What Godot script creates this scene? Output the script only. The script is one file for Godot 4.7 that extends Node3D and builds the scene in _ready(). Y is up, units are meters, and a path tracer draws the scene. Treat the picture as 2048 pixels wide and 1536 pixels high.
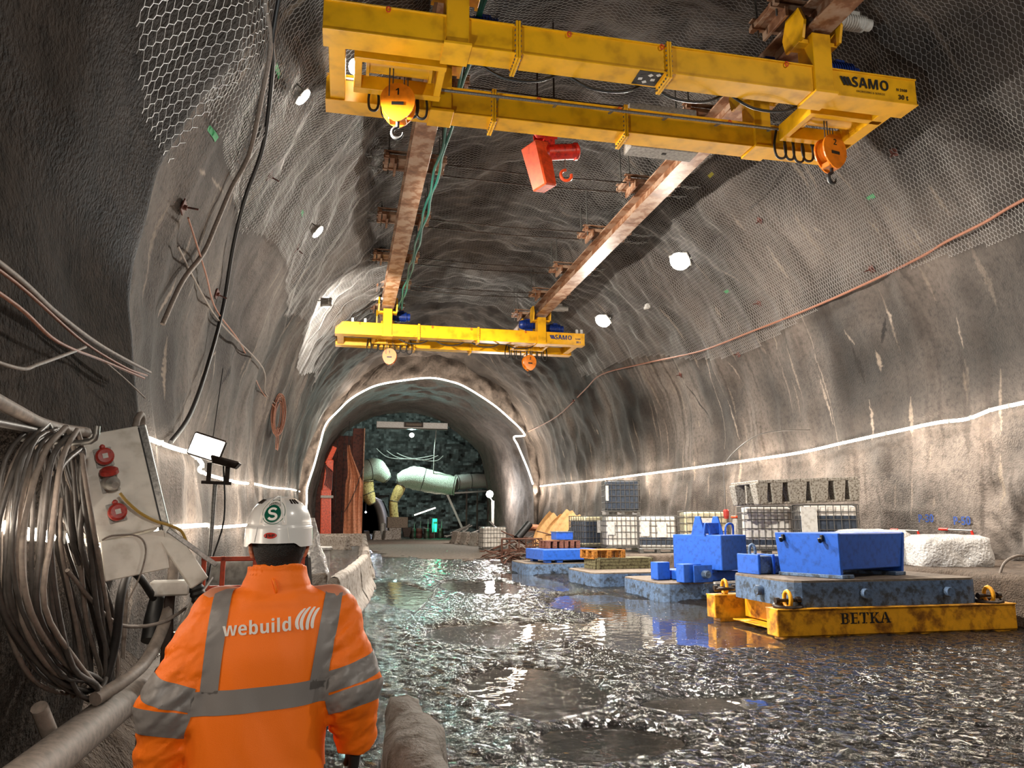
extends Node3D
# A tunnel cavern under construction: x to the right, y up, the tunnel runs along -z.

class Shape:
	var v := PackedVector3Array()
	var n := PackedVector3Array()
	var uv := PackedVector2Array()
	var uv2 := PackedVector2Array()
	var ix := PackedInt32Array()
	func vert(p: Vector3, nn: Vector3, t := Vector2.ZERO, t2 := Vector2.ZERO) -> int:
		v.append(p); n.append(nn); uv.append(t); uv2.append(t2)
		return v.size() - 1
	func face(a: int, b: int, c: int) -> void:   # winds the triangle so that its front is where the normals point
		var g := (v[b] - v[a]).cross(v[c] - v[a])
		if g.dot(n[a] + n[b] + n[c]) > 0.0:
			ix.append(a); ix.append(c); ix.append(b)
		else:
			ix.append(a); ix.append(b); ix.append(c)
	func flat(pts: Array, nn: Vector3) -> void:  # a convex polygon
		var f := v.size()
		for p in pts: vert(p, nn)
		for i in range(1, pts.size() - 1): face(f, f + i, f + i + 1)
	func hull_face(pts: Array, centre: Vector3) -> void:
		var g: Vector3 = (pts[1] - pts[0]).cross(pts[2] - pts[0]).normalized()
		var m := Vector3.ZERO
		for p in pts: m += p
		if g.dot(m / pts.size() - centre) < 0: g = -g
		flat(pts, g)
	func box(c: Vector3, s: Vector3, b := Basis.IDENTITY, bev := 0.01) -> Shape:
		return hexa(c, s, s, b, bev)
	# a box whose top (size st) may differ from its bottom (size sb), with chamfered edges
	func hexa(c: Vector3, sb: Vector3, st: Vector3, b := Basis.IDENTITY, bev := 0.01, lean := Vector3.ZERO) -> Shape:
		var e := minf(bev, minf(sb.x, minf(sb.y, sb.z)) * 0.3)
		var P := func(x: int, y: int, z: int, k: int) -> Vector3:
			var s := st if y > 0 else sb
			var q := Vector3(x * (s.x * 0.5 - (0.0 if k == 0 else e)), y * (s.y * 0.5 - (0.0 if k == 1 else e)), z * (s.z * 0.5 - (0.0 if k == 2 else e)))
			if y > 0: q += lean
			return c + b * q
		for x in [-1, 1]:
			hull_face([P.call(x, -1, -1, 0), P.call(x, 1, -1, 0), P.call(x, 1, 1, 0), P.call(x, -1, 1, 0)], c)
			hull_face([P.call(-1, x, -1, 1), P.call(1, x, -1, 1), P.call(1, x, 1, 1), P.call(-1, x, 1, 1)], c)
			hull_face([P.call(-1, -1, x, 2), P.call(1, -1, x, 2), P.call(1, 1, x, 2), P.call(-1, 1, x, 2)], c)
			for y in [-1, 1]:
				hull_face([P.call(x, y, -1, 0), P.call(x, y, 1, 0), P.call(x, y, 1, 1), P.call(x, y, -1, 1)], c)
				hull_face([P.call(x, -1, y, 0), P.call(x, 1, y, 0), P.call(x, 1, y, 2), P.call(x, -1, y, 2)], c)
				hull_face([P.call(-1, x, y, 1), P.call(1, x, y, 1), P.call(1, x, y, 2), P.call(-1, x, y, 2)], c)
				for z in [-1, 1]:
					hull_face([P.call(x, y, z, 0), P.call(x, y, z, 1), P.call(x, y, z, 2)], c)
		return self
	func bar(a: Vector3, b: Vector3, w: float, h: float, bev := 0.004) -> Shape:  # square bar between two points
		var d := (b - a).normalized()
		var up := Vector3.UP if absf(d.y) < 0.95 else Vector3.RIGHT
		var sx := up.cross(d).normalized()
		return box((a + b) * 0.5, Vector3(w, h, a.distance_to(b)), Basis(sx, d.cross(sx), d), bev)
	func tube(pts: Array, r: Variant, sides := 8, caps := true, closed := false, bump := 0.0) -> Shape:
		var m := pts.size()
		var f := v.size()
		var prev := Vector3.ZERO
		var side := Vector3.ZERO
		for i in m:
			var t: Vector3
			if closed: t = (pts[(i + 1) % m] - pts[(i - 1 + m) % m]).normalized()
			else: t = (pts[mini(i + 1, m - 1)] - pts[maxi(i - 1, 0)]).normalized()
			if i == 0:
				side = t.cross(Vector3.UP if absf(t.y) < 0.9 else Vector3.RIGHT).normalized()
			else:
				side = (side - t * side.dot(t)).normalized()
			var o := t.cross(side)
			var rr: float = r if r is float else r[i]
			for k in sides:
				var an := TAU * k / sides
				var d := side * cos(an) + o * sin(an)
				vert(pts[i] + d * rr * (1.0 + bump * sin(7.0 * i + 3.0 * k)), d, Vector2(float(k) / sides, float(i)))
		var rows := m if closed else m - 1
		for i in rows:
			for k in sides:
				var a := f + i * sides + k
				var b := f + i * sides + (k + 1) % sides
				var c := f + ((i + 1) % m) * sides + k
				var d := f + ((i + 1) % m) * sides + (k + 1) % sides
				face(a, b, c); face(b, d, c)
		if caps and not closed:
			for e in [0, m - 1]:
				var q := []
				for k in sides: q.append(v[f + e * sides + k])
				var d: Vector3 = (pts[0] - pts[1]) if e == 0 else (pts[m - 1] - pts[m - 2])
				flat(q, d.normalized())
		return self
	# profile: Array of Vector2(radius, height) turned about an axis
	func lathe(prof: Array, xf := Transform3D.IDENTITY, sides := 24, sx := 1.0, sz := 1.0, smooth := false) -> Shape:
		for j in prof.size() - 1:
			var a: Vector2 = prof[j]
			var b: Vector2 = prof[j + 1]
			var nn := Vector2(b.y - a.y, a.x - b.x).normalized()
			var na := nn
			var nb := nn
			if smooth:
				if j > 0: na = (nn + Vector2(a.y - prof[j - 1].y, prof[j - 1].x - a.x).normalized()).normalized()
				if j < prof.size() - 2: nb = (nn + Vector2(prof[j + 2].y - b.y, b.x - prof[j + 2].x).normalized()).normalized()
			var f := v.size()
			for k in sides + 1:
				var an := TAU * k / sides
				var c := Vector3(cos(an) * sx, 0, sin(an) * sz)
				var cn := Vector3(cos(an) / sx, 0, sin(an) / sz)
				vert(xf * (c * a.x + Vector3.UP * a.y), (xf.basis * (cn * na.x + Vector3.UP * na.y)).normalized(), Vector2(float(k) / sides, a.y))
				vert(xf * (c * b.x + Vector3.UP * b.y), (xf.basis * (cn * nb.x + Vector3.UP * nb.y)).normalized(), Vector2(float(k) / sides, b.y))
			for k in sides:
				face(f + 2 * k, f + 2 * k + 1, f + 2 * k + 2); face(f + 2 * k + 1, f + 2 * k + 3, f + 2 * k + 2)
		return self
	# a flat outline in the xy plane of xf, pushed along its z
	func prism(poly: PackedVector2Array, depth: float, xf := Transform3D.IDENTITY) -> Shape:
		var tri := Geometry2D.triangulate_polygon(poly)
		for e in [0.0, 1.0]:
			var f := v.size()
			var nn := xf.basis.z.normalized() * (1.0 if e > 0.5 else -1.0)
			for p in poly: vert(xf * Vector3(p.x, p.y, (e - 0.5) * depth), nn)
			for i in range(0, tri.size(), 3): face(f + tri[i], f + tri[i + 1], f + tri[i + 2])
		var cw := Geometry2D.is_polygon_clockwise(poly)
		for i in poly.size():
			var a := poly[i]
			var b := poly[(i + 1) % poly.size()]
			var d := (b - a).normalized()
			var nn := Vector3(d.y, -d.x, 0) * (-1.0 if cw else 1.0)
			flat([xf * Vector3(a.x, a.y, -depth / 2), xf * Vector3(b.x, b.y, -depth / 2), xf * Vector3(b.x, b.y, depth / 2), xf * Vector3(a.x, a.y, depth / 2)], (xf.basis * nn).normalized())
		return self
	# a smooth surface over rows of points; toward: a point the front faces look at (or away from when out)
	func sheet(rows: Array, flip := false, uvs := Vector2.ONE) -> Shape:
		var h := rows.size()
		var w: int = rows[0].size()
		var f := v.size()
		for i in h:
			for j in w:
				var du: Vector3 = rows[i][mini(j + 1, w - 1)] - rows[i][maxi(j - 1, 0)]
				var dv: Vector3 = rows[mini(i + 1, h - 1)][j] - rows[maxi(i - 1, 0)][j]
				var nn := du.cross(dv).normalized()
				vert(rows[i][j], -nn if flip else nn, Vector2(float(j) / (w - 1), float(i) / (h - 1)) * uvs, Vector2(float(j) / (w - 1), float(i) / (h - 1)))
		for i in h - 1:
			for j in w - 1:
				var a := f + i * w + j
				face(a, a + 1, a + w); face(a + 1, a + w + 1, a + w)
		return self
	func mesh() -> ArrayMesh:
		var arr := []
		arr.resize(Mesh.ARRAY_MAX)
		arr[Mesh.ARRAY_VERTEX] = v; arr[Mesh.ARRAY_NORMAL] = n; arr[Mesh.ARRAY_TEX_UV] = uv; arr[Mesh.ARRAY_TEX_UV2] = uv2; arr[Mesh.ARRAY_INDEX] = ix
		var m := ArrayMesh.new()
		m.add_surface_from_arrays(Mesh.PRIMITIVE_TRIANGLES, arr)
		return m

var M := {}
var T := {}
var taken := {}
var rng := RandomNumberGenerator.new()
var big := FastNoiseLite.new()
var mid := FastNoiseLite.new()

func numbered(called: String) -> String:
	taken[called] = taken.get(called, -1) + 1
	return called if taken[called] == 0 else "%s_%03d" % [called, taken[called]]

func tag(o: Node3D, label: String, category: String, group := "") -> void:
	o.set_meta("label", label)
	o.set_meta("category", category)
	if group: o.set_meta("group", group)

func thing(called: String, label: String, category: String, at := Vector3.ZERO, turn := 0.0, group := "") -> Node3D:
	var o := Node3D.new()
	o.name = numbered(called)
	add_child(o)
	o.position = at
	o.rotation.y = turn
	tag(o, label, category, group)
	return o

func part(parent: Node3D, called: String, sh: Variant, m: Material, label := "") -> MeshInstance3D:
	var o := MeshInstance3D.new()
	o.name = called
	o.mesh = sh if sh is Mesh else sh.mesh()
	o.material_override = m
	if label: o.set_meta("label", label)
	parent.add_child(o, true)
	return o

func whole(called: String, sh: Shape, m: Material, label: String, category: String, group := "") -> MeshInstance3D:   # a thing that is one mesh
	var o := part(self, numbered(called), sh, m)
	tag(o, label, category, group)
	return o

func structure(called: String, sh: Shape, m: Material, parent: Node3D = self) -> MeshInstance3D:
	var o := part(parent, called, sh, m)
	if parent == self: o.set_meta("kind", "structure")
	return o

func curve(pts: Array, per := 6) -> Array:   # Catmull-Rom through the points
	var out := []
	for i in pts.size() - 1:
		var a: Vector3 = pts[maxi(i - 1, 0)]
		var b: Vector3 = pts[i]
		var c: Vector3 = pts[i + 1]
		var d: Vector3 = pts[mini(i + 2, pts.size() - 1)]
		for k in per:
			out.append(b.cubic_interpolate(c, a, d, float(k) / per))
	out.append(pts[-1])
	return out

func lettering(text: String, size: float, bold := true, family := "Droid Sans", depth := 0.004) -> TextMesh:
	var f := SystemFont.new()
	f.font_names = PackedStringArray([family])
	if bold: f.font_weight = 700
	var t := TextMesh.new()
	t.font = f
	t.font_size = 64
	t.pixel_size = size / 46.0     # size is the height of a capital letter
	t.depth = depth
	t.curve_step = 1.0
	t.text = text
	return t

func noise_tex(kind: int, freq: float, oct: int, ramp: Array, seed_ := 1, size := 512, seamless := true, gain := 0.5) -> NoiseTexture2D:
	var f := FastNoiseLite.new()
	f.seed = seed_
	f.noise_type = kind
	f.frequency = freq
	f.fractal_octaves = oct
	f.fractal_gain = gain
	if kind == FastNoiseLite.TYPE_CELLULAR: f.cellular_return_type = FastNoiseLite.RETURN_DISTANCE
	var t := NoiseTexture2D.new()
	t.width = size
	t.height = size
	t.seamless = seamless
	t.noise = f
	if ramp:
		var g := Gradient.new()
		g.offsets = PackedFloat32Array(ramp.map(func(r): return r[0]))
		g.colors = PackedColorArray(ramp.map(func(r): return r[1]))
		t.color_ramp = g
	return t

func grey(x: float) -> Color: return Color(x, x, x)

func mat(called: String, c: Color, rough: float, opt := {}) -> StandardMaterial3D:
	var m := StandardMaterial3D.new()
	m.resource_name = called
	m.albedo_color = c
	m.roughness = rough
	m.metallic = opt.get("metal", 0.0)
	m.metallic_specular = opt.get("spec", 0.5)
	var s: float = opt.get("scale", 1.0)
	if opt.has("tex"): m.albedo_texture = T[opt.tex]
	if opt.has("rtex"): m.roughness_texture = T[opt.rtex]
	if opt.has("bump"):
		m.heightmap_enabled = true
		m.heightmap_texture = T[opt.bump]
		m.heightmap_scale = opt.get("relief", 0.5)
	if not opt.get("uv", false):
		m.uv1_triplanar = true
		m.uv1_world_triplanar = opt.get("world", false)
		m.uv1_scale = Vector3.ONE * s
	if opt.has("detail"):
		m.detail_enabled = true
		m.detail_blend_mode = BaseMaterial3D.BLEND_MODE_MUL
		m.detail_albedo = T[opt.detail]
		m.detail_uv_layer = BaseMaterial3D.DETAIL_UV_2
		if opt.get("detail_tri", true):
			m.uv2_triplanar = true
			m.uv2_world_triplanar = opt.get("world", false)
			m.uv2_scale = Vector3.ONE * opt.get("detail_scale", 0.3)
	if opt.has("glow"):
		m.emission_enabled = true
		m.emission = opt.get("glow_color", c)
		m.emission_energy_multiplier = opt.glow
	M[called] = m
	return m

func streaks(w: int, h: int) -> ImageTexture:   # lime streaks and wet runs down the shotcrete; x runs along the tunnel, y round the arch
	var n := FastNoiseLite.new()
	n.seed = 8
	n.frequency = 0.006
	n.fractal_octaves = 4
	var im := n.get_image(w, h)
	im.convert(Image.FORMAT_RGBA8)
	im.adjust_bcs(1.25, 0.55, 1.0)
	var r := RandomNumberGenerator.new()
	r.seed = 5
	for k in 900:
		var white := r.randf() < 0.45
		var x := r.randf() * w
		var y := r.randf_range(0.0, 1.0) * h
		var len := r.randf_range(0.01, 0.09) * h * (0.6 if white else 1.6)
		var wide := r.randf_range(0.8, 2.4) * (1.3 if white else 2.2)
		var c := Color(0.95, 0.94, 0.9) if white else Color(0.32, 0.29, 0.27)
		var str := r.randf_range(0.35, 0.95) if white else r.randf_range(0.15, 0.4)
		for i in int(len):
			x += r.randf_range(-0.35, 0.35)
			var t := i / len
			var ww := wide * sin(PI * clampf(t * 1.05, 0.02, 1.0)) * r.randf_range(0.6, 1.2)
			for dx in range(int(-ww) - 1, int(ww) + 2):
				var cover := clampf(ww - absf(dx) + 0.5, 0, 1) * str
				if cover <= 0: continue
				var px := posmod(int(x) + dx, w)
				var py := int(y + i) % h
				im.set_pixel(px, py, im.get_pixel(px, py).lerp(c, cover))
	# the larger runs seen on this wall: from (along, round) to (along, round), half width
	var runs := [
		[0.329, 0.639, 0.327, 0.654, 1.5], [0.334, 0.671, 0.334, 0.699, 2.4], [0.245, 0.664, 0.268, 0.684, 1.3], [0.402, 0.677, 0.407, 0.684, 2.0], [0.462, 0.691, 0.467, 0.701, 1.6], [0.323, 0.773, 0.331, 0.814, 2.2],
		[0.385, 0.800, 0.383, 0.832, 2.0], [0.132, 0.770, 0.137, 0.810, 1.8], [0.320, 0.696, 0.337, 0.837, 0.7], [0.501, 0.704, 0.503, 0.717, 2.0], [0.378, 0.747, 0.382, 0.759, 1.4], [0.433, 0.743, 0.433, 0.754, 2.2],
		[0.119, 0.708, 0.093, 0.817, 0.8], [0.164, 0.737, 0.167, 0.755, 1.5], [0.268, 0.728, 0.265, 0.743, 1.2], [0.500, 0.763, 0.499, 0.782, 1.2],
		[0.617, 0.250, 0.600, 0.254, 2.6], [0.590, 0.256, 0.560, 0.260, 2.0], [0.587, 0.211, 0.590, 0.193, 2.2], [0.586, 0.231, 0.588, 0.219, 1.6], [0.438, 0.213, 0.479, 0.183, 1.2],
		[0.379, 0.758, 0.380, 0.788, -3.4], [0.428, 0.749, 0.416, 0.764, -3.0], [0.032, 0.741, 0.074, 0.789, -1.5], [0.040, 0.624, 0.016, 0.668, -2.5], [0.379, 0.221, 0.416, 0.181, -2.5], [0.141, 0.295, 0.140, 0.259, -2.5]]
	for q in runs:
		var a := Vector2(q[0] * w, q[1] * h)
		var b := Vector2(q[2] * w, q[3] * h)
		var c: Color = Color(1.0, 1.0, 0.98) if q[4] > 0 else Color(0.2, 0.17, 0.15)
		var steps := int(a.distance_to(b) * 1.5) + 4
		for i in steps:
			var t := i / float(steps)
			var at := a.lerp(b, t) + Vector2(n.get_noise_1d(t * 160.0 + a.x) * 3.0, 0)
			var ww: float = absf(q[4]) * (0.35 + 0.75 * absf(n.get_noise_1d(t * 400.0 + a.y) * 2.0)) * sin(PI * clampf(t, 0.03, 0.97))
			for dx in range(-4, 5):
				var cover := clampf(ww - absf(dx) + 0.6, 0, 1) * 0.9
				if cover > 0: im.set_pixel(posmod(int(at.x) + dx, w), int(at.y), im.get_pixel(posmod(int(at.x) + dx, w), int(at.y)).lerp(c, cover))
	# soot under the crown
	n.seed = 60
	n.frequency = 0.02
	for y in range(int(h * 0.36), int(h * 0.64)):
		var band := smoothstep(0.36, 0.42, float(y) / h) * (1.0 - smoothstep(0.57, 0.64, float(y) / h))
		for x in w:
			var k := smoothstep(-0.1, 0.3, n.get_noise_2d(x * 0.7, y * 1.6)) * band * 0.62
			if k > 0.02: im.set_pixel(x, y, im.get_pixel(x, y).lerp(Color(0.28, 0.26, 0.25), k))
	return ImageTexture.create_from_image(im)

func make_materials() -> void:
	var SX := FastNoiseLite.TYPE_SIMPLEX_SMOOTH
	T.shot = noise_tex(SX, 0.012, 5, [[0.0, grey(0.55)], [0.4, grey(0.85)], [1.0, grey(1.0)]], 3, 1024, true, 0.6)
	T.shot_bump = noise_tex(SX, 0.035, 5, [], 11, 1024, true, 0.62)
	T.pebble = noise_tex(SX, 0.05, 4, [[0.0, grey(0.0)], [0.5, grey(0.4)], [1.0, grey(1.0)]], 15, 1024, true, 0.65)
	T.gravel = noise_tex(SX, 0.018, 5, [[0.0, grey(0.0)], [0.42, grey(0.3)], [0.55, grey(0.6)], [1.0, grey(1.0)]], 17, 1024, true, 0.62)
	T.fine = noise_tex(SX, 0.09, 3, [], 21, 512)
	T.grime = noise_tex(SX, 0.012, 5, [[0.0, Color(0.42, 0.36, 0.3)], [0.3, Color(0.74, 0.7, 0.66)], [0.5, grey(0.95)], [1.0, grey(1.0)]], 31, 512, true, 0.62)
	T.paint = noise_tex(SX, 0.01, 4, [[0.0, Color(0.82, 0.8, 0.77)], [0.35, grey(0.95)], [0.6, grey(1.0)], [1.0, grey(1.0)]], 51, 512, true, 0.5)
	T.wear = noise_tex(SX, 0.02, 5, [[0.0, Color(0.3, 0.25, 0.2)], [0.3, Color(0.55, 0.5, 0.46)], [0.42, grey(0.88)], [1.0, grey(1.0)]], 33, 512, true, 0.68)
	T.dust = noise_tex(SX, 0.016, 5, [[0.0, grey(0.6)], [0.5, grey(0.85)], [1.0, grey(1.0)]], 35, 512, true, 0.6)
	T.rust = noise_tex(SX, 0.008, 4, [[0.0, Color(0.6, 0.46, 0.36)], [0.45, Color(0.82, 0.68, 0.58)], [0.6, Color(0.95, 0.9, 0.86)], [1.0, grey(1.0)]], 37, 512, true, 0.62)
	#T.wet = noise_tex(SX, 0.008, 4, [[0.0, grey(0.16)], [0.4, grey(0.25)], [0.6, grey(0.42)], [1.0, grey(0.7)]], 39, 512)
	T.plast = noise_tex(SX, 0.03, 3, [], 41, 512)
	T.ripple = noise_tex(SX, 0.01, 3, [], 43, 512)
	T.weave = noise_tex(SX, 0.25, 2, [], 45, 256)
	T.streak = streaks(1024, 1024)
	mat("shotcrete", Color(0.58, 0.528, 0.49), 0.82, {tex = "shot", bump = "shot_bump", relief = 1.9, scale = 0.5, world = true, detail = "streak", detail_tri = false, spec = 0.45})
	mat("shotcrete_dark", Color(0.42, 0.375, 0.34), 0.85, {tex = "shot", bump = "shot_bump", relief = 2.0, scale = 0.42, world = true, detail = "dust", detail_scale = 0.15})
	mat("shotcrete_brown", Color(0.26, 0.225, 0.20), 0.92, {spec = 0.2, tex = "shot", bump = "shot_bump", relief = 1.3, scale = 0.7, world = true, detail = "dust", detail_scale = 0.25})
	mat("rock", Color(0.44, 0.38, 0.33), 0.9, {tex = "shot", bump = "pebble", relief = 4.0, scale = 0.5, world = true})
	mat("rock_wet", Color(0.36, 0.355, 0.345), 0.45, {tex = "shot", bump = "shot_bump", relief = 5.0, scale = 0.2, world = true})
	mat("mud", Color(0.14, 0.11, 0.085), 0.1, {tex = "shot", bump = "gravel", relief = 2.6, scale = 1.6, world = true, spec = 0.45})
	mat("dry_ground", Color(0.5, 0.44, 0.39), 0.85, {tex = "shot", bump = "shot_bump", relief = 1.5, scale = 0.4, world = true})
	mat("concrete", Color(0.60, 0.57, 0.54), 0.85, {tex = "grime", bump = "shot_bump", relief = 1.0, scale = 0.9})
	mat("water", Color(0.55, 0.53, 0.5, 0.10), 0.015, {bump = "ripple", relief = 0.25, scale = 0.5, world = true, spec = 0.5})
	M.water.transparency = BaseMaterial3D.TRANSPARENCY_ALPHA
	mat("led", Color(1, 0.95, 0.88), 0.4, {glow = 34.0, glow_color = Color(1.0, 0.94, 0.86)})
	mat("lamp_glow", Color(1, 1, 1), 0.4, {glow = 30.0, glow_color = Color(1.0, 0.99, 0.96)})
	mat("teal_glow", Color(0.1, 0.8, 0.6), 0.4, {glow = 5.0, glow_color = Color(0.03, 0.75, 0.52)})
	mat("crane_yellow", Color(0.93, 0.68, 0.06), 0.36, {tex = "paint", scale = 0.35})
	mat("crane_hook_yellow", Color(0.82, 0.45, 0.05), 0.4, {tex = "paint", scale = 0.9})
	mat("old_yellow", Color(0.95, 0.66, 0.08), 0.5, {tex = "paint", scale = 1.2, detail = "grime", detail_scale = 0.4, bump = "fine", relief = 0.15})
	mat("blue_paint", Color(0.13, 0.35, 0.74), 0.45, {tex = "paint", scale = 1.6, bump = "fine", relief = 0.1})
	mat("blue_worn", Color(0.40, 0.51, 0.66), 0.6, {tex = "dust", scale = 1.5, detail = "grime", detail_scale = 0.8, bump = "shot_bump", relief = 0.5})
	mat("dusty_top", Color(0.50, 0.44, 0.38), 0.85, {tex = "dust", scale = 0.8, bump = "fine", relief = 0.2})
	mat("motor_blue", Color(0.07, 0.20, 0.52), 0.4, {tex = "grime", scale = 2.0})
	mat("steel_rust", Color(0.68, 0.58, 0.50), 0.45, {tex = "rust", scale = 0.5, metal = 0.1})
	mat("steel", Color(0.55, 0.54, 0.52), 0.4, {tex = "dust", scale = 2.0, metal = 0.7})
	mat("steel_dark", Color(0.22, 0.19, 0.17), 0.5, {tex = "rust", scale = 1.5, metal = 0.3})
	mat("galvanised", Color(0.66, 0.66, 0.65), 0.4, {tex = "dust", scale = 4.0, metal = 0.6})
	mat("black", Color(0.05, 0.05, 0.055), 0.5)
	mat("rubber", Color(0.16, 0.15, 0.145), 0.6, {tex = "dust", scale = 3.0})
	mat("dusty_hose", Color(0.56, 0.51, 0.47), 0.65, {tex = "dust", scale = 2.5})
	mat("grey_cable", Color(0.33, 0.31, 0.295), 0.45, {tex = "dust", scale = 3.0})
	mat("orange_cable", Color(0.62, 0.40, 0.30), 0.6, {tex = "dust", scale = 3.0})
	mat("white_paint", Color(0.80, 0.79, 0.77), 0.5, {tex = "paint", scale = 2.0})
	mat("panel_light", Color(0.82, 0.80, 0.76), 0.45, {tex = "paint", scale = 1.6})
	mat("panel_grey", Color(0.70, 0.68, 0.65), 0.45, {tex = "dust", scale = 1.4})
	mat("yellow_cable", Color(0.62, 0.50, 0.22), 0.5)
	mat("red_plastic", Color(0.74, 0.24, 0.20), 0.4, {tex = "dust", scale = 5.0})
	mat("red_paint", Color(0.80, 0.14, 0.05), 0.4, {tex = "grime", scale = 1.2})
	mat("orange_red", Color(0.95, 0.33, 0.13), 0.45, {tex = "dust", scale = 0.8})
	mat("teal_cable", Color(0.03, 0.32, 0.27), 0.5)
	mat("ibc_white", Color(0.88, 0.86, 0.83), 0.35, {tex = "paint", scale = 0.8})
	mat("cage_steel", Color(0.36, 0.35, 0.34), 0.4, {metal = 0.5})
	mat("ibc_yellow", Color(0.84, 0.80, 0.66), 0.35, {tex = "paint", scale = 0.8})
	mat("ibc_blue", Color(0.27, 0.31, 0.37), 0.35, {tex = "dust", scale = 1.2})
	mat("pallet_plastic", Color(0.66, 0.64, 0.60), 0.7, {tex = "wear", scale = 1.6})
	mat("wood", Color(0.50, 0.40, 0.29), 0.8, {tex = "grime", scale = 2.0})
	mat("wood_brown", Color(0.50, 0.31, 0.23), 0.8, {tex = "grime", scale = 2.0})
	mat("wood_green", Color(0.40, 0.38, 0.27), 0.8, {tex = "grime", scale = 1.5})
	mat("pallet_yellow", Color(0.66, 0.43, 0.14), 0.75, {tex = "grime", scale = 2.0})
	mat("tan_sheet", Color(0.80, 0.62, 0.40), 0.6, {tex = "paint", scale = 1.2})
	mat("rebar", Color(0.42, 0.30, 0.25), 0.6, {tex = "rust", scale = 2.0, metal = 0.2})
	mat("duct", Color(0.80, 0.82, 0.74), 0.55, {tex = "dust", scale = 0.8, bump = "plast", relief = 4.0})
	mat("duct_yellow", Color(0.82, 0.68, 0.42), 0.6, {tex = "grime", scale = 0.8, bump = "plast", relief = 3.0})
	mat("tarp", Color(0.86, 0.58, 0.43), 0.7, {tex = "dust", scale = 0.6, bump = "plast", relief = 2.0})
	mat("rust_panel", Color(0.34, 0.15, 0.10), 0.7, {tex = "grime", scale = 0.5})
	mat("plastic_wrap", Color(0.80, 0.79, 0.78), 0.12, {bump = "plast", relief = 3.0, scale = 0.9, spec = 0.8})
	mat("wire", Color(0.62, 0.61, 0.60), 0.45, {metal = 0.4})
	mat("green_paint", Color(0.05, 0.55, 0.30), 0.7)
	mat("yellow_paint", Color(0.75, 0.72, 0.15), 0.7)
	mat("blue_spray", Color(0.12, 0.25, 0.52), 0.75)
	mat("jacket", Color(1.0, 0.47, 0.02), 0.62, {bump = "weave", relief = 0.06, scale = 6.0})
	M.jacket.rim_enabled = true
	M.jacket.rim = 0.35
	M.jacket.rim_tint = 1.0
	mat("tape", Color(0.50, 0.48, 0.47), 0.45, {bump = "weave", relief = 0.03, scale = 8.0})
	mat("print", Color(0.93, 0.90, 0.87), 0.6)
	mat("helmet", Color(0.86, 0.85, 0.84), 0.22)
	M.helmet.clearcoat_enabled = true
	M.helmet.clearcoat = 0.4
	mat("skin", Color(0.80, 0.52, 0.40), 0.5)
	M.skin.subsurf_scatter_enabled = true
	M.skin.subsurf_scatter_strength = 0.1
	mat("hair", Color(0.06, 0.05, 0.045), 0.6, {bump = "weave", relief = 0.4, scale = 5.0})
	mat("trousers", Color(0.10, 0.11, 0.14), 0.8, {bump = "weave", relief = 0.05, scale = 6.0})
	mat("glove", Color(0.12, 0.11, 0.10), 0.75, {bump = "weave", relief = 0.1, scale = 5.0})
	mat("boot", Color(0.14, 0.11, 0.08), 0.6)
	mat("sticker_green", Color(0.0, 0.33, 0.25), 0.4)
	mat("black_print", Color(0.07, 0.06, 0.05), 0.6)
	mat("cardboard", Color(0.45, 0.34, 0.25), 0.8, {tex = "dust", scale = 2.0})

var lamps := []     # where lights stand: filled by the builders

func add_omni(at: Vector3, energy: float, color := Color(1.0, 0.93, 0.85), size := 0.1, reach := 40.0) -> void:
	var l := OmniLight3D.new()
	l.name = numbered("lamp_light")
	l.position = at
	l.light_energy = energy
	l.light_color = color
	l.light_size = size
	l.omni_range = reach
	l.omni_attenuation = 2.0
	l.shadow_enabled = true
	add_child(l)

func add_spot(at: Vector3, to: Vector3, energy: float, color := Color(1.0, 0.97, 0.92), angle := 65.0, size := 0.15) -> void:
	var l := SpotLight3D.new()
	l.name = numbered("lamp_spot")
	add_child(l)
	l.look_at_from_position(at, to, Vector3.UP if absf((to - at).normalized().y) < 0.98 else Vector3.RIGHT)
	l.light_energy = energy
	l.light_color = color
	l.light_size = size
	l.spot_angle = angle
	l.spot_angle_attenuation = 0.6
	l.spot_range = 60.0
	l.spot_attenuation = 2.0
	l.shadow_enabled = true

func _ready() -> void:
	# camera
	var cam := Camera3D.new()
	cam.name = "camera"
	cam.fov = 53.07
	cam.near = 0.05
	cam.far = 300.0
	cam.position = Vector3(0, 1.7, 0)
	cam.rotation = Vector3(deg_to_rad(10.03), deg_to_rad(-12.246), 0)
	add_child(cam)
	# underground: no sky
	var env := Environment.new()
	env.background_mode = Environment.BG_COLOR
	env.background_color = Color.BLACK
	env.tonemap_mode = Environment.TONE_MAPPER_LINEAR
	env.tonemap_exposure = 0.46
	env.sdfgi_enabled = true
	env.ssao_enabled = true
	env.ssil_enabled = true
	var we := WorldEnvironment.new()
	we.name = "environment"
	we.environment = env
	add_child(we)
	# seeds, materials
	rng.seed = 77
	big.seed = 4
	big.noise_type = FastNoiseLite.TYPE_SIMPLEX_SMOOTH
	big.frequency = 0.11
	big.fractal_octaves = 2
	mid.seed = 9
	mid.noise_type = FastNoiseLite.TYPE_SIMPLEX_SMOOTH
	mid.frequency = 0.55
	mid.fractal_octaves = 3
	make_materials()
	# the place
	make_cavern()
	make_floor()
	make_strips()
	make_floodlights()
	make_crane(-10.85, true)
	make_crane(-30.5, false)
	make_runways()
	make_chain_hoist()
	make_betka()
	make_slabs()
	make_tanks()
	make_right_bits()
	make_barriers()
	make_left_wall()
	make_far()
	make_person()
	make_netting()

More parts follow.
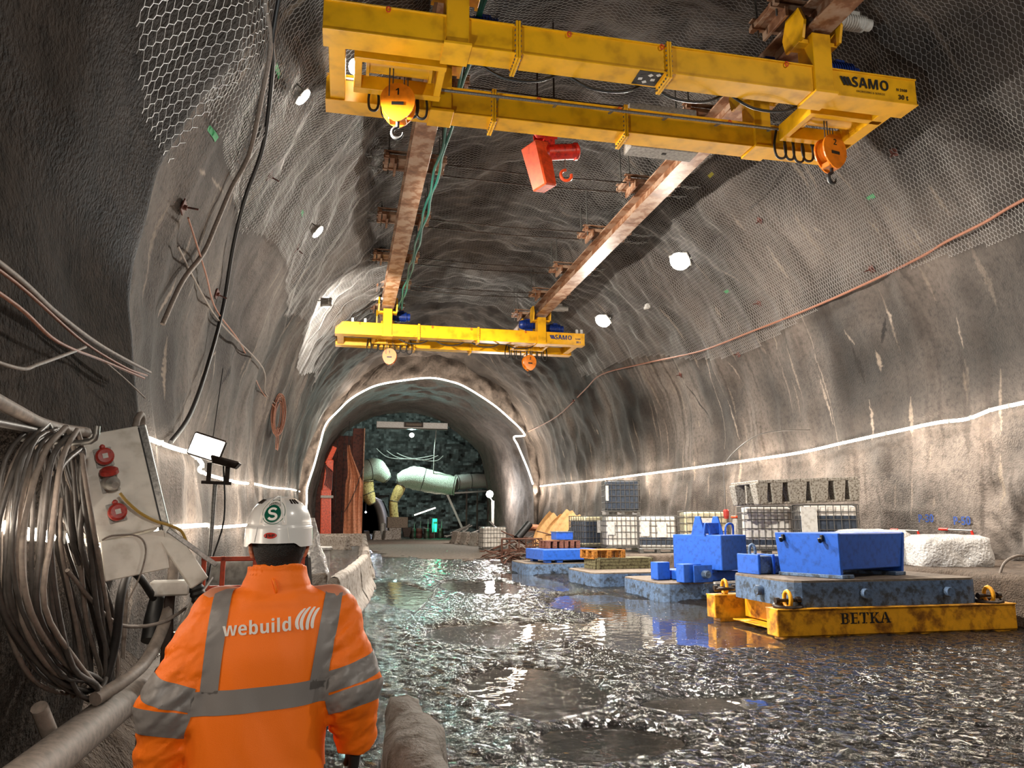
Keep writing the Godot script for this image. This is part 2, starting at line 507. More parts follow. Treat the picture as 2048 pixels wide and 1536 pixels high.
const CAV := [Vector2(-2.35, -0.1), Vector2(-2.4, 1), Vector2(-2.5, 2.3), Vector2(-2.55, 3.6), Vector2(-2.35, 5.4), Vector2(-1.75, 7.3), Vector2(-0.75, 9.2), Vector2(0.8, 10.9), Vector2(2.9, 12.0), Vector2(5.1, 12.4), Vector2(7.3, 12.0), Vector2(9.3, 10.8), Vector2(10.9, 9.2), Vector2(12.0, 7.3), Vector2(12.55, 5.4), Vector2(12.7, 3.6), Vector2(12.65, 2.3), Vector2(12.55, 1), Vector2(12.5, -0.1)]
const INN := [Vector2(-2.15, -0.1), Vector2(-2.2, 1), Vector2(-2.2, 2.3), Vector2(-2.15, 3.7), Vector2(-1.85, 5.2), Vector2(-1.5, 6.6), Vector2(-0.9, 7.9), Vector2(0.2, 9.2), Vector2(2.1, 10.3), Vector2(5.1, 10.8), Vector2(7.6, 10.3), Vector2(9.4, 9.2), Vector2(10.7, 8.2), Vector2(11.5, 7.2), Vector2(11.9, 5.6), Vector2(12.15, 4.0), Vector2(12.2, 2.3), Vector2(12.2, 1), Vector2(12.2, -0.1)]
const FACE_Z := -49.5
const END_Z := -66.0

func prof(p: Array, s: float) -> Vector2:
	var k := p.size() - 1
	var u := clampf(s, 0, 1) * k
	var i := mini(int(u), k - 1)
	var b: Vector2 = p[i]
	return b.cubic_interpolate(p[i + 1], p[maxi(i - 1, 0)], p[mini(i + 2, k)], u - i)

func inward(p: Array, s: float) -> Vector2:
	var d := prof(p, minf(s + 0.004, 1)) - prof(p, maxf(s - 0.004, 0))
	return Vector2(d.y, -d.x).normalized()

# how far the sprayed concrete stands in from the theoretical line: ribs over the lattice girders, rock hollows, lumps
func stand(s: float, z: float, q: Vector2) -> float:
	var rib := pow(0.5 + 0.5 * cos(TAU * (z + 0.35 * sin(s * 9.0)) / 1.45), 4.0)
	var rough := 0.25 + 0.75 * smoothstep(0.25, 0.42, s) * (1.0 - smoothstep(0.6, 0.72, s))   # the crown is rougher
	var low := smoothstep(0.0, 0.1, minf(s, 1.0 - s))
	var broken := smoothstep(-14.0, -12.6, z) * smoothstep(0.85, 0.91, s)
	return mid.get_noise_3d(q.x * 1.8, q.y * 1.8, z * 1.8 + 70.0) * 0.3 * broken + rib * 0.05 * (0.4 + low * 0.6) + big.get_noise_3d(q.x * 1.5, q.y * 1.5, z * 1.2) * (0.16 + 0.42 * rough) + mid.get_noise_3d(q.x, q.y, z) * (0.07 + 0.16 * rough)

func wall_at(s: float, z: float, out := 0.0) -> Vector3:
	var q := prof(CAV, s)
	var w := q + inward(CAV, s) * (stand(s, z, q) + out)
	return Vector3(w.x, w.y, z)

func inner_at(s: float, z: float, out := 0.0) -> Vector3:
	var q := prof(INN, s)
	var lump := big.get_noise_3d(q.x * 2.0, q.y * 2.0, z * 2.0) * 0.22 + mid.get_noise_3d(q.x, q.y, z * 1.5) * 0.16
	var w := q + inward(INN, s) * (lump * smoothstep(FACE_Z + 0.1, FACE_Z - 1.5, z) + out)
	return Vector3(w.x, w.y, z)

const NEAR := [Vector2(-1.5, -0.1), Vector2(-1.38, 0.5), Vector2(-1.3, 1.1), Vector2(-1.22, 1.7), Vector2(-1.2, 2.3), Vector2(-1.26, 3.05), Vector2(-1.2, 3.45), Vector2(-1.15, 3.9), Vector2(-0.98, 4.3), Vector2(-0.76, 4.7), Vector2(-0.66, 5.1), Vector2(-0.5, 5.8), Vector2(-0.2, 7.0), Vector2(0.4, 8.6), Vector2(1.6, 10.4), Vector2(3.2, 11.6)]

func near_at(t: float, z: float, out := 0.0) -> Vector3:
	var q := prof(NEAR, t)
	var d := inward(NEAR, t)
	var w := q + d * (big.get_noise_3d(q.x * 3.0, q.y * 2.0, z * 2.5 + 40.0) * 0.10 + mid.get_noise_3d(q.x, q.y, z) * 0.05 + out)
	return Vector3(w.x, w.y, z)

func make_cavern() -> void:
	var zs := []
	var z := 5.0
	while z > FACE_Z + 0.001:
		zs.append(z)
		z -= lerpf(0.12, 0.24, clampf(-z / 40.0, 0, 1))
	zs.append(FACE_Z)
	for piece in [["wall_left", 0.0, 0.33, 84], ["ceiling", 0.33, 0.66, 100], ["wall_right", 0.66, 1.0, 100]]:
		var sh := Shape.new()
		var rows := []
		for zz in zs:
			var row := []
			for j in piece[3] + 1: row.append(wall_at(lerpf(piece[1], piece[2], float(j) / piece[3]), zz))
			rows.append(row)
		sh.sheet(rows, true)
		for i in sh.v.size():    # the streak texture lies along the arch: once round it, and once in 27 m of tunnel
			var j: int = i % (piece[3] + 1)
			sh.uv2[i] = Vector2(sh.v[i].z / 27.0, lerpf(piece[1], piece[2], float(j) / piece[3]))
		structure(piece[0], sh, M.shotcrete)
		var back := Shape.new()      # the rock behind it
		rows = []
		for zz in [6.0, -10.0, -25.0, -40.0, FACE_Z]:
			var row := []
			for j in 9:
				var s := lerpf(piece[1], piece[2], j / 8.0)
				var q := prof(CAV, s) - inward(CAV, s) * 1.6
				row.append(Vector3(q.x, q.y, zz))
			rows.append(row)
		back.sheet(rows)
		structure("rock_behind", back, M.rock, get_node(NodePath(piece[0])))
	# the wall behind the photographer
	var rear := Shape.new()
	rear.box(Vector3(5, 6, 5.6), Vector3(20, 15, 0.6))
	structure("wall_rear", rear, M.shotcrete_dark)
	# the step down to the lower arch
	var ring := []
	for k in 9:
		var row := []
		for j in 181:
			var s := j / 180.0
			var a := wall_at(s, FACE_Z)
			var b := inner_at(s, FACE_Z)
			var p := a.lerp(b, k / 8.0)
			p.z += sin(PI * k / 8.0) * mid.get_noise_2d(p.x * 1.3, p.y * 1.3) * 0.5
			row.append(p)
		ring.append(row)
	structure("wall_step", Shape.new().sheet(ring, false), M.shotcrete_dark)
	var rows := []
	z = FACE_Z
	while z >= END_Z - 0.01:
		var row := []
		for j in 151: row.append(inner_at(j / 150.0, z))
		rows.append(row)
		z -= 0.3
	structure("wall_inner", Shape.new().sheet(rows, true), M.shotcrete_dark)
	# the cross cavern beyond: its near side round the arch, its vault, its back wall with the mouth of a smaller tube
	var near := []
	for k in 7:
		var row := []
		for j in 61:
			var s := j / 60.0
			var q := prof(INN, s)
			var p := q.lerp(q + inward(INN, s) * -7.0, k / 6.0)
			row.append(Vector3(p.x, p.y, END_Z - 0.1 * k))
		near.append(row)
	structure("wall_far_near", Shape.new().sheet(near, true), M.shotcrete_dark)
	rows = []
	for i in 41:
		var row := []
		for j in 81:
			var an := PI * j / 80.0
			var p := Vector3(5.0 - cos(an) * 13.0, sin(an) * 14.0, lerpf(END_Z, -88.0, i / 40.0))
			p += Vector3(cos(an), -sin(an), 0) * (big.get_noise_3d(p.x * 2, p.y * 2, p.z * 2) * 1.2 + mid.get_noise_3dv(p) * 0.5)
			row.append(p)
		rows.append(row)
	structure("ceiling_far", Shape.new().sheet(rows, true), M.rock_wet)
	var mouth := PackedVector2Array([Vector2(-9, -0.2), Vector2(1.6, -0.2), Vector2(1.6, 2.6), Vector2(2.1, 3.7), Vector2(3.1, 4.2), Vector2(4.2, 3.7), Vector2(4.7, 2.6), Vector2(4.7, -0.2), Vector2(19, -0.2), Vector2(19, 15), Vector2(-9, 15)])
	structure("wall_far", Shape.new().prism(mouth, 1.2, Transform3D(Basis.IDENTITY, Vector3(0, 0, -84.6))), M.rock_wet)
	# broken rock over it, left open at the mouth
	var crag := Shape.new()
	for i in 60:
		for j in 110:
			var c := Vector2(-9.0 + (j + 0.5) * 0.26, -0.2 + (i + 0.5) * 0.25)
			if c.x > 1.5 and c.x < 4.8 and c.y < 4.3: continue
			var q := []
			for e in [[0, 0], [1, 0], [1, 1], [0, 1]]:
				var p := Vector3(-9.0 + (j + e[0]) * 0.26, -0.2 + (i + e[1]) * 0.25, -83.5)
				p.z += big.get_noise_2d(p.x * 3.0, p.y * 3.5) * 0.8 + mid.get_noise_2d(p.x * 1.1, p.y * 1.6) * 0.6 + absf(mid.get_noise_2d(p.x * 0.5 + 20, p.y * 1.2)) * 1.2
				q.append(p)
			var f := crag.v.size()
			for p in q:
				var e := 0.05
				crag.vert(p, Vector3.BACK)
			crag.face(f, f + 1, f + 2); crag.face(f, f + 2, f + 3)
	for t in range(0, crag.v.size(), 4):
		var nn := (crag.v[t + 1] - crag.v[t]).cross(crag.v[t + 3] - crag.v[t]).normalized()
		for k in 4: crag.n[t + k] = nn if nn.z > 0 else -nn
	structure("rock_face", crag, M.rock_wet, get_node("wall_far"))
	rows = []
	for zz in [-84.2, -95.0, -110.0]:
		var row := []
		for j in 25:
			var an := PI * j / 24.0
			row.append(Vector3(3.15 - cos(an) * 1.75, -0.1 + sin(an) * 4.5, zz))
		rows.append(row)
	structure("wall_tube", Shape.new().sheet(rows, true), M.shotcrete_dark)
	# rock that stands in from the left close to the camera, and its corner
	rows = []
	var steps := []
	for i in 61: steps.append([lerpf(4.9, -4.8, i / 60.0), 0.0])
	for i in range(1, 25): steps.append([-4.8 - 0.4 * sin(PI * 0.5 * i / 24.0), 0.4 * (1.0 - cos(PI * 0.5 * i / 24.0))])
	for i in range(1, 9): steps.append([-5.2 - 0.03 * i, 0.4 + 0.28 * i])
	for st in steps:
		var row := []
		for j in 141:
			var t := j / 140.0
			var p := near_at(t, st[0])
			p.x -= st[1] * (1.0 - 0.25 * t)
			p.y += st[1] * 0.6 * smoothstep(0.3, 0.8, t)
			row.append(p)
		rows.append(row)
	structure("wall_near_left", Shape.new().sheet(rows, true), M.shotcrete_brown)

# ---- ground
const PUDDLES := [[1.95, -8.0, 0.8, 1.25], [2.3, -12.0, 1.1, 1.4], [4.9, -11.8, 2.0, 2.2], [6.6, -13.2, 1.5, 1.5], [5.6, -15.0, 1.6, 2.6], [2.2, -6.0, 0.7, 0.6], [3.6, -20.0, 1.2, 3.0], [1.4, -19.0, 0.7, 4.0], [3.4, -7.0, 0.9, 0.5], [5.3, -22.0, 0.7, 3.5]]

func ground(x: float, z: float) -> float:
	var along := x * 0.35 - z * 0.25
	var h := 0.042 + mid.get_noise_2d(x * 1.6, z * 1.1) * 0.014 + mid.get_noise_2d(x * 6.0 + 30.0, z * 5.0) * 0.016
	h += mid.get_noise_2d(x * 15.0 + 7.0, z * 13.0) * 0.02 * smoothstep(-34.0, -10.0, z) + mid.get_noise_2d(x * 9.0 - 7.0, z * 6.0 + 50.0) * 0.014
	h += absf(sin((x * 0.8 + z * 0.33) * 9.0 + mid.get_noise_2d(x, z) * 4.0)) * 0.008
	h += big.get_noise_2d(x * 2.0, z * 1.2 + 9.0) * 0.016
	for p in PUDDLES:
		var d := Vector2((x - p[0]) / p[2], (z - p[1]) / p[3]).length() + mid.get_noise_2d(x * 0.9, z * 0.7 + along) * 0.4
		h = lerpf(h, -0.035 + h * 0.25, 1.0 - smoothstep(0.7, 1.05, d))
	h += 0.05 * smoothstep(-26.0, -32.0, z)
	h += 0.03 * smoothstep(0.8, 0.1, x)
	return h

func make_floor() -> void:
	var zs := []
	var z := 5.2
	while z > -90.0:
		zs.append(z)
		z -= 0.05 if z < -3.0 and z > -13.0 else (0.1 if z > -24 else (0.2 if z > -34 else 0.8))
	var rows := []
	for zz in zs:
		var row := []
		var n := 330
		for j in n + 1:
			var x := lerpf(-9.0 if zz < -66 else -2.9, 19.0 if zz < -66 else 13.1, j / float(n))
			row.append(Vector3(x, ground(x, zz), zz))
		rows.append(row)
	structure("floor", Shape.new().sheet(rows, false), M.mud)
	var under := Shape.new()
	under.box(Vector3(5, -0.7, -45), Vector3(32, 1.0, 140))
	structure("rock_behind", under, M.rock, get_node("floor"))
	# standing water
	rows = []
	for zz in [-2.0, -10.0, -20.0, -32.0]:
		rows.append([Vector3(0.3, 0, zz), Vector3(4, 0, zz), Vector3(8, 0, zz), Vector3(12, 0, zz)])
	var w := structure("floor_water", Shape.new().sheet(rows, false), M.water)
	w.set_meta("kind", "stuff")
	tag(w, "shallow muddy water lying in puddles on the tunnel floor", "water")
	# dry worn concrete across the tunnel further in
	var pts := PackedVector2Array()
	for q in [[0.9, 66], [1.3, 48], [1.5, 44], [2.0, 36.5], [2.9, 33.5], [3.9, 32.6], [5.4, 31.2], [6.2, 34], [7.6, 36], [9.5, 36], [11.8, 38], [12.0, 66]]: pts.append(Vector2(q[0], q[1]))
	var edge := PackedVector2Array()
	for i in pts.size():
		for k in 8:
			var e := pts[i].lerp(pts[(i + 1) % pts.size()], k / 8.0)
			edge.append(e + Vector2(mid.get_noise_2d(e.x * 2, e.y), mid.get_noise_2d(e.y, e.x * 2)) * (0.9 if e.y < 60 and e.x > 1.6 and e.x < 11 else 0.0))
	pts = edge
	var slab := Shape.new().prism(pts, 0.1, Transform3D(Basis(Vector3.RIGHT, Vector3.FORWARD, Vector3.UP), Vector3(0, 0.07, 0)))
	structure("floor_slab", slab, M.dry_ground)
	# the bench of rock and rubble along the foot of the right wall
	var front := [[11.2, -3.0], [10.6, -7.0], [10.45, -10.5], [9.9, -12.2], [9.0, -14.2], [8.75, -17.0], [8.75, -19.5], [8.4, -21.6], [7.7, -24.0], [7.5, -27.5], [8.4, -30.0], [10.5, -31.5], [13.0, -32.5]]
	var line := curve(front.map(func(p): return Vector3(p[0], 0, p[1])), 12)
	rows = []
	for i in line.size():
		var row := []
		var p: Vector3 = line[i]
		var h := lerpf(0.86, 0.66, smoothstep(-18.0, -24.0, p.z))
		for k in 34:
			var q: Vector3
			if k < 12: q = Vector3(p.x + 0.12 * k / 12.0, h * k / 11.0 - 0.05, p.z)
			else: q = Vector3(lerpf(p.x + 0.14, 13.2, pow((k - 11) / 22.0, 1.3)), h, p.z)
			var e := mid.get_noise_3d(q.x * 2.0, q.y * 2.5, q.z * 2.0) * 0.16
			if k < 12: q.x += e * 0.9
			else: q.y += e * (0.08 if k < 26 else 0.2) + 0.25 * smoothstep(12.0, 13.2, q.x)
			row.append(q)
		rows.append(row)
	structure("trim_bench", Shape.new().sheet(rows, true), M.rock)
	# dirt banked against the foot of the near left wall
	rows = []
	for i in 60:
		var zz := lerpf(2.0, -6.5, i / 59.0)
		var row := []
		for k in 18:
			var u := k / 17.0
			var x := lerpf(-1.7, -0.5, u)
			row.append(Vector3(x, lerpf(0.7, -0.02, smoothstep(0.05, 0.8, u)) + mid.get_noise_2d(x * 3, zz * 3) * 0.09, zz))
		rows.append(row)
	structure("trim_bank", Shape.new().sheet(rows, false), M.rock)

# ---- light strips and floodlights
func strip(called: String, label: String, pts: Array, energy: float, step: float, r: float, lift: Vector3) -> Node3D:
	var o := thing(called, label, "light strip", Vector3.ZERO, 0.0)
	var line := curve(pts, 5)
	part(o, "led_tube", Shape.new().tube(line, r, 8), M.led)
	var gone := 0.0
	for i in range(1, line.size()):
		gone += line[i].distance_to(line[i - 1])
		if gone > step:
			gone = 0.0
			add_omni(line[i] + lift, energy, Color(1.0, 0.93, 0.85), 0.12)
	# clips that hold it to the rock
	for i in range(0, line.size() - 1, 4):
		var d: Vector3 = (line[i + 1] - line[i]).normalized()
		part(o, "clip", Shape.new().bar(line[i] - d * 0.02, line[i] + d * 0.02, r * 2.6, r * 2.6), M.galvanised)
	return o

func make_strips() -> void:
	var pts := []
	for p in [[-7.0, 0.822], [-9.5, 0.826], [-11.0, 0.8215], [-12.17, 0.8234], [-12.86, 0.8241], [-13.51, 0.8274], [-14.34, 0.8264], [-15.61, 0.8279], [-17.5, 0.831], [-19.7, 0.8334], [-22.5, 0.8335], [-26.1, 0.8337], [-30.9, 0.8324], [-37.4, 0.8298], [-44.9, 0.8254], [-49.2, 0.8235]]:
		pts.append(wall_at(p[1], p[0], 0.12))
	strip("led_strip", "white glowing light strip running the length of the right wall above the caged tanks", pts, 6.0, 1.9, 0.035, Vector3(-0.4, -0.3, 0))
	pts = []
	for p in [[-2.2, 1.85], [-2.19, 2.8], [-2.19, 3.68], [-1.85, 5.0], [-1.55, 6.32], [-1.24, 7.59], [-0.5, 8.5], [0.18, 9.23], [1.1, 9.85], [2.04, 10.27], [3.6, 10.6], [5.25, 10.82], [6.5, 10.65], [7.57, 10.3], [9.42, 9.2], [10.61, 8.23], [11.2, 7.7], [11.56, 7.25], [11.4, 7.16], [10.82, 7.08], [11.05, 6.6], [11.28, 6.09], [11.75, 5.0], [12.1, 4.0]]:
		pts.append(Vector3(p[0], p[1], FACE_Z + 0.22))
	strip("led_strip", "glowing light strip outlining the arch where the tunnel narrows", pts, 7.5, 2.0, 0.05, Vector3(0, -0.2, 0.9))
	pts = []
	for p in [[-8.0, 0.126], [-11.09, 0.127], [-12.35, 0.1271], [-13.3, 0.1233], [-14.65, 0.1214], [-18.45, 0.1214], [-23.92, 0.131], [-28.49, 0.1348], [-38.0, 0.148], [-49.0, 0.1595]]:
		pts.append(wall_at(p[1], p[0], 0.12))
	strip("led_strip", "upper of the two glowing strips on the left wall behind the floodlight stand", pts, 2.5, 2.0, 0.03, Vector3(0.4, 0, 0))
	pts = []
	for p in [[-7.0, 0.08], [-12.34, 0.0814], [-14.61, 0.0816], [-16.26, 0.0799], [-22.2, 0.0809], [-32.0, 0.085], [-48.0, 0.088]]:
		pts.append(wall_at(p[1], p[0], 0.12))
	strip("led_strip", "lower of the two glowing strips on the left wall, passing behind the white helmet", pts, 2.5, 2.5, 0.03, Vector3(0.4, 0, 0))
	pts = []
	for p in [[-1.0, 1.6], [-2.0, 1.68], [-2.9, 1.68], [-3.2, 1.65], [-3.5, 1.63], [-3.9, 1.60], [-4.5, 1.53]]:
		pts.append(Vector3(-1.13, p[1], p[0]))
	strip("led_strip", "short bright light strip behind the hanging coil of cables", pts, 0.5, 0.9, 0.022, Vector3(0.06, 0.03, 0))
	strip("led_strip", "small sloping light strip on the dark wall far beyond the arch", [Vector3(6.6, 2.15, -74.0), Vector3(7.6, 2.5, -74.0), Vector3(8.6, 2.85, -74.0)], 3.0, 1.0, 0.05, Vector3(0, 0, 0.3))

func flood(at: Vector3, aim: Vector3, label: String, energy: float, size := 0.42, color := Color(1.0, 0.97, 0.92), cone := 78.0) -> void:
	var o := thing("floodlight", label, "floodlight", at)
	var d := (aim - at).normalized()
	var b := Basis.looking_at(d, Vector3.UP)
	var sh := Shape.new()
	sh.hexa(b * Vector3(0, 0, size * 0.16), Vector3(size * 0.7, size * 0.26, size * 0.6), Vector3(size, size * 0.26, size * 0.8), b * Basis(Vector3.RIGHT, PI / 2 * -1.0), 0.02)
	for k in 5: sh.box(b * Vector3((k - 2) * size * 0.14, 0, size * 0.34), Vector3(size * 0.03, size * 0.5, size * 0.12), b, 0.003)
	part(o, "housing", sh, M.panel_grey)
	part(o, "bracket", Shape.new().tube([b * Vector3(-size * 0.55, 0, size * 0.1), b * Vector3(-size * 0.55, 0, size * 0.6), b * Vector3(size * 0.55, 0, size * 0.6), b * Vector3(size * 0.55, 0, size * 0.1)], size * 0.04, 6), M.steel)
	part(o, "lens", Shape.new().lathe([Vector2(size * 0.5, 0), Vector2(size * 0.46, size * 0.12), Vector2(size * 0.28, size * 0.2), Vector2(0.001, size * 0.23)], Transform3D(b * Basis(Vector3.RIGHT, -PI / 2), Vector3.ZERO), 24, 1.0, 1.0, true), M.lamp_glow)
	add_spot(at + d * (size * 0.35), aim, energy, color, cone, size * 0.4)

func make_floodlights() -> void:
	flood(wall_at(0.6428, -21.25, 0.35), Vector3(4.5, 1, -16), "large glaring floodlight on the upper right wall, the nearer of the two there", 420.0, 0.62, Color(1.0, 0.97, 0.92), 66.0)
	flood(wall_at(0.6432, -28.65, 0.35), Vector3(4.5, 1, -25), "large glaring floodlight on the upper right wall, the one beside the far crane", 360.0, 0.62)
	flood(wall_at(0.3144, -11.86, 0.3), Vector3(9.0, 1.0, -15), "floodlight high on the left wall below the end of the near crane", 480.0, 0.3, Color(1.0, 0.97, 0.92), 48.0)
	flood(wall_at(0.3154, -17.92, 0.3), Vector3(9.0, 1, -20), "floodlight high on the left wall, middle one of three", 420.0, 0.34)
	flood(wall_at(0.3138, -23.6, 0.55), Vector3(1.5, 8.3, -30.5), "smallest looking floodlight high on the left wall above the far crane's end", 320.0, 0.36, Color(1.0, 0.97, 0.92), 38.0)
	flood(wall_at(0.62, -1.5, 0.35), Vector3(4.5, 0.5, -8), "floodlight on the upper right wall behind the camera", 75.0, 0.5)
	flood(Vector3(1.2, 3.0, 2.8), Vector3(0.2, 1.1, -4.0), "floodlight on the left wall behind the camera", 22.0, 0.3)
	flood(Vector3(5.6, 8.95, -66.8), Vector3(1.5, 0.0, -14.0), "cold white floodlight just below the pale beam of the far opening, aimed at the road", 170.0, 0.4, Color(0.72, 1.0, 0.96), 26.0)
	flood(Vector3(6.2, 10.3, -69.5), Vector3(6.6, 4.5, -73.0), "cold white floodlight under the vault beyond the arch, aimed down at the air ducts", 260.0, 0.5, Color(0.84, 1.0, 0.97), 50.0)
	# behind the arch: a cold lamp under the far vault and one on a mast
	flood(Vector3(5.2, 10.4, -72.0), Vector3(5.2, 13.0, -77), "cold white floodlight under the vault beyond the arch, aimed up at the rock", 200.0, 0.6, Color(0.84, 1.0, 0.97))
	var o := thing("light_mast", "thin mast with a glaring round lamp by the right side far beyond the barriers", "light mast", Vector3(10.9, 0, -57.0))
	part(o, "mast", Shape.new().bar(Vector3(0, 0, 0), Vector3(0, 3.1, 0), 0.18, 0.18), M.panel_grey)
	part(o, "lamp_head", Shape.new().lathe([Vector2(0.001, 0.28), Vector2(0.2, 0.2), Vector2(0.28, 0), Vector2(0.2, -0.2), Vector2(0.001, -0.28)], Transform3D(Basis.IDENTITY, Vector3(-0.25, 3.6, 0.1)), 20, 1, 1, true), M.lamp_glow)
	part(o, "arm", Shape.new().bar(Vector3(0, 3.05, 0), Vector3(-0.25, 3.4, 0.1), 0.06, 0.06), M.panel_grey)
	add_omni(Vector3(10.6, 3.6, -56.3), 85.0, Color(1, 0.97, 0.95), 0.3)

const NTH := ["first", "second", "third", "fourth", "fifth", "sixth", "seventh"]

func ring_pts(c: Vector3, rx: float, ry: float, nn := 20, ax := Vector3.RIGHT, ay := Vector3.UP, from := 0.0, to := TAU) -> Array:
	var out := []
	for i in nn: out.append(c + ax * rx * cos(lerpf(from, to, i / float(nn))) + ay * ry * sin(lerpf(from, to, i / float(nn))))
	return out

func make_crane(z0: float, near: bool) -> void:
	var o := thing("overhead_crane", "yellow twin girder overhead crane nearest the camera, hanging from the rusty runway beams" if near else "smaller looking yellow twin girder overhead crane far along the runway beams above the arch strip", "overhead crane", Vector3(0, 9.0, z0))
	var Y: Material = M.crane_yellow
	var x0 := -0.57
	var x1 := 9.79
	for g in [[0.0, "near"], [-2.02, "back"]]:
		var zc: float = g[0] - 0.215
		var gird := Shape.new()
		gird.box(Vector3((x0 + x1) / 2, 0.25, zc), Vector3(x1 - x0, 0.48, 0.40), Basis.IDENTITY, 0.006)
		gird.box(Vector3((x0 + x1) / 2, 0.005, zc), Vector3(x1 - x0, 0.024, 0.46), Basis.IDENTITY, 0.004)
		gird.box(Vector3((x0 + x1) / 2, 0.495, zc), Vector3(x1 - x0, 0.024, 0.46), Basis.IDENTITY, 0.004)
		var gm := part(o, "girder", gird, Y)
		for x in [2.45, 5.02] if near else [2.75, 5.2]:
			for s in [-0.022, 0.022]:
				var pl := Shape.new()
				pl.box(Vector3(x + s, 0.22, zc), Vector3(0.036, 0.66, 0.54), Basis.IDENTITY, 0.005)
				part(gm, "splice_plate", pl, Y)
			var bolts := Shape.new()
			for k in 7:
				for e in [-1, 1]: bolts.lathe([Vector2(0.001, 0.055), Vector2(0.018, 0.055), Vector2(0.018, -0.055), Vector2(0.001, -0.055)], Transform3D(Basis(Vector3.FORWARD, PI / 2), Vector3(x, -0.06 + k * 0.09, zc + e * 0.24)), 6)
				if k < 5: bolts.lathe([Vector2(0.001, 0.055), Vector2(0.018, 0.055), Vector2(0.018, -0.055), Vector2(0.001, -0.055)], Transform3D(Basis(Vector3.FORWARD, PI / 2), Vector3(x, -0.085, zc - 0.18 + k * 0.09)), 6)
			part(gm, "bolt", bolts, M.steel).set_meta("kind", "stuff")
		# red lifting eyes along the girder
		for x in [0.4, 3.3, 4.9, 7.2]:
			part(gm, "lifting_eye", Shape.new().tube(ring_pts(Vector3(x, 0.45, zc + 0.24), 0.03, 0.045, 10), 0.011, 5, false, true), M.orange_red)
	# end carriages between the girders
	for x in [-0.36, 9.5]:
		var sh := Shape.new()
		sh.box(Vector3(x, 0.2, -1.22), Vector3(0.26, 0.34, 1.66), Basis.IDENTITY, 0.008)
		part(o, "end_carriage", sh, Y)
	# hanger columns with the trolleys that grip the runway beams
	for x in [1.48, 7.9]:
		for g in [0.0, -2.02]:
			var zc: float = g - 0.2
			var col := Shape.new()
			col.box(Vector3(x, 0.56, zc + 0.02), Vector3(0.36, 1.12, 0.46), Basis.IDENTITY, 0.01)
			col.box(Vector3(x, -0.02, zc + 0.02), Vector3(0.44, 0.05, 0.58), Basis.IDENTITY, 0.006)
			var cm := part(o, "hanger_column", col, Y)
			for s in [-1, 1]:
				var cheek := PackedVector2Array([Vector2(-0.26, 0.0), Vector2(0.26, 0.0), Vector2(0.34, 0.3), Vector2(0.2, 0.62), Vector2(-0.2, 0.62), Vector2(-0.34, 0.3)])
				part(cm, "trolley_cheek", Shape.new().prism(cheek, 0.05, Transform3D(Basis(Vector3.UP, PI / 2), Vector3(x + s * 0.36, 0.98, zc))), Y)
				var wh := Shape.new()
				for e in [-0.17, 0.17]: wh.lathe([Vector2(0.001, -0.06), Vector2(0.1, -0.06), Vector2(0.1, 0.05), Vector2(0.12, 0.06), Vector2(0.001, 0.06)], Transform3D(Basis(Vector3.FORWARD, s * PI / 2), Vector3(x + s * 0.2, 1.345, zc + e)), 18)
				part(cm, "wheel", wh, M.steel)
			var cross := Shape.new()
			cross.box(Vector3(x, 1.0, zc), Vector3(0.76, 0.08, 0.3), Basis.IDENTITY, 0.006)
			part(cm, "trolley_yoke", cross, Y)
		# arrow plates
		var front := Shape.new()
		front.box(Vector3(x, 0.42, 0.035), Vector3(0.18, 0.18, 0.008), Basis.IDENTITY, 0.001)
		var sign := part(o, "arrow_sign", front, M.black if x < 3 else M.white_paint)
		var ar := PackedVector2Array([Vector2(-0.06, 0), Vector2(0, 0.05), Vector2(0, 0.02), Vector2(0.06, 0.02), Vector2(0.06, -0.02), Vector2(0, -0.02), Vector2(0, -0.05)])
		part(sign, "arrow", Shape.new().prism(ar, 0.004, Transform3D(Basis.IDENTITY, Vector3(x, 0.42, 0.042))), M.white_paint if x < 3 else M.black)
	# drive motors on the columns
	for q in [[0.75, 1.62, -0.2, false], [8.75, 1.62, -0.2, false], [8.62, 0.78, -0.55, true], [2.1, 1.1, -1.1, true], [7.55, 1.05, -1.1, true]]:
		var sh := Shape.new()
		var r := 0.2 if q[3] else 0.13
		sh.lathe([Vector2(0.001, -0.36), Vector2(r * 0.75, -0.36), Vector2(r, -0.28), Vector2(r, 0.2), Vector2(r * 0.8, 0.24), Vector2(r * 0.8, 0.36), Vector2(0.001, 0.38)], Transform3D(Basis(Vector3.FORWARD, PI / 2), Vector3(q[0], q[1], q[2])), 20)
		for k in 9: sh.lathe([Vector2(r, -0.006), Vector2(r * 1.12, -0.006), Vector2(r * 1.12, 0.006), Vector2(r, 0.006)], Transform3D(Basis(Vector3.FORWARD, PI / 2), Vector3(q[0] - 0.2 + 0.05 * k, q[1], q[2])), 20)
		sh.box(Vector3(q[0], q[1] + r, q[2] + 0.02), Vector3(0.2, 0.1, 0.16))
		if not q[3]: sh.bar(Vector3(q[0], q[1], q[2]), Vector3(1.48 if q[0] < 3 else 7.9, q[1] - 0.06, q[2]), 0.09, 0.09)
		part(o, "drive_motor", sh, M.motor_blue if q[3] else M.white_paint)
	# two hoisting trolleys between the girders, each with drum, ropes and hook block
	for h in [[0.66, 1], [8.85, 2]] if near else [[1.67, 1], [7.65, 2]]:
		var x: float = h[0]
		var zc := -1.25
		var body := Shape.new()
		body.box(Vector3(x, 0.16, zc - 0.42), Vector3(1.5, 0.26, 0.16), Basis.IDENTITY, 0.008)
		body.box(Vector3(x, 0.16, zc + 0.5), Vector3(1.5, 0.26, 0.12), Basis.IDENTITY, 0.008)
		for s in [-1, 1]: body.box(Vector3(x + s * 0.68, 0.2, zc), Vector3(0.12, 0.32, 1.0), Basis.IDENTITY, 0.008)
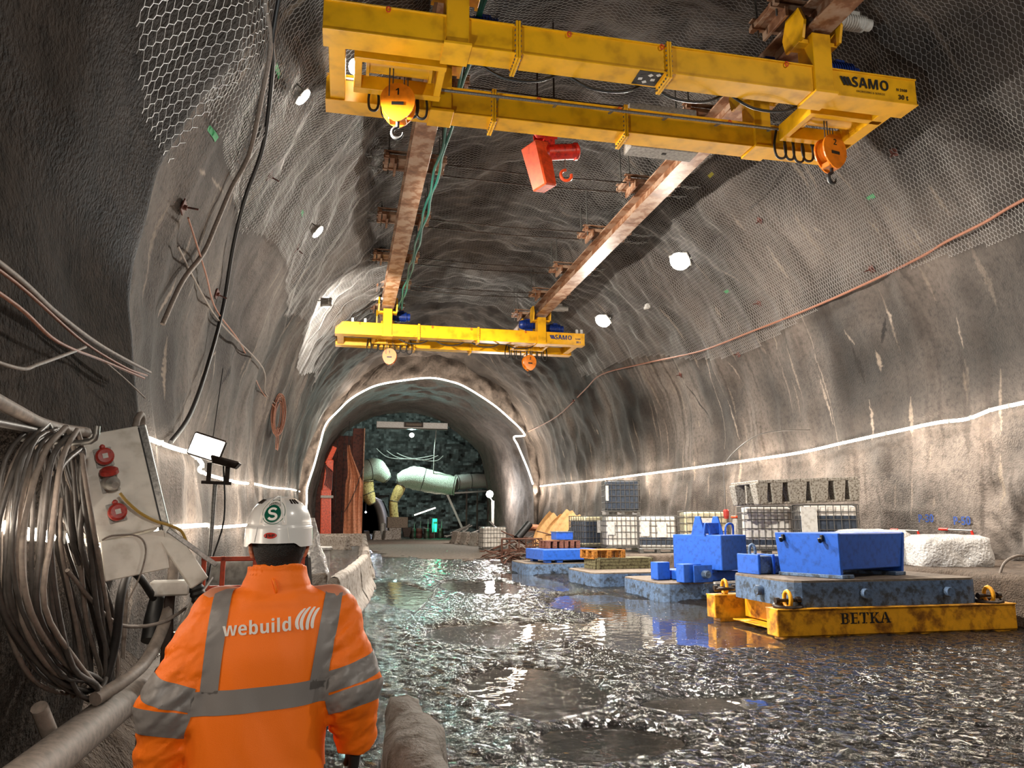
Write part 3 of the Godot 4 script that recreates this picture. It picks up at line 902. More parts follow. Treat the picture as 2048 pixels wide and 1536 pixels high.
		body.lathe([Vector2(0.001, -0.55), Vector2(0.24, -0.55), Vector2(0.24, -0.5), Vector2(0.18, -0.5), Vector2(0.18, 0.5), Vector2(0.24, 0.5), Vector2(0.24, 0.55), Vector2(0.001, 0.55)], Transform3D(Basis(Vector3.FORWARD, PI / 2), Vector3(x, 0.34, zc)), 24)
		var tr := part(o, "hoist_trolley", body, M.crane_yellow)
		var mo := Shape.new()
		mo.lathe([Vector2(0.001, -0.4), Vector2(0.17, -0.4), Vector2(0.2, -0.3), Vector2(0.2, 0.3), Vector2(0.15, 0.4), Vector2(0.001, 0.42)], Transform3D(Basis(Vector3.FORWARD, PI / 2), Vector3(x - 0.15, 0.47, zc + 0.6)), 20)
		mo.box(Vector3(x - 0.15, 0.68, zc + 0.6), Vector3(0.3, 0.12, 0.2))
		part(tr, "hoist_motor", mo, M.motor_blue)
		# hook block: two cheeks, sheaves, hook
		var drop := -0.36 if near else -0.55
		var c := Vector3(x, drop, zc)
		var ropes := Shape.new()
		for q in [[-0.16, 0.1], [-0.1, 0.1], [0.1, -0.1], [0.16, -0.1]]: ropes.tube([Vector3(x + q[0], 0.3, zc + q[1]), Vector3(x + q[0], drop + 0.05, zc + q[1])], 0.011, 5)
		part(tr, "hoist_rope", ropes, M.grey_cable)
		var cheek := PackedVector2Array()
		for k in 24:
			var an := TAU * k / 24.0
			var q := Vector2(cos(an) * 0.29, sin(an) * 0.29)
			if an > PI: q = Vector2(cos(an) * 0.29 * (1.0 - 0.35 * pow(sin(an), 4)), sin(an) * 0.4)
			cheek.append(q)
		var turn := Basis(Vector3.UP, -0.15 if h[1] == 1 else 0.2)
		var bl := Shape.new()
		for s in [-0.11, 0.11]: bl.prism(cheek, 0.03, Transform3D(turn, c + turn * Vector3(0, 0, s)))
		bl.lathe([Vector2(0.001, -0.09), Vector2(0.25, -0.09), Vector2(0.2, -0.05), Vector2(0.25, 0.0), Vector2(0.2, 0.05), Vector2(0.25, 0.09), Vector2(0.001, 0.09)], Transform3D(turn * Basis(Vector3.RIGHT, PI / 2), c), 24)
		bl.box(c + Vector3(0, -0.3, 0), Vector3(0.3, 0.1, 0.2), turn)
		var hb := part(o, "hook_block", bl, M.crane_hook_yellow)
		var hk := []
		for k in 15:
			var an := lerpf(PI * 0.5, PI * 2.05, k / 14.0)
			hk.append(c + turn * Vector3(cos(an) * 0.09, -0.55 + sin(an) * 0.1, 0))
		hk.push_front(c + Vector3(0, -0.3, 0))
		var rads := []
		for k in hk.size(): rads.append(0.034 if k < 10 else lerpf(0.034, 0.012, (k - 10) / 5.0))
		part(hb, "hook", Shape.new().tube(hk, rads, 8), M.black if near else M.steel_dark)
		var num := part(hb, "number", lettering(str(h[1]), 0.12), M.black)
		num.transform = Transform3D(turn, c + turn * Vector3(0, 0.13, 0.13))
		var pl := Shape.new()
		pl.box(c + turn * Vector3(0, -0.08, 0.13), Vector3(0.2, 0.06, 0.008), turn, 0.001)
		part(hb, "rating_plate", pl, M.black)
		# festoon loops of black cable beside the block
		var loops := ([-0.4, -0.18, 0.28, 0.44] if h[1] == 1 else [-0.72, -0.52, -0.32, -0.12, 0.1]) if near else [-0.85, -0.6, -0.35, 0.1, 0.35, 0.6, 0.85]
		for dx in loops:
			var lx: float = x + dx
			var dp := rng.randf_range(0.5, 0.64)
			var w := rng.randf_range(0.06, 0.1)
			var pts := [Vector3(lx - w * 0.5, 0.27, -1.8), Vector3(lx - w * 1.2, 0.27 - dp * 0.5, -1.78), Vector3(lx - w, 0.27 - dp * 0.9, -1.77), Vector3(lx, 0.27 - dp, -1.77), Vector3(lx + w, 0.27 - dp * 0.9, -1.77), Vector3(lx + w * 1.2, 0.27 - dp * 0.5, -1.78), Vector3(lx + w * 0.5, 0.27, -1.8)]
			part(o, "festoon_cable", Shape.new().tube(curve(pts, 4), 0.024, 6), M.black)
	# grey track that carries the cable loops, and cables swagged under the front girder
	var trk := Shape.new()
	trk.tube([Vector3(-0.3, 0.3, -1.8), Vector3(9.3, 0.3, -1.8)], 0.028, 8)
	for k in 9: trk.bar(Vector3(0.3 + k * 1.1, 0.3, -1.8), Vector3(0.3 + k * 1.1, 0.36, -2.04), 0.05, 0.03)
	part(o, "cable_track", trk, M.galvanised)
	for k in 4:
		var a := Vector3(1.9 + 1.5 * k, 0.05, -0.48)
		var b := a + Vector3(1.4, 0.02, 0)
		part(o, "supply_cable", Shape.new().tube(curve([a, a.lerp(b, 0.3) - Vector3(0, 0.2, 0), a.lerp(b, 0.7) - Vector3(0, 0.2, 0), b], 6), 0.024, 6), M.black)
	# control cabinet on the back of the back girder
	if near:
		var cab := Shape.new()
		cab.box(Vector3(6.05, 0.49, -2.75), Vector3(1.45, 0.95, 0.42), Basis.IDENTITY, 0.015)
		var cm := part(o, "control_cabinet", cab, M.panel_grey)
		part(cm, "cabinet_latch", Shape.new().box(Vector3(6.1, 0.01, -2.72), Vector3(0.09, 0.02, 0.06)), M.black)
		part(o, "work_lamp", Shape.new().lathe([Vector2(0.001, 0.0), Vector2(0.09, 0.0), Vector2(0.07, 0.08), Vector2(0.001, 0.1)], Transform3D(Basis(Vector3.RIGHT, PI * 0.6), Vector3(-0.1, 0.5, -1.72)), 18, 1, 1.5), M.lamp_glow)
		add_omni(Vector3(-0.1, 9.3, z0 - 1.6), 0.6, Color(1, 0.97, 0.9), 0.1)
		var lab := Shape.new()
		lab.box(Vector3(4.72, -0.012, -0.2), Vector3(0.42, 0.006, 0.4), Basis.IDENTITY, 0.001)
		for q in [[-0.1, 0.08], [0.06, 0.02], [0.12, -0.1], [-0.08, -0.12], [0.0, 0.14]]: lab.box(Vector3(4.72 + q[0], -0.016, -0.2 + q[1]), Vector3(0.09, 0.004, 0.06), Basis(Vector3.UP, q[0] * 4), 0.001)
		part(o, "print_panel", lab, M.black)
		var wh := Shape.new()
		for q in [[-0.12, -0.02], [0.02, 0.1], [0.1, -0.02], [-0.02, -0.1], [0.15, 0.13]]: wh.box(Vector3(4.72 + q[0], -0.017, -0.2 + q[1]), Vector3(0.07, 0.004, 0.07), Basis(Vector3.UP, q[1] * 6), 0.001)
		part(o, "print_panel", wh, M.white_paint)
	else:
		var posts := Shape.new()
		for x in [-0.5, 0.1, 0.6, 9.5, 9.7]: posts.bar(Vector3(x, 0.5, -0.2), Vector3(x, 0.72, -0.2), 0.1 if x < 0 or x > 9 else 0.03, 0.1)
		part(o, "buffer_post", posts, M.white_paint)
	# maker's name on the right end of the front girder: three slanted bars and the word
	var ink: Material = M.black if near else M.motor_blue
	var word := part(o, "lettering", lettering("SAMO", 0.19), ink)
	word.position = Vector3(8.85, 0.3, 0.0)
	if near:
		var small := part(o, "lettering", lettering("ENGINEERING & SERVICES", 0.035, false), M.steel_dark)
		small.position = Vector3(8.84, 0.13, 0.0)
	var cap := part(o, "lettering", lettering("30 t", 0.085), ink)
	cap.position = Vector3(9.5, 0.12, 0.0)
	var ref := part(o, "lettering", lettering("N 2160", 0.05), ink)
	ref.position = Vector3(9.48, 0.26, 0.0)
	var chev := Shape.new()
	for k in 3: chev.prism(PackedVector2Array([Vector2(0, 0.1), Vector2(0.05, 0.1), Vector2(0.12, -0.06), Vector2(0.07, -0.06)]), 0.004, Transform3D(Basis.IDENTITY, Vector3(8.24 + k * 0.065, 0.28, 0.002)))
	part(o, "maker_emblem", chev, ink)

func make_runways() -> void:
	for x in [1.48, 7.9]:
		var left: bool = x < 3
		var o := thing("runway_beam", "left rusty steel runway beam under the crown, running away from the near crane" if left else "right rusty steel runway beam under the crown, running away from the near crane", "runway beam", Vector3(x, 10.2, 0))
		for seg in [[2.0, -12.5], [-12.52, -20.0], [-20.02, -27.5], [-27.52, -35.0]]:
			var sh := Shape.new()
			var L: float = seg[0] - seg[1]
			var c: float = (seg[0] + seg[1]) / 2
			sh.box(Vector3(0, 0.02, c), Vector3(0.5, 0.04, L), Basis.IDENTITY, 0.006)
			sh.box(Vector3(0, 0.24, c), Vector3(0.035, 0.42, L), Basis.IDENTITY, 0.004)
			sh.box(Vector3(0, 0.46, c), Vector3(0.5, 0.04, L), Basis.IDENTITY, 0.006)
			part(o, "beam", sh, M.steel_rust)
		for z in [-7.7, -11.4, -15.0, -18.7, -22.4, -26.0, -29.2, -32.5]:
			var br := Shape.new()
			for e in [-0.32, 0.32]:
				br.box(Vector3(0, 0.54, z + e), Vector3(1.6, 0.1, 0.09), Basis.IDENTITY, 0.006)
				br.box(Vector3(0, 0.68, z + e), Vector3(1.6, 0.03, 0.14), Basis.IDENTITY, 0.006)
			for s in [-1, 1]:
				br.box(Vector3(s * 0.72, 0.56, z), Vector3(0.1, 0.1, 0.9), Basis.IDENTITY, 0.006)
				br.box(Vector3(s * 0.5, 0.44, z), Vector3(0.06, 0.2, 0.78), Basis.IDENTITY, 0.006)
				br.box(Vector3(s * 0.4, 0.55, z), Vector3(0.5, 0.03, 0.6), Basis.IDENTITY, 0.006)
			var b := part(o, "hanger_bracket", br, M.steel_rust)
			var rods := Shape.new()
			for s in [-0.66, 0.66]:
				for e in [-0.32, 0.32]:
					rods.tube([Vector3(s, 0.36, z + e), Vector3(s * 1.05, 2.1, z + e)], 0.02, 6)
					rods.lathe([Vector2(0.001, -0.02), Vector2(0.045, -0.02), Vector2(0.045, 0.03), Vector2(0.001, 0.03)], Transform3D(Basis.IDENTITY, Vector3(s, 0.74, z + e)), 6)
			part(b, "hanger_rod", rods, M.steel)
		var bolts := Shape.new()
		for k in 40:
			for s in [-0.2, 0.2]: bolts.lathe([Vector2(0.001, 0.1), Vector2(0.016, 0.1), Vector2(0.016, -0.02), Vector2(0.001, -0.02)], Transform3D(Basis.IDENTITY, Vector3(s, 0.48, -12.0 - 0.55 * k)), 6)
		part(o, "bolt", bolts, M.steel).set_meta("kind", "stuff")
	# green cables laid along the left beam
	for e in [0.0, 0.09]:
		var pts := []
		for k in 30: pts.append(Vector3(1.93 + e + 0.03 * sin(k * 1.7 + e * 30), 10.22 + 0.03 * sin(k * 2.1), -11.0 - k * 0.68))
		whole("runway_cable", Shape.new().tube(curve(pts, 3), 0.035, 6), M.teal_cable, "dark green cable beside the left runway beam, " + ("the one nearer the beam" if e < 0.05 else "the one farther from the beam"), "cable", "green cables beside the left runway beam")
	# chains that brace the brackets against the rock, and the tie rods across
	var link := func(sh: Shape, c: Vector3, d: Vector3, up: Vector3) -> void:
		var s := d.cross(up).normalized()
		var pts := ring_pts(c, 0.065, 0.036, 10, d, s)
		sh.tube(pts, 0.013, 4, false, true)
	for z in [-15.0, -18.7, -22.4, -26.0, -29.2]:
		for left in [true, false]:
			for e in [-0.32, 0.32]:
				var a := Vector3(0.68 if left else 8.72, 10.72, z + e)
				var s0 := 0.36 if left else 0.625
				var b := wall_at(s0, z + e, 0.0)
				for it in 20:      # where a level line from the bracket meets the rock
					if absf(b.y - 10.8) < 0.05: break
					s0 += (0.002 if left else -0.002) * signf(10.8 - b.y) * minf(1.0, absf(b.y - 10.8) * 4)
					b = wall_at(s0, z + e, 0.0)
				var sh := Shape.new()
				var L := a.distance_to(b)
				var n := maxi(2, int(L / 0.095))
				var d := (b - a).normalized()
				for k in n + 1: link.call(sh, a + d * (k + 0.5) * L / (n + 1) - Vector3(0, sin(PI * k / n) * 0.05, 0), d, Vector3.UP if k % 2 else Vector3.UP.cross(d).normalized())
				whole("bracing_chain", sh, M.galvanised, "%s bracing chain at the %s bracket of the %s runway beam beyond the near crane" % ["nearer" if e > 0 else "farther", NTH[[-15.0, -18.7, -22.4, -26.0, -29.2].find(z)], "left" if left else "right"], "chain", "bracing chains of the left runway beam" if left else "bracing chains of the right runway beam")
		for e in [-0.32, 0.32]:
			whole("tie_rod", Shape.new().tube([Vector3(2.25, 10.66, z + e), Vector3(4.7, 10.61, z + e), Vector3(7.15, 10.66, z + e)], 0.018, 6), M.steel_dark, "%s thin tie rod at the %s pair of brackets beyond the near crane" % ["nearer" if e > 0 else "farther", NTH[[-15.0, -18.7, -22.4, -26.0, -29.2].find(z)]], "tie rod", "tie rods between the runway beams")

func make_chain_hoist() -> void:
	var o := thing("chain_hoist", "red and orange chain hoist with box and hook hanging behind the near crane", "chain hoist", Vector3(4.0, 9.6, -15.0))
	var tilt := Basis(Vector3.FORWARD, -0.22) * Basis(Vector3.UP, 0.5)
	part(o, "chain_box", Shape.new().hexa(Vector3(-0.13, -0.42, 0), Vector3(0.36, 1.0, 0.42), Vector3(0.42, 1.0, 0.5), tilt, 0.03), M.orange_red)
	var mo := Shape.new()
	var ax := Transform3D(Basis(Vector3.FORWARD, PI / 2 - 0.15) , Vector3(0.35, -0.05, 0.05))
	mo.lathe([Vector2(0.001, -0.38), Vector2(0.14, -0.38), Vector2(0.17, -0.32), Vector2(0.17, 0.26), Vector2(0.19, 0.28), Vector2(0.19, 0.34), Vector2(0.14, 0.38), Vector2(0.001, 0.38)], ax, 22)
	mo.box(Vector3(0.05, 0.05, 0), Vector3(0.25, 0.3, 0.3), Basis.IDENTITY, 0.02)
	part(o, "hoist_body", mo, M.red_paint)
	var tr := Shape.new()
	for s in [-1, 1]:
		tr.prism(PackedVector2Array([Vector2(-0.22, 0), Vector2(0.22, 0), Vector2(0.24, 0.18), Vector2(0.1, 0.3), Vector2(-0.1, 0.3), Vector2(-0.24, 0.18)]), 0.03, Transform3D(Basis.IDENTITY, Vector3(0, 0.18, s * 0.14)))
		for e in [-0.13, 0.13]: tr.lathe([Vector2(0.001, -0.02), Vector2(0.08, -0.02), Vector2(0.08, 0.03), Vector2(0.001, 0.03)], Transform3D(Basis(Vector3.RIGHT, PI / 2), Vector3(e, 0.36, s * 0.1)), 16)
	tr.lathe([Vector2(0.001, -0.12), Vector2(0.1, -0.12), Vector2(0.1, 0.12), Vector2(0.001, 0.12)], Transform3D(Basis(Vector3.RIGHT, PI / 2), Vector3(-0.2, 0.28, 0.26)), 18)
	part(o, "trolley", tr, M.red_paint)
	var rail := Shape.new()
	rail.box(Vector3(0, 0.4, 0), Vector3(0.12, 0.02, 1.9))
	rail.box(Vector3(0, 0.5, 0), Vector3(0.02, 0.2, 1.9))
	rail.box(Vector3(0, 0.6, 0), Vector3(0.12, 0.02, 1.9))
	for e in [-0.7, 0.7]: rail.tube([Vector3(0, 0.6, e), Vector3(0, 2.7, e)], 0.02, 6)
	part(o, "rail", rail, M.steel_dark)
	var ch := Shape.new()
	for k in 5: ch.tube(ring_pts(Vector3(0.42, -0.24 - k * 0.055, 0.05), 0.018, 0.036, 8, Vector3.RIGHT if k % 2 else Vector3.FORWARD), 0.007, 4, false, true)
	part(o, "chain", ch, M.steel)
	var hk := ring_pts(Vector3(0.44, -0.58, 0.05), 0.12, 0.12, 16, Vector3.RIGHT, Vector3.UP, PI * 0.5, PI * 2.2)
	part(o, "hook", Shape.new().tube(hk, 0.036, 8), M.orange_red)

func yaw(deg: float) -> Basis: return Basis(Vector3.UP, deg_to_rad(deg))

func make_betka() -> void:
	var o := thing("lifting_beam_frame", "yellow steel lifting frame with shackles lying on the wet floor under the largest blue slab", "lifting frame", Vector3(6.1, 0, -10.3))
	# long beams along x, joined by cross beams; the ends stick out past them
	for z in [0.0, -2.15]:
		var sh := Shape.new()
		var zc: float = z - 0.15
		var left := 0.0 if z > -1 else 0.12
		sh.box(Vector3((left + 4.05) / 2, 0.25, zc), Vector3(4.05 - left, 0.38, 0.3), Basis.IDENTITY, 0.012)
		sh.box(Vector3((left + 4.05) / 2 + 0.05, 0.045, zc), Vector3(3.95 - left, 0.09, 0.26), Basis.IDENTITY, 0.01)
		sh.box(Vector3((left + 4.05) / 2, 0.435, zc), Vector3(4.05 - left, 0.02, 0.34), Basis.IDENTITY, 0.004)
		var bm := part(o, "beam", sh, M.old_yellow)
		for x in [left + 0.27, 3.72]:
			var lug := Shape.new()
			lug.tube(ring_pts(Vector3(x, 0.56, zc), 0.09, 0.12, 12, Vector3.FORWARD), 0.03, 6, false, true)
			part(bm, "lifting_eye", lug, M.old_yellow)
			var shk := Shape.new()
			var rad := []
			for k in 15: rad.append(0.034)
			if z > -1: shk.tube(ring_pts(Vector3(x + 0.0, 0.47, zc), 0.2, 0.14, 15, Vector3.RIGHT, Vector3(0, -0.15, 1).normalized(), 0, TAU * 0.98), 0.034, 8)
			else: shk.tube(ring_pts(Vector3(x, 0.52, zc), 0.17, 0.1, 15, Vector3.RIGHT, Vector3(0, 0.2, 1).normalized(), 0, TAU * 0.98), 0.03, 8)
			shk.lathe([Vector2(0.001, -0.2), Vector2(0.045, -0.2), Vector2(0.045, -0.14), Vector2(0.025, -0.14), Vector2(0.025, 0.14), Vector2(0.05, 0.14), Vector2(0.05, 0.2), Vector2(0.001, 0.2)], Transform3D(Basis(Vector3.FORWARD, PI / 2), Vector3(x, 0.55, zc)), 10)
			part(bm, "shackle", shk, M.steel_dark)
	for x in [0.75, 3.5]:
		var sh := Shape.new()
		sh.box(Vector3(x, 0.25, -1.15), Vector3(0.26, 0.3, 1.8), Basis.IDENTITY, 0.01)
		part(o, "cross_beam", sh, M.old_yellow)
	var plate := Shape.new()
	plate.box(Vector3(0.5, 0.07, -1.1), Vector3(0.3, 0.02, 1.75), Basis.IDENTITY, 0.004)
	part(o, "foot_plate", plate, M.old_yellow)
	# stencilled name: serif letters cut by stencil bridges
	var w := part(o, "lettering", lettering("BETKA", 0.155, true, "Droid Serif"), M.black_print)
	w.position = Vector3(1.42, 0.29, 0.001)
	w.scale = Vector3(1.12, 1, 1)
	var bridges := Shape.new()
	for x in [-0.285, -0.13, 0.0, 0.155, 0.31]: bridges.box(Vector3(1.42 + x, 0.29, 0.003), Vector3(0.006, 0.19, 0.006), Basis(Vector3.FORWARD, 0.1), 0.0005)
	part(o, "stencil_bridge", bridges, M.old_yellow)

func slab_outline(w: float, d: float, r: float) -> PackedVector2Array:
	var p := PackedVector2Array()
	for c in [[w / 2 - r, d / 2 - r, 0.0], [-w / 2 + r, d / 2 - r, 90.0], [-w / 2 + r, -d / 2 + r, 180.0], [w / 2 - r, -d / 2 + r, 270.0]]:
		for k in 5: p.append(Vector2(c[0], c[1]) + Vector2.from_angle(deg_to_rad(c[2] + k * 22.5)) * r)
	return p

func slab(label: String, at: Vector3, w: float, d: float, h: float, turn := 0.0) -> Node3D:
	var o := thing("ballast_slab", label, "ballast slab", at, deg_to_rad(turn))
	var lie := Basis(Vector3.RIGHT, Vector3.FORWARD, Vector3.UP)
	part(o, "slab_body", Shape.new().prism(slab_outline(w, d, 0.28), h - 0.03, Transform3D(lie, Vector3(0, h / 2 - 0.015, 0))), M.blue_worn)
	part(o, "top_plate", Shape.new().prism(slab_outline(w - 0.02, d - 0.02, 0.27), 0.03, Transform3D(lie, Vector3(0, h - 0.015, 0))), M.dusty_top, "dusty brown top")
	for q in [[-w * 0.14, d / 2, 0.0], [w * 0.3, d / 2, 0.0], [-w / 2, d * 0.05, 90.0]]:
		if q[2] > 1.0 and w < 3: continue
		var peg := Shape.new()
		var b := Basis(Vector3.UP, -deg_to_rad(q[2])) * Basis(Vector3.RIGHT, PI / 2)
		peg.lathe([Vector2(0.001, 0.1), Vector2(0.07, 0.1), Vector2(0.075, 0.08), Vector2(0.075, 0), Vector2(0.11, -0.01)], Transform3D(b, Vector3(q[0], h * 0.48, q[1])), 14)
		part(o, "lifting_peg", peg, M.blue_worn)
	return o

func make_slabs() -> void:
	slab("largest blue ballast slab with a dusty top, lying on the yellow lifting frame", Vector3(8.05, 0.445, -11.35), 3.25, 1.9, 0.38)
	slab("worn blue slab on the wet floor under the bright blue box with lifting lugs", Vector3(7.9, 0, -16.75), 2.7, 2.2, 0.39, 3)
	slab("worn blue slab on the wet floor under the stacked olive crate and yellow pallet", Vector3(7.45, 0, -20.05), 2.6, 2.2, 0.39, 2)
	slab("worn blue slab on the wet floor farthest from the camera, under a blue tray", Vector3(6.85, 0, -24.95), 2.5, 2.1, 0.37, 2)
	# the big hollow block on the largest slab
	var o := thing("ballast_block", "big dark blue steel block with side hooks standing on the largest slab", "ballast block", Vector3(7.93, 0.825, -11.35), deg_to_rad(22))
	part(o, "block_body", Shape.new().hexa(Vector3(0, 0.4, 0), Vector3(1.66, 0.55, 1.04), Vector3(1.78, 0.55, 1.12), Basis.IDENTITY, 0.015), M.blue_paint)
	for s in [-1, 1]:
		part(o, "side_plate", Shape.new().hexa(Vector3(s * 0.86, 0.36, 0), Vector3(0.06, 0.64, 1.08), Vector3(0.06, 0.64, 1.14), Basis(Vector3.FORWARD, s * 0.09), 0.01), M.blue_paint)
		part(o, "skid", Shape.new().box(Vector3(s * 0.72, 0.03, 0), Vector3(0.3, 0.06, 1.14)), M.blue_worn)
	for q in [[-0.93, -0.4], [-0.93, 0.3], [0.95, 0.35]]:
		var hk := Shape.new()
		hk.tube(curve([Vector3(q[0], 0.62, q[1]), Vector3(q[0] - 0.02 * signf(-q[0]), 0.57, q[1]), Vector3(q[0] * 1.06, 0.55, q[1]), Vector3(q[0] * 1.08, 0.6, q[1])], 4), 0.025, 6)
		hk.box(Vector3(q[0], 0.6, q[1]), Vector3(0.05, 0.1, 0.05))
		part(o, "side_hook", hk, M.black)
	o = thing("ballast_block", "small grey-blue steel block with a lifting eye behind the big block", "ballast block", Vector3(6.95, 0.825, -12.0), deg_to_rad(8))
	part(o, "block_body", Shape.new().box(Vector3(0.12, 0.15, 0), Vector3(0.85, 0.29, 0.5), Basis.IDENTITY, 0.015), M.blue_worn)
	for x in [-0.34, -0.05]: part(o, "end_plate", Shape.new().box(Vector3(x, 0.16, 0), Vector3(0.05, 0.32, 0.56)), M.blue_paint)
	part(o, "lifting_eye", Shape.new().tube(ring_pts(Vector3(-0.18, 0.36, -0.1), 0.05, 0.11, 12, Vector3(0.6, 0, 0.8)), 0.026, 6, false, true), M.blue_worn)
	# frame and box on the second slab
	o = thing("steel_cradle", "flat blue steel cradle with a round pin under the bright blue box", "steel cradle", Vector3(8.0, 0.39, -16.4), deg_to_rad(14))
	part(o, "frame_body", Shape.new().box(Vector3(0.2, 0.11, -0.1), Vector3(1.9, 0.2, 1.3), Basis.IDENTITY, 0.012), M.blue_paint)
	for q in [[-0.98, 0.55], [-0.98, -0.35]]: part(o, "pin_bracket", Shape.new().box(Vector3(q[0], 0.2, q[1]), Vector3(0.34, 0.38, 0.26), Basis.IDENTITY, 0.012), M.blue_paint)
	for q in [0.75, 0.4]: part(o, "bracket_plate", Shape.new().box(Vector3(-0.7, 0.19, q), Vector3(0.5, 0.36, 0.035)), M.blue_paint)
	part(o, "pin", Shape.new().lathe([Vector2(0.001, 0.09), Vector2(0.075, 0.09), Vector2(0.08, 0.07), Vector2(0.08, -0.1), Vector2(0.001, -0.1)], Transform3D(Basis(Vector3.RIGHT, PI / 2), Vector3(-0.68, 0.18, 0.82)), 16), M.blue_worn)
	part(o, "edge_bar", Shape.new().bar(Vector3(-0.6, 0.01, 0.98), Vector3(1.25, 0.02, 0.98), 0.06, 0.05), M.white_paint)
	o = thing("ballast_box", "bright blue steel box topped by a lug bracket, beside the orange and grey switch box", "ballast box", Vector3(8.02, 0.6, -16.2), deg_to_rad(24))
	part(o, "box_body", Shape.new().hexa(Vector3(0, 0.41, 0), Vector3(0.86, 0.74, 1.36), Vector3(0.86, 0.74, 1.36), Basis.IDENTITY, 0.015), M.blue_paint)
	part(o, "foot", Shape.new().box(Vector3(-0.3, 0.03, 0.3), Vector3(0.12, 0.1, 0.2)), M.blue_paint)
	part(o, "foot", Shape.new().box(Vector3(0.3, 0.03, -0.3), Vector3(0.4, 0.1, 0.4)), M.blue_paint)
	var lugs := Shape.new()
	lugs.box(Vector3(-0.1, 0.92, 0.05), Vector3(0.56, 0.24, 0.2))
	part(o, "lug_block", lugs, M.blue_paint)
	for s in [-1, 1]:
		part(o, "lug", Shape.new().hexa(Vector3(-0.1 + s * 0.3, 0.97, 0.05), Vector3(0.05, 0.42, 0.4), Vector3(0.05, 0.42, 0.14), Basis.IDENTITY, 0.01), M.blue_paint)
		part(o, "hoop", Shape.new().tube(curve([Vector3(-0.1 + s * 0.36, 0.78, 0.25), Vector3(-0.08 + s * 0.36, 0.98, 0.27), Vector3(0.0 + s * 0.42, 1.02, 0.28), Vector3(0.08 + s * 0.42, 0.97, 0.28), Vector3(0.1 + s * 0.4, 0.78, 0.28)], 4), 0.025, 6), M.blue_paint)
	# crate and pallets on the third slab
	crate("olive wooden crate lid lying on the third slab below a yellow pallet", Vector3(7.5, 0.39, -20.7), 1.75, 0.8, 0.27, 6, M.wood_green)
	pallet("ochre wooden pallet lying crosswise on the olive crate", Vector3(7.05, 0.66, -20.7), 1.0, 0.8, 10, M.pallet_yellow, true)
	# tray, crates and small box on the fourth slab
	o = thing("steel_tray", "flat blue steel box on short feet lying on the farthest slab", "steel box", Vector3(7.05, 0.37, -24.7), deg_to_rad(8))
	part(o, "box_body", Shape.new().box(Vector3(0, 0.25, 0), Vector3(2.0, 0.33, 1.5), Basis.IDENTITY, 0.015), M.blue_paint)
	for q in [[-0.8, 0.6], [-0.4, 0.6], [0.8, 0.6], [-0.8, -0.5], [0.8, -0.5]]: part(o, "foot", Shape.new().box(Vector3(q[0], 0.05, q[1]), Vector3(0.2, 0.1, 0.2)), M.blue_paint)
	pallet("reddish brown wooden pallet on the blue tray, near its left corner", Vector3(6.75, 0.79, -25.0), 0.62, 0.6, 12, M.wood_brown, false)
	pallet("reddish brown wooden pallet on the blue tray, the right one of two", Vector3(7.4, 0.79, -25.1), 0.55, 0.6, 4, M.wood_brown, false)
	o = thing("steel_box", "small dark blue box on top of the reddish brown pallets", "steel box", Vector3(7.15, 1.05, -25.1), deg_to_rad(8))
	part(o, "box_body", Shape.new().box(Vector3(0, 0.13, 0), Vector3(0.6, 0.25, 0.45), Basis.IDENTITY, 0.012), M.blue_paint)
	part(o, "lid_rim", Shape.new().box(Vector3(0, 0.26, 0), Vector3(0.64, 0.03, 0.49), Basis.IDENTITY, 0.006), M.blue_worn)

func crate(label: String, at: Vector3, w: float, d: float, h: float, turn: float, m: Material) -> void:
	var o := thing("crate", label, "crate", at, deg_to_rad(turn))
	for k in 3:
		part(o, "plank", Shape.new().box(Vector3(0, h * (0.17 + 0.33 * k), d / 2 - 0.02), Vector3(w, h * 0.3, 0.03), Basis.IDENTITY, 0.004), m)
		part(o, "plank", Shape.new().box(Vector3(-w / 2 + 0.02, h * (0.17 + 0.33 * k), 0), Vector3(0.03, h * 0.3, d - 0.08), Basis.IDENTITY, 0.004), m)
	for k in 7: part(o, "plank", Shape.new().box(Vector3(-w / 2 + w * (k + 0.5) / 7.0, h + 0.012, 0), Vector3(w / 7.3, 0.024, d), Basis.IDENTITY, 0.004), m)
	for s in [-1, 1]: part(o, "post", Shape.new().box(Vector3(s * (w / 2 - 0.1), h / 2, d / 2 + 0.012), Vector3(0.09, h, 0.03)), m)
	part(o, "crate_core", Shape.new().box(Vector3(0, h / 2, -0.02), Vector3(w - 0.1, h - 0.03, d - 0.1)), M.steel_dark)

func pallet(label: String, at: Vector3, w: float, d: float, turn: float, m: Material, blocks: bool) -> void:
	var o := thing("pallet", label, "pallet", at, deg_to_rad(turn))
	for k in 5: part(o, "plank", Shape.new().box(Vector3(0, 0.23, -d / 2 + d * (k + 0.5) / 5.0), Vector3(w, 0.03, d / 6.0), Basis.IDENTITY, 0.004), m)
	for s in [-1, 0, 1]:
		for e in [-1, 0, 1]: part(o, "block", Shape.new().box(Vector3(s * (w / 2 - 0.07), 0.12, e * (d / 2 - 0.06)), Vector3(0.13, 0.19, 0.12), Basis.IDENTITY, 0.006), m)
		part(o, "runner", Shape.new().box(Vector3(s * (w / 2 - 0.07), 0.013, 0), Vector3(0.12, 0.024, d), Basis.IDENTITY, 0.004), m)

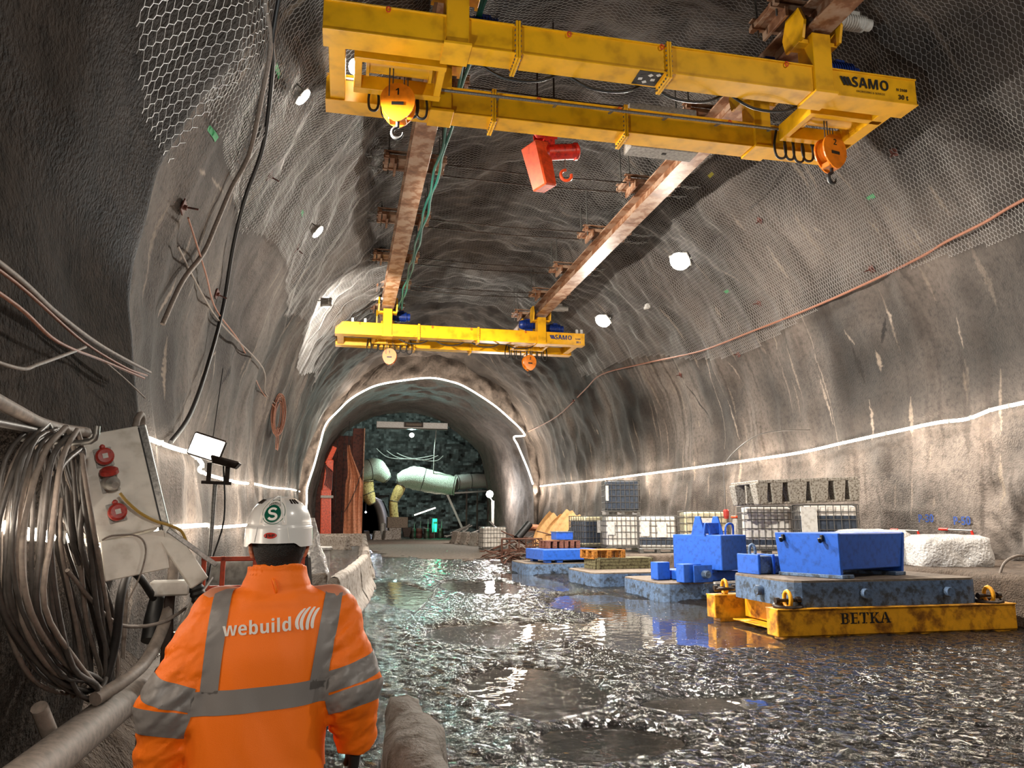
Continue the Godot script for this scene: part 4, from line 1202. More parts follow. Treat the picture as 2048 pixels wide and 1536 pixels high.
# a caged liquid tank on its pallet, 1.2 x 1.0 x 1.16
func tank(label: String, at: Vector3, turn: float, m: Material, fill: float, sheets: Array, sc := 1.0) -> void:
	var o := thing("caged_tank", label, "tank", at, deg_to_rad(turn))
	o.scale = Vector3.ONE * sc
	var lie := Basis(Vector3.RIGHT, Vector3.FORWARD, Vector3.UP)
	var body := Shape.new()
	var lev := [[0.16, 0.9], [0.2, 0.97], [0.24, 1.0], [1.04, 1.0], [1.1, 0.97], [1.13, 0.88]]
	var rows := []
	for l in lev:
		var row := []
		for q in slab_outline(1.12 * l[1], 0.92 * l[1], 0.1): row.append(Vector3(q.x, l[0], q.y))
		row.append(row[0])
		rows.append(row)
	body.sheet(rows, true)
	for e in [0, 5]:
		var cap: Array = rows[e].duplicate()
		cap.pop_back()
		body.flat(cap, Vector3.DOWN if e == 0 else Vector3.UP)
	var bm := part(o, "bottle", body, m)
	if fill > 0:       # the liquid shows through the wall up to its level
		rows = []
		for y in [0.25, 0.25 + 0.78 * fill]:
			var row := []
			for q in slab_outline(1.126, 0.926, 0.1): row.append(Vector3(q.x, y, q.y))
			row.append(row[0])
			rows.append(row)
		part(bm, "liquid_level", Shape.new().sheet(rows, true), M.ibc_blue if m != M.ibc_blue else M.ibc_white)
	part(bm, "filler_cap", Shape.new().lathe([Vector2(0.001, 1.17), Vector2(0.1, 1.17), Vector2(0.11, 1.12), Vector2(0.11, 1.1)], Transform3D.IDENTITY, 16), M.black)
	var cage := Shape.new()
	for y in [0.2, 0.42, 0.63, 0.84, 1.0, 1.15]:
		var ring := []
		for q in slab_outline(1.18, 0.98, 0.08): ring.append(Vector3(q.x, y, q.y))
		cage.tube(ring, 0.011, 5, false, true)
	for k in 8:
		for s in [-1, 1]:
			cage.tube([Vector3(-0.525 + k * 0.15, 0.15, s * 0.49), Vector3(-0.525 + k * 0.15, 1.15, s * 0.49)], 0.010, 5)
			if k < 7: cage.tube([Vector3(s * 0.59, 0.15, -0.42 + k * 0.14), Vector3(s * 0.59, 1.15, -0.42 + k * 0.14)], 0.010, 5)
	part(o, "cage", cage, M.cage_steel)
	var pal := Shape.new()
	for s in [-1, 0, 1]:
		pal.box(Vector3(s * 0.52, 0.06, 0), Vector3(0.12, 0.11, 0.96))
		pal.box(Vector3(0, 0.008, s * 0.42), Vector3(1.16, 0.016, 0.12))
	pal.box(Vector3(0, 0.13, 0), Vector3(1.2, 0.035, 1.0))
	part(o, "pallet", pal, M.steel)
	for q in sheets:
		part(o, "label_plate", Shape.new().box(Vector3(q[0], q[1], 0.508), Vector3(q[2], q[3], 0.01), Basis.IDENTITY, 0.002), M.white_paint)

func make_tanks() -> void:
	tank("caged tank with yellowish side and dark liquid, leftmost of the row beside the tan sheet", Vector3(8.45, 0.68, -26.1), 18, M.ibc_yellow, 0.93, [[0.1, 0.8, 0.32, 0.42]])
	tank("white caged tank under the raised dark one, label sheet at its left", Vector3(9.15, 0.68, -24.95), -8, M.ibc_white, 0.0, [[-0.42, 0.75, 0.24, 0.42]])
	tank("white caged tank with two pale label sheets and a low liquid level", Vector3(9.8, 0.68, -23.4), -18, M.ibc_white, 0.3, [[-0.4, 0.75, 0.26, 0.46], [0.12, 0.72, 0.28, 0.46]])
	tank("yellowish white caged tank behind the bright blue box with lugs", Vector3(9.45, 0.78, -19.4), -14, M.ibc_yellow, 0.0, [[0.0, 0.82, 0.42, 0.3]])
	tank("caged tank of dark liquid raised on top of another, highest of all the tanks", Vector3(9.2, 1.86, -25.0), -12, M.ibc_blue, 0.0, [[-0.52, 0.72, 0.1, 0.5]])
	tank("white caged tank under the left end of the dirty plastic pallet", Vector3(10.0, 0.87, -17.2), -22, M.ibc_white, 0.16, [])
	tank("white caged tank under the dirty plastic pallet, printed sheet on its left corner", Vector3(10.15, 0.87, -15.0), -22, M.ibc_white, 0.86, [[-0.42, 0.8, 0.32, 0.6]], 1.0)
	tank("lone white caged tank standing on the floor left of the scrap heap", Vector3(7.95, 0.06, -41.5), 4, M.ibc_white, 0.0, [], 1.12)

func make_right_bits() -> void:
	# plastic pallet bridging the two tanks
	var o := thing("plastic_pallet", "dirty grey hollow plastic pallet lying across two white tanks", "plastic pallet", Vector3(9.98, 2.06, -15.85), deg_to_rad(-6))
	o.rotation.z = 0.04
	var deck := Shape.new()
	deck.box(Vector3(0, 0.5, 0), Vector3(2.3, 0.07, 1.5), Basis.IDENTITY, 0.012)
	part(o, "deck", deck, M.pallet_plastic)
	for s in [-1.06, -0.72, -0.25, 0.25, 0.72, 1.06]:
		for e in [-1, 1]: part(o, "foot", Shape.new().hexa(Vector3(s, 0.24, e * 0.58), Vector3(0.2 if absf(s) > 0.5 else 0.34, 0.46, 0.24), Vector3(0.28 if absf(s) > 0.5 else 0.44, 0.46, 0.34), Basis.IDENTITY, 0.012), M.pallet_plastic)
	part(o, "base_rail", Shape.new().box(Vector3(0, 0.03, 0.58), Vector3(2.2, 0.05, 0.2)), M.pallet_plastic)
	part(o, "base_rail", Shape.new().box(Vector3(0, 0.03, -0.58), Vector3(2.2, 0.05, 0.2)), M.pallet_plastic)
	part(o, "inner_wall", Shape.new().box(Vector3(0, 0.26, 0), Vector3(2.25, 0.44, 0.06)), M.pallet_plastic)
	# switch box leaning behind the bright blue box
	o = thing("switch_box", "leaning grey and orange-red electrical box with red sockets between the tanks", "electrical box", Vector3(9.6, 0.8, -17.9), deg_to_rad(-8))
	var ln := Basis(Vector3.FORWARD, 0.16)
	part(o, "case", Shape.new().box(ln * Vector3(0, 0.55, 0), Vector3(0.34, 0.78, 0.26), ln, 0.015), M.panel_grey)
	part(o, "stand", Shape.new().box(ln * Vector3(0.03, 0.07, 0), Vector3(0.3, 0.3, 0.3), ln, 0.015), M.orange_red)
	part(o, "roof", Shape.new().box(ln * Vector3(0, 0.96, 0), Vector3(0.42, 0.06, 0.34), ln, 0.015), M.orange_red)
	for k in 3: part(o, "socket", Shape.new().lathe([Vector2(0.001, 0.06), Vector2(0.06, 0.06), Vector2(0.065, 0), Vector2(0.075, 0)], Transform3D(ln * Basis(Vector3.FORWARD, PI / 2), ln * Vector3(0.17, 0.82 - k * 0.2, 0.02)), 16), M.red_plastic)
	o = thing("hanging_plug", "red plug socket hanging on a cable above the leaning electrical box", "plug", Vector3(9.62, 1.85, -18.4))
	part(o, "plug_body", Shape.new().lathe([Vector2(0.001, -0.12), Vector2(0.05, -0.12), Vector2(0.07, -0.05), Vector2(0.075, 0.08), Vector2(0.05, 0.12), Vector2(0.001, 0.12)], Transform3D.IDENTITY, 16), M.red_plastic)
	part(o, "cable", Shape.new().tube(curve([Vector3(0, 0.12, 0), Vector3(0.02, 0.6, -0.05), Vector3(0.3, 1.4, -0.4), Vector3(1.4, 2.15, -0.5), Vector3(2.9, 2.3, -0.5)], 5), 0.014, 6), M.grey_cable)
	# wrapped stack on the bench
	o = thing("wrapped_stack", "stack of goods wrapped in crumpled clear plastic film on the bench by the right wall", "wrapped stack", Vector3(11.0, 0.84, -12.85), deg_to_rad(-15))
	for q in [[0.15, 0.0, 1.3, 0.52, 1.05], [-0.85, -0.75, 1.2, 0.6, 1.2]]:
		var rows := []
		var lev := [[0.02, 1.0], [0.12, 1.03], [0.25, 1.01], [0.38, 1.02], [0.47, 1.0], [0.55, 0.96], [0.60, 0.8], [0.62, 0.4], [0.63, 0.01]]
		for l in lev:
			var row := []
			for k in 65:
				var an := TAU * k / 64.0
				var cs := cos(an)
				var sn := sin(an)
				var e := pow(pow(absf(cs), 8) + pow(absf(sn), 8), -0.125)
				var p := Vector3(q[0] + cs * e * q[2] / 2 * l[1], l[0] * q[3] / 0.55, q[1] + sn * e * q[4] / 2 * l[1])
				p += Vector3(cs, 0.35, sn) * mid.get_noise_3d(p.x * 4, p.y * 9, p.z * 4) * 0.09
				row.append(p)
			rows.append(row)
		part(o, "film", Shape.new().sheet(rows, true), M.plastic_wrap)
	# anchors in the wall, their painted heads and sprayed marks
	for q in [[-15.6, 0.9235, -0.5], [-14.0, 0.9225, -0.4]]:
		var a := wall_at(q[1], q[0], 0.02)
		var r := thing("anchor_rod", "red tipped anchor rod along the right wall, below the left blue mark" if q[0] < -15 else "red tipped anchor rod along the right wall, below the right blue mark", "anchor rod", a)
		part(r, "rod", Shape.new().tube([Vector3(-0.12, 0, -0.25), Vector3(-0.12, -0.02, 0.62)], 0.018, 8), M.galvanised)
		part(r, "red_end", Shape.new().tube([Vector3(-0.12, 0.0, -0.26), Vector3(-0.12, -0.005, -0.02)], 0.03, 8), M.red_paint)
		part(r, "red_end", Shape.new().tube([Vector3(-0.12, -0.02, 0.6), Vector3(-0.1, -0.25, 0.64)], 0.025, 8), M.red_paint)
	for q in [["P-30", -14.73, 0.9133], ["P-50", -13.7, 0.9154]]:
		var a := wall_at(q[2], q[1], 0.05)
		var w := part(self, numbered("sprayed_mark"), lettering(q[0], 0.17, true), M.blue_spray)
		w.transform = Transform3D(Basis(Vector3.UP, -PI / 2), a)
		tag(w, "blue sprayed mark %s on the right wall above the wrapped stack" % q[0], "sprayed mark")
	var idx := 0
	for q in [[-15.17, 0.7166], [-19.68, 0.7033], [-21.83, 0.7339], [-26.23, 0.7301], [-17.59, 0.6544], [-12.66, 0.6661], [-38.34, 0.7047], [-10.33, 0.234], [-13.88, 0.2949], [-14.07, 0.2301], [-17.8, 0.2984]]:
		var a := wall_at(q[1], q[0], 0.0)
		var nn := inward(CAV, q[1])
		var up := Vector3(nn.x, nn.y, 0)
		var side := Vector3.FORWARD
		var b := Basis(side.cross(up), up, side) * Basis(Vector3.UP, idx * 0.7)
		var r := thing("rock_bolt", "rust red rock bolt plate on the %s wall, %s from the camera" % (["right", NTH[[5, 0, 4, 1, 2, 3, 6].find(idx)]] if q[1] > 0.5 else ["left", NTH[idx - 7]]), "rock bolt", a, 0, "rock bolts of the right wall" if q[1] > 0.5 else "rock bolts of the left wall")
		var sh := Shape.new()
		sh.box(b * Vector3(0, 0.02, 0), Vector3(0.17, 0.02, 0.17), b, 0.004)
		sh.lathe([Vector2(0.001, 0.07), Vector2(0.035, 0.07), Vector2(0.035, 0.02)], Transform3D(b, Vector3.ZERO), 6)
		part(r, "plate", sh, M.rust_panel)
		part(r, "bolt", Shape.new().tube([Vector3.ZERO, b * Vector3(0.02, 0.2, 0.04)], 0.014, 6), M.rust_panel)
		idx += 1
	for q in [[-14.08, 0.6801, "green_paint", "near the cable"], [-20.75, 0.684, "green_paint", "near the glaring lamp"], [-17.8, 0.6112, "yellow_paint", "under the crane"], [-10.24, 0.2642, "green_paint", "by the pale hose"], [-11.33, 0.3119, "green_paint", "beside the lamp"], [-16.96, 0.3123, "green_paint", "above the middle lamp"]]:
		var sh := Shape.new()
		var rows := []
		for i in 3:
			var row := []
			for j in 7: row.append(wall_at(q[1] + (i - 1) * 0.0012, q[0] + (j - 3) * 0.05, 0.012 - 0.012 * absf(j - 3) / 3.0))
			rows.append(row)
		sh.sheet(rows, false)
		whole("paint_mark", sh, M[q[2]], ("green" if q[2] == "green_paint" else "yellow") + " paint dash on the %s wall " % ("right" if q[1] > 0.5 else "left") + q[3], "paint mark")
	# cables along the right wall
	var pts := []
	for q in [[-6.0, 0.716], [-9.0, 0.717], [-10.95, 0.7179], [-11.75, 0.7198], [-12.78, 0.7205], [-13.83, 0.7225], [-16.09, 0.7234], [-18.22, 0.7227], [-20.54, 0.7206], [-23.41, 0.718], [-25.59, 0.7123], [-28.56, 0.7034], [-32.83, 0.6924], [-36.28, 0.6992], [-41.82, 0.714], [-48.8, 0.7164]]: pts.append(wall_at(q[1], q[0], 0.1))
	whole("slung_cable", Shape.new().tube(curve(pts, 5), 0.03, 6), M.orange_cable, "pale orange cable swagged across the right wall from the top edge down to the arch", "cable")
	pts = []
	for q in [[-8.0, 0.64], [-14.82, 0.6353], [-17.06, 0.644], [-19.59, 0.6443], [-21.3, 0.644], [-23.0, 0.652], [-24.97, 0.6577], [-27.0, 0.651], [-28.65, 0.6432], [-33.0, 0.645]]: pts.append(wall_at(q[1], q[0], 0.06))
	whole("slung_cable", Shape.new().tube(curve(pts, 5), 0.014, 6), M.grey_cable, "thin dark cable slung between the two glaring lamps of the right wall", "cable")
	var jb := thing("junction_box", "small white junction box on the dark cable between the two glaring lamps", "electrical box", wall_at(0.6577, -24.97, 0.1))
	part(jb, "box", Shape.new().box(Vector3.ZERO, Vector3(0.14, 0.16, 0.2)), M.white_paint)
	part(jb, "lid", Shape.new().box(Vector3(-0.06, -0.05, 0), Vector3(0.08, 0.1, 0.22)), M.white_paint)
	# bent steel hoops at the right edge
	for q in [[11.2, -9.6, 0.62, 0.75, 0.3], [10.9, -11.0, 0.75, 0.42, 1.2]]:
		var c := Vector3(q[0], 0.7, q[1])
		whole("steel_hoop", Shape.new().tube(curve([c + Vector3(-q[2] * 0.5, -0.05, 0), c + Vector3(-q[2] * 0.4, q[3] * 0.7, 0.1), c + Vector3(0, q[3], 0.1), c + Vector3(q[2] * 0.5, q[3] * 0.8, -0.1), c + Vector3(q[2] * 0.6, 0, -0.2)], 6), 0.022, 6), M.dusty_hose, "bent pale hoop of tube at the right edge beyond the yellow frame" if q[1] > -10 else "low bent pale hoop between the wrapped stack and the largest slab", "hoop")
	# scrap heap: bent bars, tan torn sheet, dark tube
	for k in 64:
		var a: Vector3 = Vector3(rng.randf_range(6.2, 8.6), 0, rng.randf_range(-34.0, -29.5))
		var up := rng.randf_range(0.1, 1.5) * clampf((a.x - 5.9) / 1.6, 0.15, 1.0)
		var d: Vector3 = Vector3(rng.randf_range(-1, 1), rng.randf_range(-0.25, 0.25), rng.randf_range(-0.8, 0.8)).normalized()
		var L := rng.randf_range(0.9, 2.2)
		a.y = maxf(0.1, up * 0.75)
		var p0: Vector3 = a - d * L * 0.5
		var p2: Vector3 = a + d * L * 0.5
		p0.y = maxf(p0.y, 0.06); p2.y = maxf(p2.y, 0.06)
		var pm: Vector3 = a + Vector3(rng.randf_range(-0.15, 0.15), rng.randf_range(-0.05, 0.2), 0)
		whole("steel_bar", Shape.new().tube(curve([p0, pm, p2], 4), rng.randf_range(0.018, 0.03), 5), M.rebar if k % 3 else M.dusty_hose, "rusty bent steel bar in the scrap heap left of the blue slabs", "steel bar", "bars of the scrap heap")
	for k in 3:
		var c := Vector3(6.1 + k * 0.55, 0.06, -29.9 - k * 1.15)
		var sh := Shape.new()
		for y in [0.0, 0.45, 0.9]: sh.tube([c + Vector3(0, y, 0), c + Vector3(1.3, y, 0.15), c + Vector3(1.45, y, -0.8), c + Vector3(0.15, y, -0.9)], 0.022, 5, false, true)
		for q in [[0, 0], [1.3, 0.15], [1.45, -0.8], [0.15, -0.9], [0.65, 0.07]]: sh.bar(c + Vector3(q[0], 0, q[1]), c + Vector3(q[0], 0.9, q[1]), 0.04, 0.04)
		sh.bar(c, c + Vector3(1.3, 0.9, 0.15), 0.03, 0.03)
		whole("steel_cage", sh, M.rebar, ["rusty steel cage frame at the near edge of the scrap heap", "rusty steel cage frame in the middle of the scrap heap", "rusty steel cage frame at the back of the scrap heap, beside the blue tray"][k], "steel cage")
	var rows := []
	for i in 9:
		var row := []
		for j in 25:
			var u := j / 24.0 - 0.5
			var t := i / 8.0
			row.append(Vector3(u * 1.3 + 0.75 * t * t, t * (1.35 + 0.12 * sin(u * 9.0 + 0.5) + 0.05 * sin(u * 31.0)), -0.3 * cos(u * 2.6) + 0.09 * absf(sin(u * 9.4 + 0.6)) - t * 0.25))
		rows.append(row)
	var sh := Shape.new()
	sh.sheet(rows, false)
	var back := []
	for r in rows: back.append(r.map(func(p): return p + Vector3(0, 0, -0.02)))
	sh.sheet(back, true)
	var tan := thing("torn_sheet", "tan ribbed sheet with a torn top edge leaning behind the scrap heap", "sheet", Vector3(8.3, 0.65, -31.2), deg_to_rad(-10))
	part(tan, "panel", sh, M.tan_sheet)
	whole("dark_tube", Shape.new().tube([Vector3(7.05, 0.95, -31.5), Vector3(7.65, 1.55, -31.8)], 0.16, 14), M.black, "short fat black tube lying tilted on the scrap heap", "tube")
	whole("pale_tube", Shape.new().tube([Vector3(7.6, 1.4, -32.3), Vector3(8.5, 1.35, -32.2)], 0.14, 14), M.tarp, "short brown tube behind the fat black tube on the scrap heap", "tube")
	whole("steel_plank", Shape.new().bar(Vector3(8.6, 1.6, -46.0), Vector3(9.9, 0.12, -45.0), 0.3, 0.08), M.black, "black plank leaning near the lamp mast beyond the lone tank", "plank")

func jersey(label: String, at: Vector3, L: float, turn: float, group := "", rough := 0.03) -> void:
	var o := thing("jersey_barrier", label, "barrier", at, turn, group)
	var pr := [Vector2(-0.3, 0), Vector2(-0.3, 0.08), Vector2(-0.24, 0.18), Vector2(-0.16, 0.32), Vector2(-0.125, 0.55), Vector2(-0.1, 0.78), Vector2(-0.07, 0.84), Vector2(0.0, 0.855), Vector2(0.07, 0.84), Vector2(0.1, 0.78), Vector2(0.125, 0.55), Vector2(0.16, 0.32), Vector2(0.24, 0.18), Vector2(0.3, 0.08), Vector2(0.3, 0)]
	var rows := []
	var n := int(L / 0.06)
	for i in n + 1:
		var row := []
		for k in pr.size():
			var z := -L / 2 + L * i / n
			var p := Vector3(pr[k].x, pr[k].y, z)
			var q := p + at * 3.0
			p += Vector3(signf(p.x) * 1.0, 0.7 if p.y > 0.7 else 0.0, 0) * mid.get_noise_3d(q.x * 3, q.y * 4, q.z * 3.0) * rough
			row.append(p)
		rows.append(row)
	var sh := Shape.new().sheet(rows, true)
	var mid_p := Vector3(0, 0.4, 0)
	for e in [0, n]:
		for k in range(0, 7): sh.hull_face([rows[e][k], rows[e][k + 1], rows[e][13 - k], rows[e][14 - k]], mid_p)
	part(o, "body", sh, M.concrete)
	var slot := Shape.new()
	for s in [-0.3, 0.3]: slot.box(Vector3(0, 0.05, s * L), Vector3(0.615, 0.1, 0.28))
	part(o, "forklift_slot", slot, M.steel_dark)
	var loops := Shape.new()
	for y in [0.35, 0.6]: loops.tube(ring_pts(Vector3(0, y, L / 2 + 0.03), 0.04, 0.05, 10, Vector3.RIGHT, Vector3.BACK), 0.011, 5, false, true)
	part(o, "coupling_loop", loops, M.steel_dark)

func make_barriers() -> void:
	jersey("rough weathered concrete barrier at the worker's right hand, nearest of the row", Vector3(0.3, 0.0, -2.0), 4.0, -0.02, "", 0.075)
	jersey("concrete barrier beside the grey slotted plastic barrier, its end facing the camera", Vector3(0.1, -0.02, -14.6), 3.9, -0.1)
	jersey("second concrete barrier beyond the slotted plastic barrier", Vector3(0.45, -0.02, -18.6), 3.9, -0.075)
	for k in 4: jersey("concrete barrier in the far row along the left edge of the road, %s of four" % NTH[k], Vector3(0.75 + k * 0.16, -0.02, -25.0 - k * 6.5), 3.6, -0.03, "far barriers of the left row")
	jersey("concrete barrier standing crosswise below the brown tarpaulin", Vector3(-0.2, 0, -50.6), 3.4, PI / 2 + 0.03)
	jersey("concrete barrier lying crosswise right of the tarpaulin, by the rusty column", Vector3(-0.3, 0, -44.5), 2.6, 0.5)
	for k in 4: jersey("short concrete barrier in the row left of the lone white tank, %s from it" % NTH[3 - k], Vector3(7.75 + k * 0.3, 0.07, -54.0 + k * 2.2), 1.6, 0.1, "short barriers by the lone tank")
	# grey plastic barriers with slots
	for k in 2:
		var o := thing("plastic_barrier", "grey plastic barrier with tall slots right of the helmet" if k == 0 else "grey plastic barrier standing behind the slotted one, farther from the camera", "barrier", Vector3(-0.62 - k * 0.35, 0, -13.4 - k * 2.5), deg_to_rad(-38 + k * 30))
		var sh := Shape.new()
		sh.hexa(Vector3(0, 0.24, 0), Vector3(0.95, 0.48, 0.52), Vector3(0.95, 0.48, 0.34), Basis.IDENTITY, 0.03)
		sh.hexa(Vector3(0, 0.85, 0), Vector3(0.95, 0.76, 0.34), Vector3(0.95, 0.76, 0.26), Basis.IDENTITY, 0.03)
		part(o, "body", sh, M.panel_grey)
		part(o, "top_rim", Shape.new().box(Vector3(0, 1.24, 0), Vector3(0.99, 0.07, 0.32), Basis.IDENTITY, 0.02), M.panel_grey)
		for s in [-0.28, 0.0, 0.28]: part(o, "slot", Shape.new().box(Vector3(s, 0.85, 0), Vector3(0.07, 0.55, 0.345), Basis.IDENTITY, 0.01), M.black)
	# orange guard frame and the dark machine behind it
	var o := thing("guard_frame", "orange-red tubular guard frame left of the worker's collar", "guard rail", Vector3(-1.06, 0, -6.5), 0.05)
	for y in [1.4, 1.18, 0.7, 0.25]: part(o, "rail", Shape.new().bar(Vector3(0, y, 0), Vector3(0.78, y, 0), 0.035, 0.035), M.orange_red)
	for x in [0.02, 0.16, 0.40, 0.76]: part(o, "post", Shape.new().bar(Vector3(x, 0.0, 0), Vector3(x, 1.42, 0), 0.035, 0.035), M.orange_red)
	o = thing("pump_skid", "grey and black machine behind the orange guard frame", "machine", Vector3(-0.9, 0, -8.6), 0.1)
	part(o, "tank", Shape.new().lathe([Vector2(0.001, -0.5), Vector2(0.25, -0.48), Vector2(0.3, -0.4), Vector2(0.3, 0.4), Vector2(0.25, 0.48), Vector2(0.001, 0.5)], Transform3D(Basis(Vector3.FORWARD, PI / 2), Vector3(0, 1.0, 0)), 24), M.panel_grey)
	part(o, "frame", Shape.new().box(Vector3(0, 0.36, 0), Vector3(1.1, 0.66, 0.6), Basis.IDENTITY, 0.02), M.steel_dark)
	part(o, "hood", Shape.new().hexa(Vector3(0.42, 1.05, 0.1), Vector3(0.4, 0.6, 0.5), Vector3(0.3, 0.6, 0.4), Basis.IDENTITY, 0.03), M.black)
	# crumpled silvery bag with a small strip of light by the helmet
	o = thing("foil_bag", "crumpled silvery foil bag right of the helmet", "bag", Vector3(-0.42, 0.0, -11.2))
	var rows := []
	for i in 14:
		var t := i / 13.0
		var row := []
		for k in 29:
			var an := TAU * k / 28.0
			var r := lerpf(0.26, 0.04, t) * (1.0 + 0.25 * mid.get_noise_3d(cos(an) * 5, t * 9, sin(an) * 5))
			row.append(Vector3(cos(an) * r, 0.98 + t * 0.75, sin(an) * r * 0.8))
		rows.append(row)
	part(o, "bag", Shape.new().sheet(rows, true), M.plastic_wrap)
	part(o, "stand", Shape.new().box(Vector3(0, 0.5, 0), Vector3(0.5, 0.98, 0.4), Basis.IDENTITY, 0.02), M.concrete)

func make_left_wall() -> void:
	# power distribution panel
	var c := Vector3(-0.98, 1.85, -3.75)
	var o := thing("power_panel", "tilted grey electrical distribution panel with three red sockets on the left", "electrical panel", c)
	o.scale = Vector3.ONE * 0.72
	var b := Basis(Vector3.BACK, 0.29) * Basis(Vector3.UP, 0.42)
	var P := func(x: float, y: float, z := 0.0) -> Vector3: return b * Vector3(x, y, z)
	part(o, "cover_plate", Shape.new().box(P.call(0, 0.02, 0.0), Vector3(0.36, 0.66, 0.025), b, 0.006), M.panel_light)
	part(o, "back_box", Shape.new().box(P.call(0, 0, -0.09), Vector3(0.33, 0.64, 0.15), b, 0.01), M.panel_light)
	part(o, "rail", Shape.new().bar(P.call(0.2, 0.35, 0.0), P.call(0.2, -0.36, 0.0), 0.028, 0.06), M.galvanised)
	part(o, "gap_strip", Shape.new().bar(P.call(0.178, 0.34, 0.0), P.call(0.178, -0.36, 0.0), 0.015, 0.028), M.black)
	part(o, "lower_plate", Shape.new().box(P.call(0.0, -0.44, 0.005), Vector3(0.36, 0.24, 0.02), Basis(Vector3.BACK, 0.2) * Basis(Vector3.UP, 0.42), 0.005), M.panel_light)
	part(o, "leg", Shape.new().box(P.call(0.25, -0.52, 0.02), Vector3(0.12, 0.42, 0.03), Basis(Vector3.BACK, 0.62) * Basis(Vector3.UP, 0.42), 0.006), M.panel_light)
	part(o, "leg_rail", Shape.new().bar(P.call(0.21, -0.34, 0.02), P.call(0.44, -0.64, 0.03), 0.02, 0.03), M.galvanised)
	part(o, "wall_bracket", Shape.new().bar(P.call(0.1, 0.2, -0.15), Vector3(-0.32, 0.22, -0.3), 0.05, 0.05), M.steel_dark)
	part(o, "wall_bracket", Shape.new().bar(P.call(0.1, -0.25, -0.15), Vector3(-0.32, -0.25, -0.3), 0.05, 0.05), M.steel_dark)
	part(o, "hook_tube", Shape.new().tube(curve([P.call(0.17, 0.33, -0.05), P.call(0.2, 0.4, -0.06), P.call(0.24, 0.44, -0.1), P.call(0.25, 0.4, -0.15), P.call(0.22, 0.34, -0.16)], 4), 0.022, 8), M.dusty_hose)
	var i := 0
	for y in [0.19, 0.03, -0.16]:
		var at: Vector3 = P.call(-0.05, y, 0.013)
		var so := Shape.new()
		so.box(at, Vector3(0.1, 0.12, 0.012), b, 0.004)
		for q in [[-1, -1], [1, -1], [-1, 1], [1, 1]]: so.lathe([Vector2(0.001, 0.008), Vector2(0.009, 0.008), Vector2(0.009, 0)], Transform3D(b * Basis(Vector3.RIGHT, PI / 2), at + b * Vector3(q[0] * 0.042, q[1] * 0.05, 0.004)), 8)
		so.lathe([Vector2(0.044, 0.05), Vector2(0.05, 0.0)], Transform3D(b * Basis(Vector3.RIGHT, PI / 2), at), 20)
		var sm := part(o, "socket", so, M.panel_grey)
		var lid := Shape.new()
		var lb := b * Basis(Vector3.RIGHT, PI / 2) if i != 1 else b * Basis(Vector3.RIGHT, 0.5)
		var off := Vector3(0, 0, 0.05) if i != 1 else Vector3(0, 0.065, 0.07)
		lid.lathe([Vector2(0.001, 0.016), Vector2(0.04, 0.014), Vector2(0.052, 0.006), Vector2(0.054, -0.016), Vector2(0.046, -0.022), Vector2(0.001, -0.022)], Transform3D(lb, at + b * off), 22)
		lid.box(at + b * Vector3(0, 0.062, 0.03), Vector3(0.03, 0.03, 0.03), b)
		part(sm, "lid", lid, M.red_plastic)
		if i != 1: part(sm, "label_plate", Shape.new().box(at + b * Vector3(0, 0, 0.068), Vector3(0.03, 0.03, 0.003), b, 0.0005), M.white_paint)
		else:
			var pg := Shape.new()
			pg.lathe([Vector2(0.001, 0.12), Vector2(0.02, 0.12), Vector2(0.03, 0.09), Vector2(0.042, 0.07), Vector2(0.045, 0.0), Vector2(0.001, 0.0)], Transform3D(b * Basis(Vector3.RIGHT, 1.9), at + b * Vector3(0, 0, 0.035)), 18)
			part(sm, "plug", pg, M.panel_grey)
		i += 1
	var wire := [P.call(-0.03, -0.06, 0.14), P.call(0.0, -0.12, 0.13), P.call(0.06, -0.2, 0.1), P.call(0.14, -0.27, 0.07), P.call(0.22, -0.32, 0.06), P.call(0.28, -0.37, 0.04), P.call(0.3, -0.44, 0.02)]
	part(o, "plug_cable", Shape.new().tube(curve(wire, 5), 0.0095, 7), M.yellow_cable)
	part(o, "thin_wire", Shape.new().tube(curve([P.call(-0.16, -0.3, 0.02), P.call(-0.1, -0.29, 0.03), P.call(0.03, -0.33, 0.03), P.call(0.06, -0.42, 0.03), P.call(0.0, -0.56, 0.03), P.call(-0.1, -0.7, 0.0)], 5), 0.005, 5), M.dusty_hose)
	# bundle of hanging cable loops
	for k in 17:
		var j := func(a: float) -> float: return rng.randf_range(-a, a)
		var w := rng.randf_range(0.6, 1.1)
		var pts := []
		for q in [[2.04, -3.12], [1.92, -2.92], [1.66, -2.88], [1.38, -3.0], [1.14, -3.4], [0.98, -3.85], [0.92, -4.12], [1.02, -4.14], [1.28, -3.9], [1.62, -3.55], [1.9, -3.3], [2.02, -3.2]]:
			pts.append(Vector3(-1.13 + k * 0.009 + j.call(0.012), lerpf(1.45, q[0], 0.75 + 0.25 * w) + j.call(0.03), lerpf(-3.35, q[1], w) + j.call(0.05)))
		pts.append(pts[0])
		whole("cable_loop", Shape.new().tube(curve(pts, 4), rng.randf_range(0.007, 0.0115), 7, false), M.grey_cable if k % 4 else M.dusty_hose, "long grey cable loop in the bundle hanging on the near left wall", "cable", "cable loops on the near left wall")
	whole("cable_hook", Shape.new().tube(curve([Vector3(-1.2, 2.0, -3.16), Vector3(-1.1, 1.99, -3.16), Vector3(-0.94, 1.99, -3.16), Vector3(-0.92, 2.05, -3.16)], 4), 0.012, 6), M.steel, "steel hook that carries the hanging bundle of cable loops", "hook")
